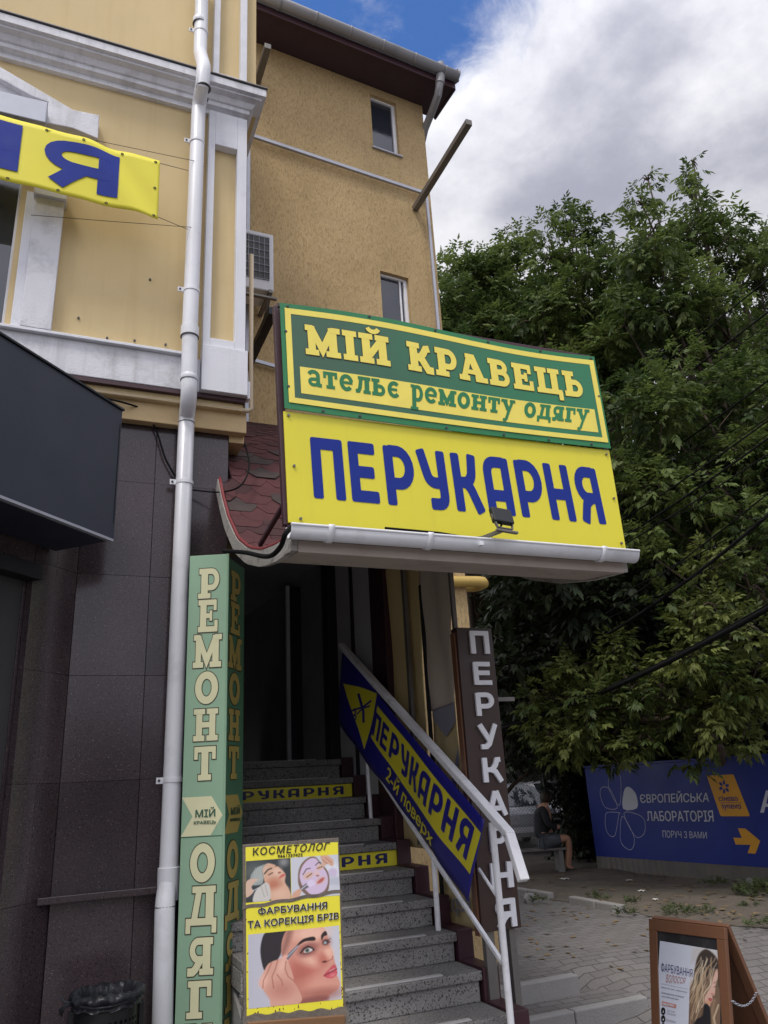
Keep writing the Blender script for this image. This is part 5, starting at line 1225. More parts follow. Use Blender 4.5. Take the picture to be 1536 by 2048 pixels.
def pic_hair():
    P = Picture(360, 880, 66, 160, (210, 213, 226)); X, Y = P.X, P.Y; k = lambda L: [(x-610, y-470) for x, y in L]
    P.poly(k([(660, 460), (980, 480), (980, 640), (900, 600), (640, 660), (610, 650)]), (196, 192, 190), 40, .8)
    P.poly(k([(800, 482), (880, 520), (935, 590), (960, 700), (960, 1380), (500, 1380), (560, 1200), (590, 1000), (650, 860), (680, 640), (730, 530)]), (120, 98, 82), 6)
    P.poly(k([(800, 482), (880, 520), (935, 590), (960, 700), (955, 900), (920, 700), (860, 760), (840, 880), (700, 900), (660, 820), (690, 630), (730, 530)]), (66, 58, 54), 14)
    rnd = random.Random(4)
    for i in range(34):
        x0 = 690+rnd.random()*220; y0 = 560+rnd.random()*300; x1 = x0-120*rnd.random()-60; L = 300+rnd.random()*380; w = rnd.uniform(18, 34)
        pts = [(x0+(x1-x0)*t/10+w*.6*math.sin(t*.9+i), y0+L*t/10) for t in range(11)]
        P.line(k(pts), rnd.uniform(5, 13), rnd.choice([(206, 184, 152), (186, 160, 130), (226, 210, 184), (96, 74, 60), (150, 122, 98)]), 5, .75)
    P.poly(k([(925, 690), (940, 720), (938, 800), (918, 860), (905, 990), (880, 1000), (884, 1040), (880, 1070), (860, 1085), (850, 1130), (810, 1110), (790, 1040), (860, 900), (890, 780)]), (214, 176, 160), 6)
    P.poly(k([(832, 1040), (860, 1032), (880, 1042), (872, 1066), (850, 1072)]), (176, 92, 94), 4).ell(*k([(880, 985)])[0], 20, 12, (196, 140, 124), .5).line(k([(900, 905), (918, 890)]), 6, (70, 48, 44), 4).line(k([(893, 860), (912, 840)]), 5, (96, 70, 62), 4).ell(*k([(830, 1090)])[0], 34, 24, (204, 150, 116), .5, .8)
    P.poly(k([(790, 1110), (850, 1135), (880, 1300), (870, 1380), (680, 1380), (700, 1290), (770, 1240)]), (42, 40, 44), 6)
    P.line(k([(905, 1050), (880, 1180), (890, 1380)]), 30, (150, 124, 100), 14).line(k([(950, 1100), (900, 1250), (930, 1380)]), 16, (206, 186, 156), 8)
    return P
def build_cosmo():
    q = [at(489, 2046, 1, 3.25), at(692, 2030, 1, 3.25), at(677, 1676, 1, 3.345), at(487, 1690, 1, 3.345)]
    pn = (q[1]-q[0]).cross(q[3]-q[0]).normalized(); q[2] = atp(677, 1676, q[0], pn)         # keep the board flat
    f = quadmap(q); n = f(0, 0, 1)-f(0, 0, 0)
    b = thing('poster_stand', 'taped yellow beautician poster board on a wooden easel in front of the stairs', 'advertising board', (.95, 3.35, -.3))
    MB().prism([f(-.006, -.01, -.002), f(1.006, -.01, -.002), f(1.006, 1.004, -.002), f(-.006, 1.004, -.002)], -n*.014).build('board', M['tape'], b, bevel=.003)
    flat('paper', [(.02, .03), (.975, .03), (.99, .975), (.02, .985)], M['sy'], b, .0005, f)
    lower = [(.035, .085), (.945, .085), (.955, .555), (.035, .525)]
    def sub(a, b_, c, d):
        return lambda u, v, h=0.: f((a[0]*(1-u)+b_[0]*u)*(1-v)+(d[0]*(1-u)+c[0]*u)*v, (a[1]*(1-u)+b_[1]*u)*(1-v)+(d[1]*(1-u)+c[1]*u)*v, h)
    # straight pieces measured on the enlarged poster (1267 x 2048, x 45..1110, y 85..1975)
    def e(px, py):
        X = at(480+px/5.279, 1660+py/5.279, 1, 3.3); a, b_, c, d = q
        u = v = .5
        N = f(.5, .5, 1)-f(.5, .5, 0); P = atp(480+px/5.279, 1660+py/5.279, q[0], N)
        for _ in range(15):
            g = f(u, v); du = (b_-a)*(1-v)+(c-d)*v; dv = (d-a)*(1-u)+(c-b_)*u
            A = np.array([[du.x, dv.x], [du.z, dv.z]]); w = np.linalg.solve(A, [P.x-g.x, P.z-g.z]); u += w[0]; v += w[1]
        return u, v
    box = lambda bl, br, tr, tl: sub(e(*bl), e(*br), e(*tr), e(*tl))
    pic_brow().build('photo_print', box((90, 1888), (1072, 1785), (1045, 1008), (85, 1106)), b, .0012)
    pic_cap().build('photo_print', box((62, 768), (540, 728), (530, 296), (62, 330)), b, .0012)
    pic_mask().build('photo_print', box((545, 726), (1057, 688), (1034, 258), (536, 294)), b, .0012)
    font_text('lettering', 'КОСМЕТОЛОГ', box((135, 272), (925, 212), (950, 128), (137, 188)), M['blackprint'], b, .0014, .018, space=1.15)
    font_text('lettering', '0661357422', box((398, 294), (658, 276), (658, 244), (398, 262)), M['blackprint'], b, .0014, .01, space=1.1)
    for t, bx in (('ФАРБУВАННЯ', ((190, 900), (915, 838), (918, 752), (186, 822))), ('ТА КОРЕКЦІЯ БРІВ', ((78, 1058), (1038, 955), (1040, 868), (78, 962)))):
        font_text('lettering_edge', t, box(*bx), M['letterw'], b, .0011, .075); font_text('lettering', t, box(*bx), M['blackprint'], b, .0032, .025)
    # tape over the seam, brown scuffs at the border, strips of tape
    MB().grid(lambda u, v: f(-.015+u*1.03, .615+.055*u+v*.02+.004*math.sin(u*23), .0024), 24, 1).build('tape_strip', M['tape'], b, fix=False)
    MB().grid(lambda u, v: f(-.015+u*1.03, -.04+v*.08+.006*math.sin(u*31+v*4), .003+.004*math.sin(u*50)*v*0), 30, 2).build('tape_strip', M['tape'], b, fix=False)
    rnd = random.Random(9); m = MB()
    for i in range(46):
        side = rnd.random(); u, v = ((rnd.uniform(.96, .98), rnd.uniform(.05, .5)) if side < .5 else (rnd.uniform(.05, .95), rnd.uniform(.035, .075)) if side < .85 else (rnd.uniform(.02, .035), rnd.uniform(.05, .9)))
        r = rnd.uniform(.003, .009); nn = 6; m.add([f(u+r*rnd.uniform(.5, 1.3)*math.cos(k*6.28/nn), v+r*.9*rnd.uniform(.5, 1.3)*math.sin(k*6.28/nn), .0009) for k in range(nn)], [tuple(range(nn))])
    m.build('torn_patches', pm('torn_paper', s(120, 84, 42), .8, .4, 20), b, fix=False)
    lg = MB()
    for u in (.1, .9): a = f(u, -.03, -.034); b2 = f(u, .9, -.034); lg.bar(b2, a, .035, .03, (0, 1, 0)); lg.bar(a, a+(a-b2).normalized()*1.1, .035, .03, (0, 1, 0)); lg.bar(a+Vector((0, .03, .5)), Vector((a.x, a.y+.34, .0 if u < .5 else .12)), .03, .025, (0, 1, 0)) if 0 else None
    lg.build('leg', M['rawwood'], b, bevel=.003)
    a, c = f(.02, -.035, -.006), f(.98, -.035, -.006); MB().bar(a, c, .03, .05, (0, 0, 1)).build('ledge', M['rawwood'], b, bevel=.003)
build_cosmo()
def build_aboard():
    z1 = .75; z0 = -.3
    TL, TR = at(1297, 1837, 2, z1), at(1449, 1855, 2, z1)
    u = (TR-TL).normalized(); n = Vector((-u.y, u.x, 0)).normalized()
    if n.x > 0: n = -n                                       # the poster faces left, towards the entrance
    tilt = math.tan(R_(12.5)); dn = Vector((0, 0, -1))+n*tilt; Wd = (TR-TL).length; Ld = z1-gz(3.4, 4.0)
    ab = thing('a_board', 'brown wooden folding pavement board with a hair colouring poster and a small chain', 'pavement sign', ((TL+TR)/2)*1.0-Vector((0, 0, z1-z0)))
    f = lambda a, b, h=0.: TL+u*(a*Wd)+dn*(b*Ld)+fn*h       # a across, b down
    fn = (u.cross(dn)).normalized()
    if fn.dot(n) < 0: fn = -fn
    t = .055/Wd; tv = .06/Ld
    m = MB()
    P = lambda a0, b0, a1, b1, h0, h1: m.prism([f(a0, b0, h0), f(a1, b0, h0), f(a1, b1, h0), f(a0, b1, h0)], fn*(h1-h0))
    P(0, 0, 1, tv, -.028, 0); P(0, tv, t, 1, -.028, 0); P(1-t, tv, 1, 1, -.028, 0); P(t, .92, 1-t, .97, -.028, 0)
    m.build('front_frame', M['wood'], ab, bevel=.003)
    m = MB(); m.prism([f(t, tv, -.016), f(1-t, tv, -.016), f(1-t, .92, -.016), f(t, .92, -.016)], fn*.008); m.build('chalk_panel', pm('black_board', s(34, 33, 35), .55, .3, 5, dirt=.4, dcol=s(110, 108, 106), ds=7), ab)
    N = fn; org = f(0, 0, -.0075)
    def e(px, py):
        Q = atp(1280+px/6, 1820+py/6, org, N)-org; return Q.dot(u)/Wd, Q.dot(-Vector((0, 0, 1)))/Ld
    def box(bl, br, tr, tl, hh=0.):
        a, b_, c, d = [e(*q) for q in (bl, br, tr, tl)]
        return lambda U, V, h=0.: f((a[0]*(1-U)+b_[0]*U)*(1-V)+(d[0]*(1-U)+c[0]*U)*V, (a[1]*(1-U)+b_[1]*U)*(1-V)+(d[1]*(1-U)+c[1]*U)*V, -.0075+h)
    po = flat('poster', [(0, 0), (1, 0), (1, 1), (0, 1)], pm('poster_paper', s(206, 210, 224), .4, .04, 3), ab, .001, box((160, 1900), (955, 1990), (972, 490), (240, 370)))
    pic_hair().build('photo_print', box((585, 1368), (962, 1410), (972, 490), (612, 432)), po, .0018)
    T = lambda nm, tx, bx, mt, bold=.01, sh=0.: font_text(nm, tx, box(*bx), mt, po, .003, bold, sh)
    T('lettering', 'ФАРБУВАННЯ', ((256, 742), (632, 812), (634, 708), (258, 628)), M['navyprint'], .0)
    T('lettering', 'волосся', ((312, 872), (548, 886), (552, 812), (312, 768)), pm('rose_print', s(176, 132, 128), .5), .0, .35)
    T('lettering', 'стійкий колір · блиск · здорове волосся', ((262, 938), (570, 1000), (570, 980), (262, 916)), M['blackprint'], .0)
    T('lettering', 'Професійний догляд та бездоганний', ((262, 1006), (528, 1060), (528, 1034), (262, 980)), M['blackprint'], .0); T('lettering', 'результат для вашої краси', ((262, 1046), (466, 1086), (466, 1062), (262, 1022)), M['blackprint'], .0)
    flat('label_print', [(0, 0), (.97, .05), (1, .9), (.03, 1)], pm('rose_label', s(196, 138, 128), .5), po, .0022, box((262, 1140), (440, 1186), (440, 1130), (262, 1092)))
    T('lettering', 'НАШІ ПОСЛУГИ', ((278, 1134), (408, 1164), (408, 1142), (278, 1112)), M['letterw'], .01)
    T('lettering', 'ОДНОТОННЕ', ((326, 1220), (424, 1240), (424, 1216), (326, 1196)), M['grey_print'], .0); T('lettering', 'ФАРБУВАННЯ', ((326, 1252), (432, 1276), (432, 1250), (326, 1228)), M['grey_print'], .0); T('lettering', 'МЕЛІРУВАННЯ', ((318, 1334), (428, 1358), (428, 1332), (318, 1308)), M['grey_print'], .0)
    for cy in (1212, 1306, 1400):
        flat('round_print', [(.5+.5*math.cos(i*.393), .5+.5*math.sin(i*.393)) for i in range(16)], M['blackprint'], po, .0022, box((254, cy+46), (308, cy+50), (308, cy-42), (254, cy-46)))
        flat('symbol_print', [(.3, .2), (.7, .25), (.75, .5), (.55, .45), (.5, .8), (.4, .4)], M['letterw'], po, .003, box((264, cy+30), (300, cy+34), (300, cy-26), (264, cy-30)))
    flat('line_print', [(0, 0), (1, 0), (1, 1), (0, 1)], M['grey_print'], po, .0022, box((262, 886), (576, 952), (576, 949), (262, 883)))
    # rear leaf
    bn = -n; dn2 = Vector((0, 0, -1))+bn*tilt*1.9; fb = u.cross(dn2).normalized()
    if fb.dot(bn) < 0: fb = -fb
    g = lambda a, b, h=0.: TL-n*.03+u*(a*Wd)+dn2*(b*Ld)+fb*h
    m = MB(); P = lambda a0, b0, a1, b1, h0, h1: m.prism([g(a0, b0, h0), g(a1, b0, h0), g(a1, b1, h0), g(a0, b1, h0)], fb*(h1-h0))
    P(0, 0, 1, tv, 0, .028); P(0, tv, t, 1, 0, .028); P(1-t, tv, 1, 1, 0, .028); m.build('rear_frame', M['wood'], ab, bevel=.003)
    m = MB(); m.prism([g(t, tv, .012), g(1-t, tv, .012), g(1-t, .95, .012), g(t, .95, .012)], fb*.008); m.build('rear_panel', M['wood'], ab)
    a, b = f(1.0, .32, -.014)+u*.004, g(1.0, .33, .014)+u*.004; ch = MB(); nl = 17
    for i in range(nl):
        tt = (i+.5)/nl; c = a*(1-tt)+b*tt-Vector((0, 0, .045*4*tt*(1-tt))); d = (b-a).normalized(); w = Vector((0, 0, 1)) if i % 2 else u; L = (b-a).length/nl*.75
        ch.tube([c+d*L*math.cos(k*.785)+w*.005*math.sin(k*.785) for k in range(8)], .0016, 6, closed=True)
    ch.build('chain', M['silver'], ab, smooth=True)
build_aboard()
# ------------------------------------------------------------------ litter bin by the granite wall
def build_bin():
    Y = 4.62; c = at(216, 1975, 1, Y); x = c.x; zt = at(216, 1984, 1, Y).z; r = .148
    b = thing('litter_bin', 'black perforated metal litter bin with clear liner bag against the granite wall', 'litter bin', (x, Y, -.3))
    h = .52; m = MB(); n = 72; rows = 40
    for j in range(rows):                                   # perforated shell
        for i in range(n):
            if j > 2 and (i+(j % 2)) % 2 == 0 and j < rows-2 and j % 1 == 0 and (j % 2 == 0): continue
            a0, a1 = 2*math.pi*i/n, 2*math.pi*(i+1)/n; za, zb = zt-.05-h*j/rows, zt-.05-h*(j+1)/rows
            m.add([(x+r*math.cos(a), Y+r*math.sin(a), z) for a, z in ((a0, za), (a1, za), (a1, zb), (a0, zb))], [(0, 1, 2, 3)])
    m.build('basket', M['black'], b, fix=False, solid=.002)
    MB().lathe((x, Y, 0), [(r*.985, zt-.12), (r*.985, zt-h)], 32).build('inner_shell', M['black'], b, smooth=True)
    MB().tube([(x+(r+.004)*math.cos(k*.2618), Y+(r+.004)*math.sin(k*.2618), zt-.05) for k in range(24)], .009, 8, closed=True).build('rim', M['black'], b, smooth=True)
    rnd = random.Random(2)
    def bag(u, v):
        a = 2*math.pi*u; k = v*3
        w = .003*math.sin(a*9)+.002*math.sin(a*29+1)+.0015*math.sin(a*41+k*4)
        if k < 1: rr, z = r*.9-.02*(1-k)+w*.5, zt-.16+.17*k+.012*math.sin(a*3)
        elif k < 1.5: rr, z = r*(.9+.26*(k-1)*2)+w, zt+.012+.008*math.sin(a*3)+.006*math.sin(a*19)
        else: rr, z = r*1.14+.012*math.sin((k-1.5)*4)+w, zt+.01-.062*(k-1.5)/1.5+.006*math.sin(a*11+2)
        return (x+rr*math.cos(a), Y+rr*math.sin(a), z)
    MB().grid(bag, 144, 14).build('liner_bag', M['bag'], b, fix=False, smooth=True)
    kt = MB()
    for i in range(5):
        a = math.pi+.2*i; p = Vector((x-r-.012, Y-.05, zt-.02)); kt.tube([p, p+Vector((-.025-.01*rnd.random(), -.01, .02*rnd.uniform(-1, 1))), p+Vector((-.05-.02*rnd.random(), -.01, .05*rnd.uniform(-1, 1)))], [.01, .006, .004], 6)
    kt.build('bag_knot', M['bag'], b, smooth=True)
    MB().tube([(x+(r*1.13)*math.cos(k*.2618), Y+(r*1.13)*math.sin(k*.2618), zt-.028+.004*math.sin(k)) for k in range(24)], .006, 6, closed=True).build('bag_band', M['bag'], b, smooth=True)
    MB().box(x+r+.004, x+r+.03, Y-.02, Y+.02, -.3, zt-.06).box(x-r-.03, x-r-.004, Y-.02, Y+.02, -.3, zt-.06).build('stand', M['black'], b, bevel=.003)
build_bin()
# ------------------------------------------------------------------ hoarding wall with laboratory print
def build_hoarding():
    A = Vector((8.79, 11.9, 0)); B = Vector((9.42, 6.6, 0)); u = (B-A).normalized(); L = (B-A).length; N = Vector((-abs(u.y), -u.x*(1 if u.y < 0 else -1), 0)).normalized()
    N = Vector((u.y, -u.x, 0)); N = N if N.x < 0 else -N
    h = thing('hoarding', 'long blue printed hoarding with white lettering, an orange badge and an arrow', 'hoarding', (A+B)/2+Vector((0, 0, .0)))
    U = Vector((0, 0, 1)); zb, zt = .25, 1.70
    MB().prism([A+U*zb, B+U*zb, B+U*zt, A+U*(zt-.03)], -N*.02).build('panel', M['wallblue'], h)
    MB().bar(A+U*zt, B+U*(zt+.005), .03, .03).build('top_rail', M['wallblue'], h)
    # corrugated base
    n = int(L/.06); v = []; f = []
    for i in range(n+1):
        p = A+u*(L*i/n)-N*.012*(i % 2); v += [p+U*.0-U*.1, p+U*zb]
    for i in range(n): f.append((2*i, 2*i+2, 2*i+3, 2*i+1))
    MB().add(v, f).build('base_sheet', M['steel'], h, fix=False, solid=.003)
    for i in range(4): p = A+u*(.05+i*L/3.2)-N*.05; MB().bar(p-U*.1, p+U*zt, .05, .05, (0, 1, 0)).build('post', M['steel'], h)
    def e(px, py): P = atp(980+px/2.7626, 1500+py/2.7626, A, N)-A; return P.dot(u), P.z
    def Z(p): return A+u*p[0]+U*p[1]
    def box(bl, br, tr, tl): return quadmap([Z(e(*q)) for q in (bl, br, tr, tl)], N)
    W = M['wletter']
    font_text('lettering', 'ЄВРОПЕЙСЬКА', box((833, 293), (1212, 287), (1212, 222), (826, 232)), W, h, .003, .022)
    # keep the breve clear of the cap height by a second line set the same way
    font_text('lettering', 'ЛАБОРАТОРІЯ', box((870, 392), (1238, 397), (1232, 333), (863, 338)), W, h, .003, .022)
    font_text('lettering', 'ПОРУЧ З ВАМИ', box((956, 484), (1200, 489), (1197, 452), (953, 444)), W, h, .003, .0)
    font_text('lettering', 'А', box((1494, 346), (1600, 350), (1580, 225), (1490, 222)), W, h, .003, .03)
    flat('badge_print', [(.03, 0), (.97, 0), (1, .03), (.985, .98), (.955, 1), (.045, 1), (.015, .97), (0, .03)], M['orange'], h, .003, box((1275, 366), (1438, 366), (1348, 134), (1196, 142)))
    font_text('badge_lettering', 'сінево', box((1268, 283), (1374, 283), (1366, 248), (1262, 251)), M['wallblue'], h, .0045, .01)
    font_text('badge_lettering', 'synevo', box((1284, 334), (1393, 338), (1387, 300), (1279, 301)), M['wallblue'], h, .0045, .01)
    flat('badge_line', [(0, 0), (1, 0), (1, 1), (0, 1)], M['wallblue'], h, .0045, box((1274, 294), (1390, 292), (1390, 290), (1273, 291)))
    arrow = [(1345, 484), (1392, 486), (1370, 432), (1412, 434), (1494, 502), (1468, 573), (1424, 570), (1440, 524), (1358, 522)]
    MB().add([Z(e(*q))+N*.003 for q in arrow], [tuple(range(9))]).build('arrow_print', M['orange'], h, fix=False)
    # flower of six petals: outlines and one solid
    fl = MB(); sol = MB(); c0 = (722, 333)
    pet = [([(648, 345), (716, 347), (712, 360), (692, 470), (660, 470), (640, 430), (638, 380)], 0), ([(740, 352), (800, 350), (850, 380), (858, 440), (840, 475), (800, 474)], 0), ([(730, 365), (770, 420), (798, 490), (790, 540), (766, 550), (730, 520), (720, 470)], 0),
           ([(704, 320), (640, 318), (612, 260), (612, 215), (640, 204), (672, 230)], 0), ([(716, 308), (660, 220), (658, 150), (690, 100), (712, 120), (724, 180)], 0), ([(736, 325), (740, 230), (762, 202), (795, 225), (812, 260), (812, 322)], 1)]
    for P, solid in pet:
        Q = [Vector(e(*q)) for q in P]; ctr = sum(Q, Vector((0, 0)))/len(Q); out = []
        for i in range(len(Q)):
            p0, p1, p2, p3 = [Q[(i+k-1) % len(Q)] for k in range(4)]
            for t in (0, .34, .67): out.append(.5*(2*p1+(p2-p0)*t+(2*p0-5*p1+4*p2-p3)*t*t+(3*p1-p0-3*p2+p3)*t**3))
        if solid: sol.add([Z(p)+N*.003 for p in out], [tuple(range(len(out)))])
        else:
            for pg in ribbon([(p.x, p.y) for p in out], .007, closed=True): fl.add([Z((q.x, q.y))+N*.003 for q in pg], [(0, 1, 2, 3)])
    fl.build('flower_print', W, h, fix=False); sol.build('flower_print', W, h, fix=False)
    m = MB()
    cx, cy = e(1294, 204)
    for k in range(6):
        a = k*math.pi/3+.3; pts = [Vector((cx+.022*math.cos(a), cy+.022*math.sin(a)))]
        for t in range(9): b = a-.42+.84*t/8; rr = .05+.045*math.sin(math.pi*t/8); pts.append(Vector((cx+rr*math.cos(b), cy+rr*math.sin(b))))
        m.add([Z(p)+N*.0045 for p in pts], [tuple(range(len(pts)))])
    m.build('badge_flower', M['wallblue'], h, fix=False)
build_hoarding()
# ------------------------------------------------------------------ person on a low bench, cars and fence beyond
def skin_body(name, joints, edges, radii, mat, parent, sub=2):
    me = bpy.data.meshes.new(name); o0 = ORG[parent]; me.from_pydata([Vector(j)-o0 for j in joints], edges, []); me.materials.append(mat)
    ob = bpy.data.objects.new(name, me); COL.objects.link(ob); ob.parent = parent; ORG[ob] = o0
    ob.modifiers.new('skin', 'SKIN'); sv = me.skin_vertices[0].data
    for i, r in enumerate(radii): sv[i].radius = (r, r) if not isinstance(r, tuple) else r
    sv[0].use_root = True
    m = ob.modifiers.new('sub', 'SUBSURF'); m.levels = sub; m.render_levels = sub
    me.polygons.foreach_set('use_smooth', [True]*len(me.polygons)); ob.modifiers['skin'].use_smooth_shade = True
    return ob
def build_person():
    Y = 12.1; base = at(1098, 1745, 2, 0.02)
    fw = Vector((.86, -.5, 0)); rt = Vector((-.5, -.86, 0)).normalized()      # facing right and a little to the viewer; rt = towards the viewer
    P0 = at(1088, 1690, 1, 12.3); P0.z = .52
    g = lambda f, r, z: P0+fw*f+rt*r+Vector((0, 0, z))
    pr = thing('person', 'person in dark top and shorts sitting cross-legged looking down at a phone', 'person', (P0.x, P0.y, 0))
    J = [g(0, 0, .02), g(0, 0, .18), g(.03, 0, .36), g(.07, 0, .50), g(.10, 0, .60), g(.14, 0, .68), g(.15, 0, .78),
         g(.05, .18, .52), g(.10, .24, .28), g(.30, .12, .22), g(.05, -.18, .52), g(.10, -.24, .28), g(.32, -.04, .22),
         g(.04, .11, .0), g(.42, .10, .06), g(.40, .02, -.20), g(.34, -.02, -.40), g(.46, -.01, -.45),
         g(.04, -.11, .0), g(.44, -.12, .0), g(.42, -.12, -.24), g(.38, -.12, -.46), g(.50, -.12, -.49)]
    E = [(0, 1), (1, 2), (2, 3), (3, 4), (4, 5), (5, 6), (3, 7), (7, 8), (8, 9), (3, 10), (10, 11), (11, 12), (0, 13), (13, 14), (14, 15), (15, 16), (16, 17), (0, 18), (18, 19), (19, 20), (20, 21), (21, 22)]
    Rr = [.14, .135, .145, .12, .055, .085, .075, .06, .045, .032, .06, .045, .032, .095, .062, .055, .038, .03, .095, .062, .055, .038, .03]
    skin_body('body', J, E, Rr, M['skin'], pr)
    c = [0, 1, 2, 3, 7, 8, 10, 11]; mp = {k: i for i, k in enumerate(c)}
    skin_body('jacket', [J[k] for k in c]+[J[8]*.25+J[9]*.75, J[11]*.25+J[12]*.75], [(mp[a], mp[b]) for a, b in E if a in mp and b in mp]+[(mp[8], 8), (mp[11], 9)], [.155, .155, .165, .135, .08, .062, .08, .062, .05, .05], M['cloth'], pr)
    c = [0, 13, 18]; skin_body('shorts', [J[0], J[13], J[13]*.25+J[14]*.75, J[18], J[18]*.25+J[19]*.75], [(0, 1), (1, 2), (0, 3), (3, 4)], [.155, .115, .09, .115, .09], M['denim'], pr)
    hp = J[5]; MB().lathe(hp+Vector((-.012, 0, .02))-fw*.015, [(.0, .115), (.06, .1), (.092, .05), (.096, .0), (.085, -.05), (.07, -.07)], 20).build('hair', M['hair'], pr, smooth=True)
    for s_, k in ((1, 17), (-1, 22)): MB().obox(J[k]-fw*.14-rt*.035-Vector((0, 0, .045)), fw*.2, rt*.07, (0, 0, .05)).build('shoe', M['black'], pr, bevel=.015)
    ph = MB().obox(J[9]+fw*.03+rt*-.05+Vector((0, 0, .0)), rt*-.07, (fw*.06+Vector((0, 0, .12))), fw*.008).build('phone', M['black'], bevel=.002, org=J[9]); tag(ph, 'black phone held by the sitting person', 'phone')
    bn = thing('bench', 'low plank bench under the person at the foot of the trees', 'bench', (P0.x-.1, P0.y, 0))
    d = Vector((.95, -.3, 0)).normalized(); e = Vector((.3, .95, 0)).normalized(); c0 = P0+Vector((0, 0, -.14))
    MB().obox(c0-d*1.1-e*.17, d*1.45, e*.34, (0, 0, .04)).build('seat', M['steel'], bn, bevel=.006)
    for k in (-1.0, .2): MB().obox(c0+d*k-e*.14+Vector((0, 0, -.38)), d*.08, e*.28, (0, 0, .379)).build('leg', M['concrete'], bn)
build_person()
def build_car(name, lab, loc, rz, paint):
    c = thing(name, lab, 'car', (0, 0, 0))
    prof = [(-2.15, .35), (-2.2, .62), (-2.1, .82), (-1.2, .93), (-.55, 1.38), (.55, 1.45), (1.35, 1.36), (1.95, .98), (2.12, .92), (2.18, .55), (2.1, .3)]
    m = MB(); st_ = [(-.86, .55), (-.84, .9), (-.7, 1.), (.7, 1.), (.84, .9), (.86, .55)]; v = []; f = []
    for (w, k) in st_:
        for (x, z) in prof: v.append((x*(1 if abs(w) < .8 else .985), w*(1 if z < 1. else .86), .3+(z-.3)*(1 if abs(w) < .8 else .96)))
    n = len(prof)
    for i in range(len(st_)-1):
        for k in range(n): f.append((i*n+k, i*n+(k+1) % n, (i+1)*n+(k+1) % n, (i+1)*n+k))
    f += [tuple(range(n)), tuple((len(st_)-1)*n+k for k in range(n))[::-1]]
    m.add(v, f).build('body', paint, c, smooth=35, bevel=.03)
    MB().add([(-1.17, -.6, .96), (-1.17, .6, .96), (-.58, .56, 1.385), (-.58, -.56, 1.385)], [(0, 1, 2, 3)]).build('windscreen', M['glass'], c, solid=.012)
    for sd in (-1, 1):
        MB().add([(-1.0, sd*.762, 1.0), (1.5, sd*.762, 1.02), (1.2, sd*.70, 1.36), (-.5, sd*.70, 1.36)], [(0, 1, 2, 3)]).build('side_window', M['glass'], c, solid=.02)
        MB().lathe((-2.12, sd*.62, .72), [(0, -.03), (.09, -.02), (.1, .04)], 14, 'x').build('headlight', M['silver'], c, smooth=True)
        MB().obox((-.85, sd*.9-.08, .98), (.1, 0, 0), (0, .16, 0), (0, 0, .11)).build('mirror', paint, c, bevel=.03)
        for x in (-1.35, 1.35):
            w = MB().lathe((x, sd*.78, .31), [(.0, -.09), (.2, -.1), (.31, -.08), (.31, .08), (.2, .1), (0, .09)], 24, 'y').build('wheel', M['black'], c, smooth=40)
            MB().lathe((x, sd*.86, .31), [(0, .02*sd), (.19, .025*sd), (.2, .0)], 20, 'y').build('rim', M['silver'], w, smooth=40)
    MB().box(-2.225, -2.2, -.26, .26, .45, .56).build('number_plate', M['letterw'], c)
    c.location = loc; c.rotation_euler.z = rz
    return c
p = at(1045, 1650, 2, 0.); p1 = CAM+(at(1030, 1600, 1, 16.5)-CAM); build_car('parked_car', 'silver car parked behind the wire mesh fence, nearer the brown letter sign', (p1.x+.3, 17.6, 0), R_(70), M['carp'])
p2 = at(1120, 1600, 1, 19.); build_car('parked_car', 'white car parked behind the wire mesh fence, farther right and deeper in shade', (p2.x+.6, 20.5, 0), R_(75), M['letterw'])
def build_mesh_fence():
    a, b = Vector((8.3, 15.2, 0)), Vector((13.2, 14.4, 0)); u = (b-a).normalized(); L = (b-a).length
    f = thing('mesh_fence', 'wire mesh fence on thin posts in front of the parked cars', 'fence', (a+b)/2)
    m = MB(); s_ = .075; H = 1.7; n = int(L/s_)
    def wire(p, q): m.bar(p, q, .004, .004, (0, 1, 0))
    k = int(H/s_)
    for i in range(-k, n+1):
        for sg in (1, -1):
            x0 = i*s_ if sg > 0 else (i+k)*s_; x1 = x0+sg*H; z0, z1 = .05, .05+H
            xa, xb = x0, x1
            def cl(x): return z0+(x-xa)/(xb-xa)*(z1-z0)
            lo, hi = max(0, min(xa, xb)), min(L, max(xa, xb))
            if hi-lo < .05: continue
            wire(a+u*lo+Vector((0, 0, cl(lo))), a+u*hi+Vector((0, 0, cl(hi))))
    m.build('wire_mesh', M['steel'], f)
    for i in range(4): q = a+u*(L*i/3); MB().tube([q, q+Vector((0, 0, 1.85))], .025, 10).build('post', M['darkmetal'], f, smooth=True)
build_mesh_fence()
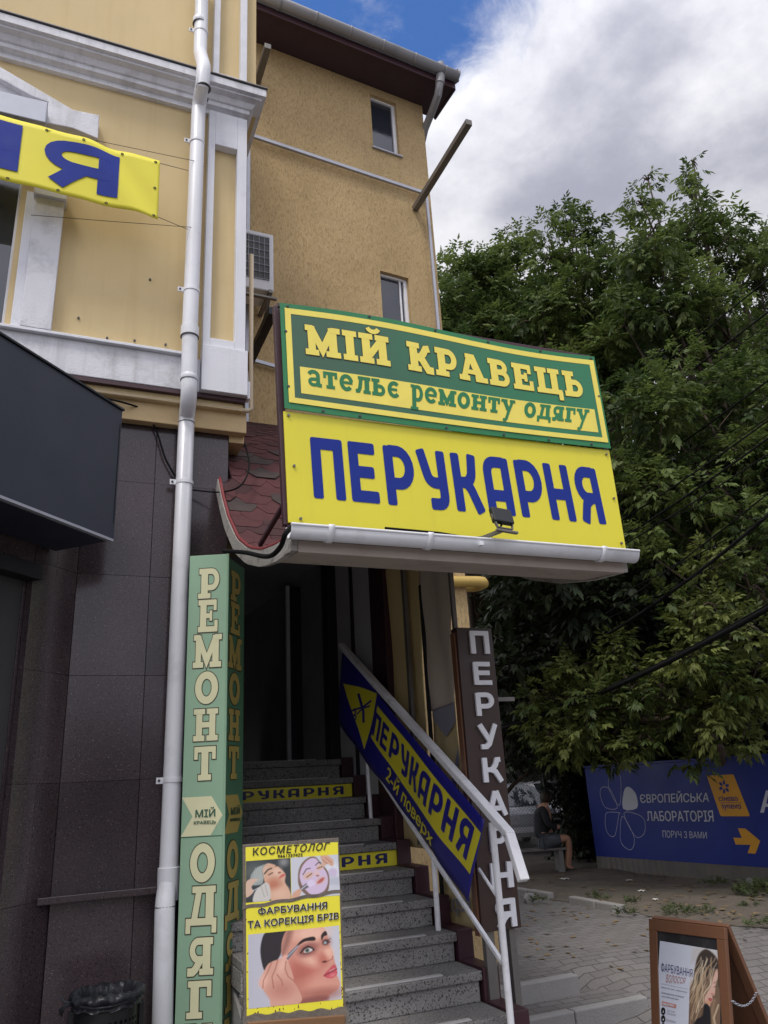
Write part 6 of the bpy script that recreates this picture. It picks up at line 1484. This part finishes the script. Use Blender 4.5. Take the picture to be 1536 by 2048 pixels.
# ------------------------------------------------------------------ trees: trunk, limbs and compound leaves
def leaf_mesh(name, sprays, mat, parent, size, seed):
    """each spray: twig with paired lance-shaped leaflets, drooping"""
    rg = np.random.default_rng(seed); n = len(sprays)
    pos = np.array([q[0] for q in sprays]); out = np.array([q[1] for q in sprays]); sh = np.array([q[2] for q in sprays])
    d = out+rg.normal(0, .45, (n, 3)); d[:, 2] -= .25; d /= np.linalg.norm(d, axis=1)[:, None]
    side = np.cross(d, np.array([0, 0, 1.])+rg.normal(0, .25, (n, 3))); side /= np.linalg.norm(side, axis=1)[:, None]
    up = np.cross(side, d); V = []; SH_ = []
    sz = size*rg.uniform(.75, 1.25, n)
    for j, (t, ang) in enumerate(((.25, 55), (.25, -55), (.5, 48), (.5, -48), (.75, 38), (.75, -38), (1.0, 0))):
        o = pos+d*(t*1.5*sz)[:, None]; a = math.radians(ang)+rg.normal(0, .18, n)
        ld = d*np.cos(a)[:, None]+side*np.sin(a)[:, None]; ld[:, 2] -= .35+rg.uniform(0, .3, n); ld /= np.linalg.norm(ld, axis=1)[:, None]
        ls = np.cross(ld, up+rg.normal(0, .35, (n, 3))); ls /= np.linalg.norm(ls, axis=1)[:, None]
        L = (sz*rg.uniform(.8, 1.15, n))[:, None]; w = L*.2
        nrm = np.cross(ls, ld)
        V.append(np.stack([o, o+ld*L*.38+ls*w+nrm*L*.05, o+ld*L, o+ld*L*.38-ls*w+nrm*L*.05], 1)); SH_.append(np.clip(sh+rg.normal(0, .14, n), 0, 1))
    V = np.concatenate(V); S2 = np.concatenate(SH_); m = len(V); o0 = np.array(ORG[parent])
    me = bpy.data.meshes.new(name); me.vertices.add(m*4); me.vertices.foreach_set('co', (V-o0).reshape(-1).astype(np.float32))
    me.loops.add(m*4); me.loops.foreach_set('vertex_index', np.arange(m*4, dtype=np.int32)); me.polygons.add(m)
    me.polygons.foreach_set('loop_start', np.arange(0, m*4, 4, dtype=np.int32)); me.polygons.foreach_set('loop_total', np.full(m, 4, np.int32))
    at_ = me.attributes.new('shade', 'FLOAT', 'FACE'); at_.data.foreach_set('value', S2.astype(np.float32))
    me.materials.append(mat); me.update(); me.validate()
    ob = bpy.data.objects.new(name, me); COL.objects.link(ob); ob.parent = parent; ORG[ob] = ORG[parent]; return ob
def tree(lab, base, blobs, seed, dens=1., size=.10, mat='leaf1', cat='tree', group='maple trees behind the hoarding', lean=(0, 0), tr=.16, hang=False):
    rnd = random.Random(seed); t = thing('maple_tree', lab, cat, base, group)
    base = Vector(base); m = MB()
    cs = [Vector(b[0]) for b in blobs]; cen = sum(cs, Vector((0, 0, 0)))/len(cs); topz = max(c.z for c in cs)
    hi = Vector((cen.x*.6+base.x*.4, cen.y*.6+base.y*.4, base.z+(topz-base.z)*.55))
    trunk = [base-Vector((0, 0, .2)), base+(hi-base)*.33+Vector((rnd.uniform(-.15, .15), rnd.uniform(-.15, .15), 0)), base+(hi-base)*.66+Vector((rnd.uniform(-.2, .2), rnd.uniform(-.2, .2), 0)), hi]
    m.tube(trunk, [tr*1.25, tr, tr*.8, tr*.55], 10)
    sp = []
    for (c, r) in blobs:
        c = Vector(c); k = max(.2, min(.95, (c.z-base.z)/(topz-base.z+.01)*.8)); st_ = base+(hi-base)*(1 if hang else min(1, k*.9))
        mid = (st_+c)/2+Vector((rnd.uniform(-.3, .3), rnd.uniform(-.3, .3), .2)); m.tube([st_, mid, c], [tr*.4, tr*.22, .015], 7)
        # boughs inside the blob
        nb = max(3, int(5+r*4))
        for _ in range(nb):
            d = Vector((rnd.gauss(0, 1), rnd.gauss(0, 1), rnd.gauss(0, .8)+.15)).normalized(); bc = c+d*r*rnd.uniform(.45, .95); br = r*rnd.uniform(.32, .55)
            m.tube([c, (c+bc)/2+Vector((0, 0, .08)), bc], [.02, .013, .006], 5)
            shade = rnd.uniform(.0, 1.)**1.2
            for _k in range(int(70*dens*(br/.4)**2)):
                q = Vector((rnd.gauss(0, 1), rnd.gauss(0, 1), rnd.gauss(0, .85)+.25)).normalized(); rr = br*(rnd.random()**.35)
                sp.append((tuple(bc+Vector((q.x, q.y, q.z*.8))*rr), tuple(q), shade))
    m.build('trunk', M['bark'], t, smooth=True)
    leaf_mesh('crown', sp, M[mat], t, size, seed)
    return len(sp)
def B(px, py, y, r): return (at(px, py, 1, y), r)
def build_trees():
    n = 0
    n += tree('tallest maple rising at the right with two spiky leader shoots', (11.6, 9.4, 0), [B(1387, 328, 9.2, .2), B(1385, 355, 9.2, .28), B(1388, 400, 9.2, .42), B(1372, 460, 9.2, .6), B(1296, 360, 9.0, .25), B(1285, 410, 9.0, .42), B(1300, 470, 9.0, .6), B(1340, 480, 9.3, .55), B(1440, 440, 9.2, .4), B(1480, 480, 9.1, .7), B(1420, 540, 9.2, .9), B(1300, 560, 9.2, .9), B(1520, 570, 9, .9), B(1360, 660, 9.3, 1.0), B(1250, 650, 9.6, .9), B(1460, 680, 9.0, 1.0), B(1560, 520, 9.0, .9), B(1590, 700, 9.0, 1.0)], 11, .62, .125)
    n += tree('middle maple with one leader shoot, left of the tallest maple', (9.9, 11.2, 0), [B(1145, 420, 11, .32), B(1140, 465, 11, .55), B(1175, 480, 11, .5), B(1110, 520, 11, .7), B(1170, 550, 11, .8), B(1220, 520, 11, .7), B(1130, 610, 11, .9), B(1200, 640, 11, 1.0), B(1260, 560, 10.8, .7), B(1080, 640, 11, .7), B(1160, 720, 11, 1.0), B(1240, 740, 10.6, 1.)], 12, .66, .125)
    n += tree('lower bushy maple close to the ochre wall corner', (6.9, 13, 0), [B(925, 540, 13, .55), B(900, 590, 13, .6), B(970, 540, 13, .6), B(1030, 500, 13, .5), B(1010, 550, 13, .8), B(950, 610, 13, .9), B(1050, 580, 13, .7), B(905, 660, 13, .7), B(1000, 660, 13, 1.), B(1070, 660, 13, .9), B(930, 690, 13.5, .9), B(1120, 690, 13, .9), B(890, 620, 12.6, .6), B(900, 700, 12.4, .7), B(960, 680, 12.4, .7)], 13, .75, .135)
    n += tree('big dark maple filling the right edge above the hoarding', (10.6, 7.6, 0), [B(1480, 800, 8.3, .8), B(1380, 780, 8.4, .8), B(1290, 820, 8.6, .8), B(1540, 860, 8, .9), B(1420, 900, 8.3, .8), B(1320, 930, 8.5, .8), B(1500, 980, 8, .8), B(1270, 1000, 8.8, .8), B(1400, 1040, 8.2, .8), B(1520, 1100, 7.9, .7), B(1620, 960, 7.9, .9), B(1640, 800, 8, .9), B(1300, 1110, 8.6, .6)], 14, .62, .12)
    n += tree('maple with light green low boughs hanging over the blue hoarding', (10.3, 9.8, 0), [B(1420, 1140, 7.6, .42), B(1390, 1220, 7.6, .5), B(1450, 1260, 7.5, .5), B(1500, 1180, 7.4, .45), B(1370, 1330, 7.8, .5), B(1460, 1390, 7.6, .5), B(1530, 1330, 7.4, .5), B(1400, 1440, 8, .5), B(1500, 1450, 7.8, .45), B(1320, 1400, 8.2, .4), B(1260, 1380, 8.6, .4), B(1180, 1440, 9.2, .5), B(1110, 1480, 9.8, .5), B(1200, 1500, 9.2, .4), B(1290, 1480, 8.8, .4), B(1100, 1400, 10, .5), B(1160, 1350, 9.5, .4), B(1230, 1300, 9, .4), B(1400, 1500, 8.3, .3)], 15, 1.05, .105, 'leaf2', hang=True)
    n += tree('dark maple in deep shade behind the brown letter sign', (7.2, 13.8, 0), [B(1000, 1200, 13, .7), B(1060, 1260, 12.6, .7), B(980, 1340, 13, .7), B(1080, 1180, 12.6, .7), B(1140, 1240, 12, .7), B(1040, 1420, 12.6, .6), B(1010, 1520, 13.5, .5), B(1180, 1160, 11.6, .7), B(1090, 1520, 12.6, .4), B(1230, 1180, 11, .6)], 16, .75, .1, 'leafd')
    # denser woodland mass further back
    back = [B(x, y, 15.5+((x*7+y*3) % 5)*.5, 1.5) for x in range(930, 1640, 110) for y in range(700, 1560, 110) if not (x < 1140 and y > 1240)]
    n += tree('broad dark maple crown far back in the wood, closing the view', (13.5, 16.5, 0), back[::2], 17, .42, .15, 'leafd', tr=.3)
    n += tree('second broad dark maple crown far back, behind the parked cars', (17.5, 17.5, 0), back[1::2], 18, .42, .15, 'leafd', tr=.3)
    rnd = random.Random(77)
    roof = [((rnd.uniform(8.2, 14.5), rnd.uniform(10.4, 14.8), rnd.uniform(3.2, 5.2)), 1.3) for _ in range(30)]+[((7.6, 10.6, 4.0), .9), ((7.0, 9.9, 4.5), .9), ((8.0, 9.6, 4.3), .9), ((8.4, 10.8, 3.6), .8), ((7.4, 11.6, 3.6), .8), ((6.8, 11.0, 3.3), .7), ((8.3, 11.8, 3.2), .8), ((7.8, 11.2, 3.1), .7), ((9.0, 12.2, 3.2), .9), ((8.6, 13.0, 3.0), .9), ((7.6, 12.6, 3.2), .8)]
    n += tree('wide spreading dark maple roofing the bench and the bare ground with shade', (11.2, 14.2, 0), roof, 19, .5, .17, 'leafd', tr=.25, hang=True)  # overhead leaf mass added to darken the bench and ground below
    print('sprays', n)
build_trees()
def build_wood():
    rg = np.random.default_rng(5); t = MB()
    o = thing('wood_edge', 'dense dark undergrowth and far trees behind the fence', 'undergrowth', (16, 22, 0), kind='stuff')
    sp = []
    for i in range(9000):
        y = rg.uniform(20, 26); x = rg.uniform(10, 40)-.0; z = rg.uniform(0, 9)*(.6+.4*math.sin(x*.7)**2)
        sp.append(((x, y, z), (rg.normal(0, 1), -1., rg.normal(0, 1)), rg.uniform(0, .4)))
    for i in range(2500):
        x = rg.uniform(9.9, 12.5); y = rg.uniform(6.5, 13); z = rg.uniform(0, 2.3); sp.append(((x, y, z), (-1, rg.normal(0, 1), rg.normal(0, 1)), rg.uniform(0, .4)))
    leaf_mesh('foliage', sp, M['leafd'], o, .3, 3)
build_wood()
def build_hedge():
    rg = np.random.default_rng(8); o = thing('hedge', 'black-green hedge directly behind the bench and the hoarding end', 'hedge', (10, 13.6, 0)); sp = []
    for i in range(5200):
        x = rg.uniform(9.15, 12.5); y = rg.uniform(13.0, 14.0)+(x-9.2)*-.15; z = rg.uniform(0, 2.9); sp.append(((x, y, z), (rg.normal(0, 1), -1., rg.normal(0, .6)), rg.uniform(0, .5)))
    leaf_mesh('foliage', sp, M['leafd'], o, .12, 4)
    MB().box(9.4, 12.4, 13.35, 13.6, -.1, 2.5).build('stems', M['bark'], o)
build_hedge()
def build_far_side():
    # the low line of trees on the other side of the street, behind the viewer: mirrored in the granite
    rg = np.random.default_rng(18); o = thing('far_trees', 'low far tree line across the street mirrored in the granite', 'tree line', (0, -45, 0), kind='stuff'); sp = []
    for i in range(7000):
        x = rg.uniform(-70, 60); z = rg.uniform(0, 1)*(5.0+1.5*math.sin(x*.35)+1.2*math.sin(x*.9)); sp.append(((x, -45+rg.uniform(-3, 3), z), (0, 1., rg.normal(0, .6)), rg.uniform(0, .6)))
    leaf_mesh('foliage', sp, M['leaf1'], o, .8, 4)
build_far_side()
def build_backing():
    o = thing('shed', 'dark windowless brick shed in the shade behind the bench', 'shed', (10.5, 19, 0))
    MB().box(11.0, 30, 23.5, 27, -.1, 4.2).build('wall', M['brick'], o); MB().box(10.8, 30.2, 23.2, 27.3, 4.21, 4.4).build('roof', M['darkmetal'], o)  # dark wall added behind the trees to block the bright sky
build_backing()
# ------------------------------------------------------------------ weeds, litter, stones
def build_small():
    rnd = random.Random(21)
    def weed(lab, px, py, r, n, sz):
        p = at(px, py, 2, .03); t = thing('weed', lab, 'weed', p, 'weeds on the bare ground')
        sp = []
        for i in range(n):
            a = rnd.random()*6.28; d = r*math.sqrt(rnd.random()); sp.append(((p.x+d*math.cos(a), p.y+d*math.sin(a), .03+rnd.random()*r*.55*(1-d/r*.6)), (math.cos(a), math.sin(a), 1.3), rnd.uniform(.2, .8)))
        leaf_mesh('leaves', sp, M['weed'], t, sz, rnd.randint(1, 999))
    W_ = [('largest weed clump, right at the foot of the hoarding by the picture edge', 1525, 1790, .3, 130, .05), ('weed clump in front of the hoarding, left of the largest clump', 1430, 1772, .16, 36, .04), ('low weed patch just above the wooden pavement board', 1360, 1826, .17, 70, .03), ('small weed right of the patch above the pavement board', 1405, 1824, .1, 24, .035), ('weed sprouting at the broken kerb end', 1252, 1826, .1, 26, .035), ('small weed in the middle of the bare ground', 1265, 1805, .09, 18, .035), ('thin weed tuft on the bare ground near the kerb', 1205, 1800, .08, 14, .035), ('flat weed at the paving edge far right', 1520, 1852, .12, 30, .035), ('low weed under the arrow of the hoarding', 1490, 1762, .14, 30, .045), ('small weed left on the bare ground below the bench', 1190, 1792, .07, 14, .035), ('weed in the crack at the kerb by the brown sign', 1078, 1803, .08, 16, .035), ('tiny weed beside the paving far right', 1500, 1815, .08, 16, .035)]
    for a in W_: weed(*a)
    for lab, px, py, w in (('crumpled white paper scrap in the middle of the bare ground', 1283, 1781, .09), ('pale paper scrap near the hoarding foot', 1258, 1760, .08), ('small pale scrap left of the bench foot', 1128, 1757, .12), ('tiny white scrap below the hoarding corner', 1212, 1748, .07), ('pale scrap at the right of the bare ground', 1440, 1780, .07), ('small scrap near the broken kerb', 1310, 1798, .06)):
        p = at(px, py, 2, .05); m = MB()
        m.grid(lambda u, v: (p.x+(u-.5)*w, p.y+(v-.5)*w, .05+.008*math.sin(u*9+px)*math.cos(v*7)), 6, 6)
        tag(m.build('paper_scrap', M['litter'], org=p, solid=.002), lab, 'litter', 'scraps on the bare ground')
    for lab, px, py, w in (('grey stub of stone standing near the hoarding foot', 1502, 1772, .14), ('loose pale stone on the kerb line by the brown sign', 1060, 1806, .16), ('small stone beside the broken kerb', 1230, 1824, .08)):
        p = at(px, py, 2, .0); m = MB(); r0 = random.Random(px)
        m.lathe(p, [(0, -.02), (w*.5, -.01), (w*.52, w*.4), (w*.4, w*.7), (0, w*.75)], 9)
        m.v = [(x+r0.uniform(-.02, .02), y+r0.uniform(-.02, .02), z) for x, y, z in m.v]
        tag(m.build('loose_stone', M['concrete'], org=p, bevel=.008), lab, 'stone', 'loose stones')
build_small()
def build_fallen():
    rg = np.random.default_rng(31); V = []; F = []
    for i in range(420):
        x, y = (rg.uniform(6.6, 8.9), rg.uniform(6.8, 12.5)) if i < 260 else (rg.uniform(3.0, 6.6), rg.uniform(6.4, 11))
        z = gz(x, y)+(.05 if i < 260 else .006); a = rg.uniform(0, 6.28); L, w = rg.uniform(.03, .07), rg.uniform(.012, .028); c, s_ = math.cos(a), math.sin(a)
        P = [(-L, 0, 0), (0, -w, rg.uniform(0, .012)), (L, 0, rg.uniform(0, .012)), (0, w, rg.uniform(0, .012))]; b = len(V)
        V += [(x+p[0]*c-p[1]*s_, y+p[0]*s_+p[1]*c, z+p[2]) for p in P]; F.append((b, b+1, b+2, b+3))
    o = MB().add(V, F).build('fallen_leaves', pm('dry_leaf', s(118, 98, 66), .8, .5, 30), fix=False)
    tag(o, 'dry fallen leaves scattered over bare ground and paving', 'fallen leaves', kind='stuff')
build_fallen()
# ------------------------------------------------------------------ overhead cables
def build_cables():
    C = [('thin cable highest of those crossing the trees', (1215, 820), 10.5, (1700, 425), 5., 0.0128, .0), ('cable second highest crossing the trees', (1215, 866), 10.5, (1700, 498), 5., 0.0144, .02),
         ('cable crossing the trees just right of the yellow sign corner', (1225, 985), 10.5, (1700, 640), 5., 0.0128, .02), ('pair-strung cable crossing the middle of the trees, upper', (1000, 1180), 11.5, (1700, 720), 5., 0.0112, .15), ('pair-strung cable crossing the middle of the trees, lower', (1000, 1216), 11.5, (1700, 755), 5., 0.0144, .15),
         ('long thin cable running down to the right of the gas pipe', (960, 1250), 11.5, (1700, 800), 5., 0.0096, .1), ('thin cable just above the long sagging cable', (985, 1360), 11.5, (1700, 850), 5., 0.0096, .2), ('long sagging cable ending behind the brown sign', (990, 1374), 11.5, (1700, 880), 5., 0.0224, .35),
         ('thick cable bundle lowest across the dark leaves', (985, 1462), 11.5, (1700, 1120), 5., 0.0320, .18), ('thin twisted cable hugging the thick bundle', (985, 1455), 11.5, (1700, 1108), 5.02, 0.0112, .2)]
    for k, (y0, y1) in enumerate(((905, 540), (1030, 690), (1060, 735), (1105, 770), (1150, 905), (1290, 960), (1330, 1010))):
        C.append((('hair-thin wire crossing the right trees, %s of the hair-thin ones' % ('first', 'second', 'third', 'fourth', 'fifth', 'sixth', 'lowest')[k]) , (1180 if k < 4 else 1010, y0), 11., (1700, y1-20), 5., .006, .06+.02*(k % 3)))
    for lab, a, ya, b, yb, r, sag in C:
        p, q = at(*a, 1, ya), at(*b, 1, yb); pts = []
        for i in range(25):
            t = i/24; w = p*(1-t)+q*t; w.z -= sag*4*t*(1-t); pts.append(w)
        tag(MB().tube(pts, r, 7).build('overhead_cable', M['rubber'], smooth=True, org=p), lab, 'cable', 'cables crossing in front of the trees')
    # loose leads on the buildings
    def lead(lab, pts, r): P = [Vector(p) for p in pts]; tag(MB().tube(P, r, 8).build('loose_cable', M['rubber'], smooth=True, org=P[0]), lab, 'cable')
    def spl(L):
        Q = [Vector(p) for p in L]; Q = [Q[0]]+Q+[Q[-1]]; out = []
        for i in range(len(Q)-3):
            for k in range(8):
                t = k/8; p0, p1, p2, p3 = Q[i:i+4]; out.append(.5*(2*p1+(p2-p0)*t+(2*p0-5*p1+4*p2-p3)*t*t+(3*p1-p0-3*p2+p3)*t**3))
        return out+[Q[-2]]
    y = 5.05
    lead('black cable drooping across the granite to the white downpipe', spl([at(190, 792, 1, y-.1), at(250, 806, 1, y-.1), at(288, 822, 1, y-.01), at(312, 860, 1, y-.01), at(330, 915, 1, y-.01), at(352, 955, 1, y-.01)]), .007)
    lead('black cable looping down over the maroon shingles', spl([at(386, 980, 1, 5.0), at(440, 984, 1, 4.9), at(480, 972, 1, 4.75), at(498, 935, 1, 4.9), at(490, 890, 1, 5.1), at(476, 872, 1, 5.2)]), .006)
    lead('thick black cable along the gable edge under the gutter end', spl([at(447, 1102, 1, 4.3), at(490, 1105, 1, 3.9), at(535, 1113, 1, 3.45), at(560, 1095, 1, 3.2), at(572, 1066, 1, 3.1), at(590, 1050, 1, 3.16)]), .012)
build_cables()
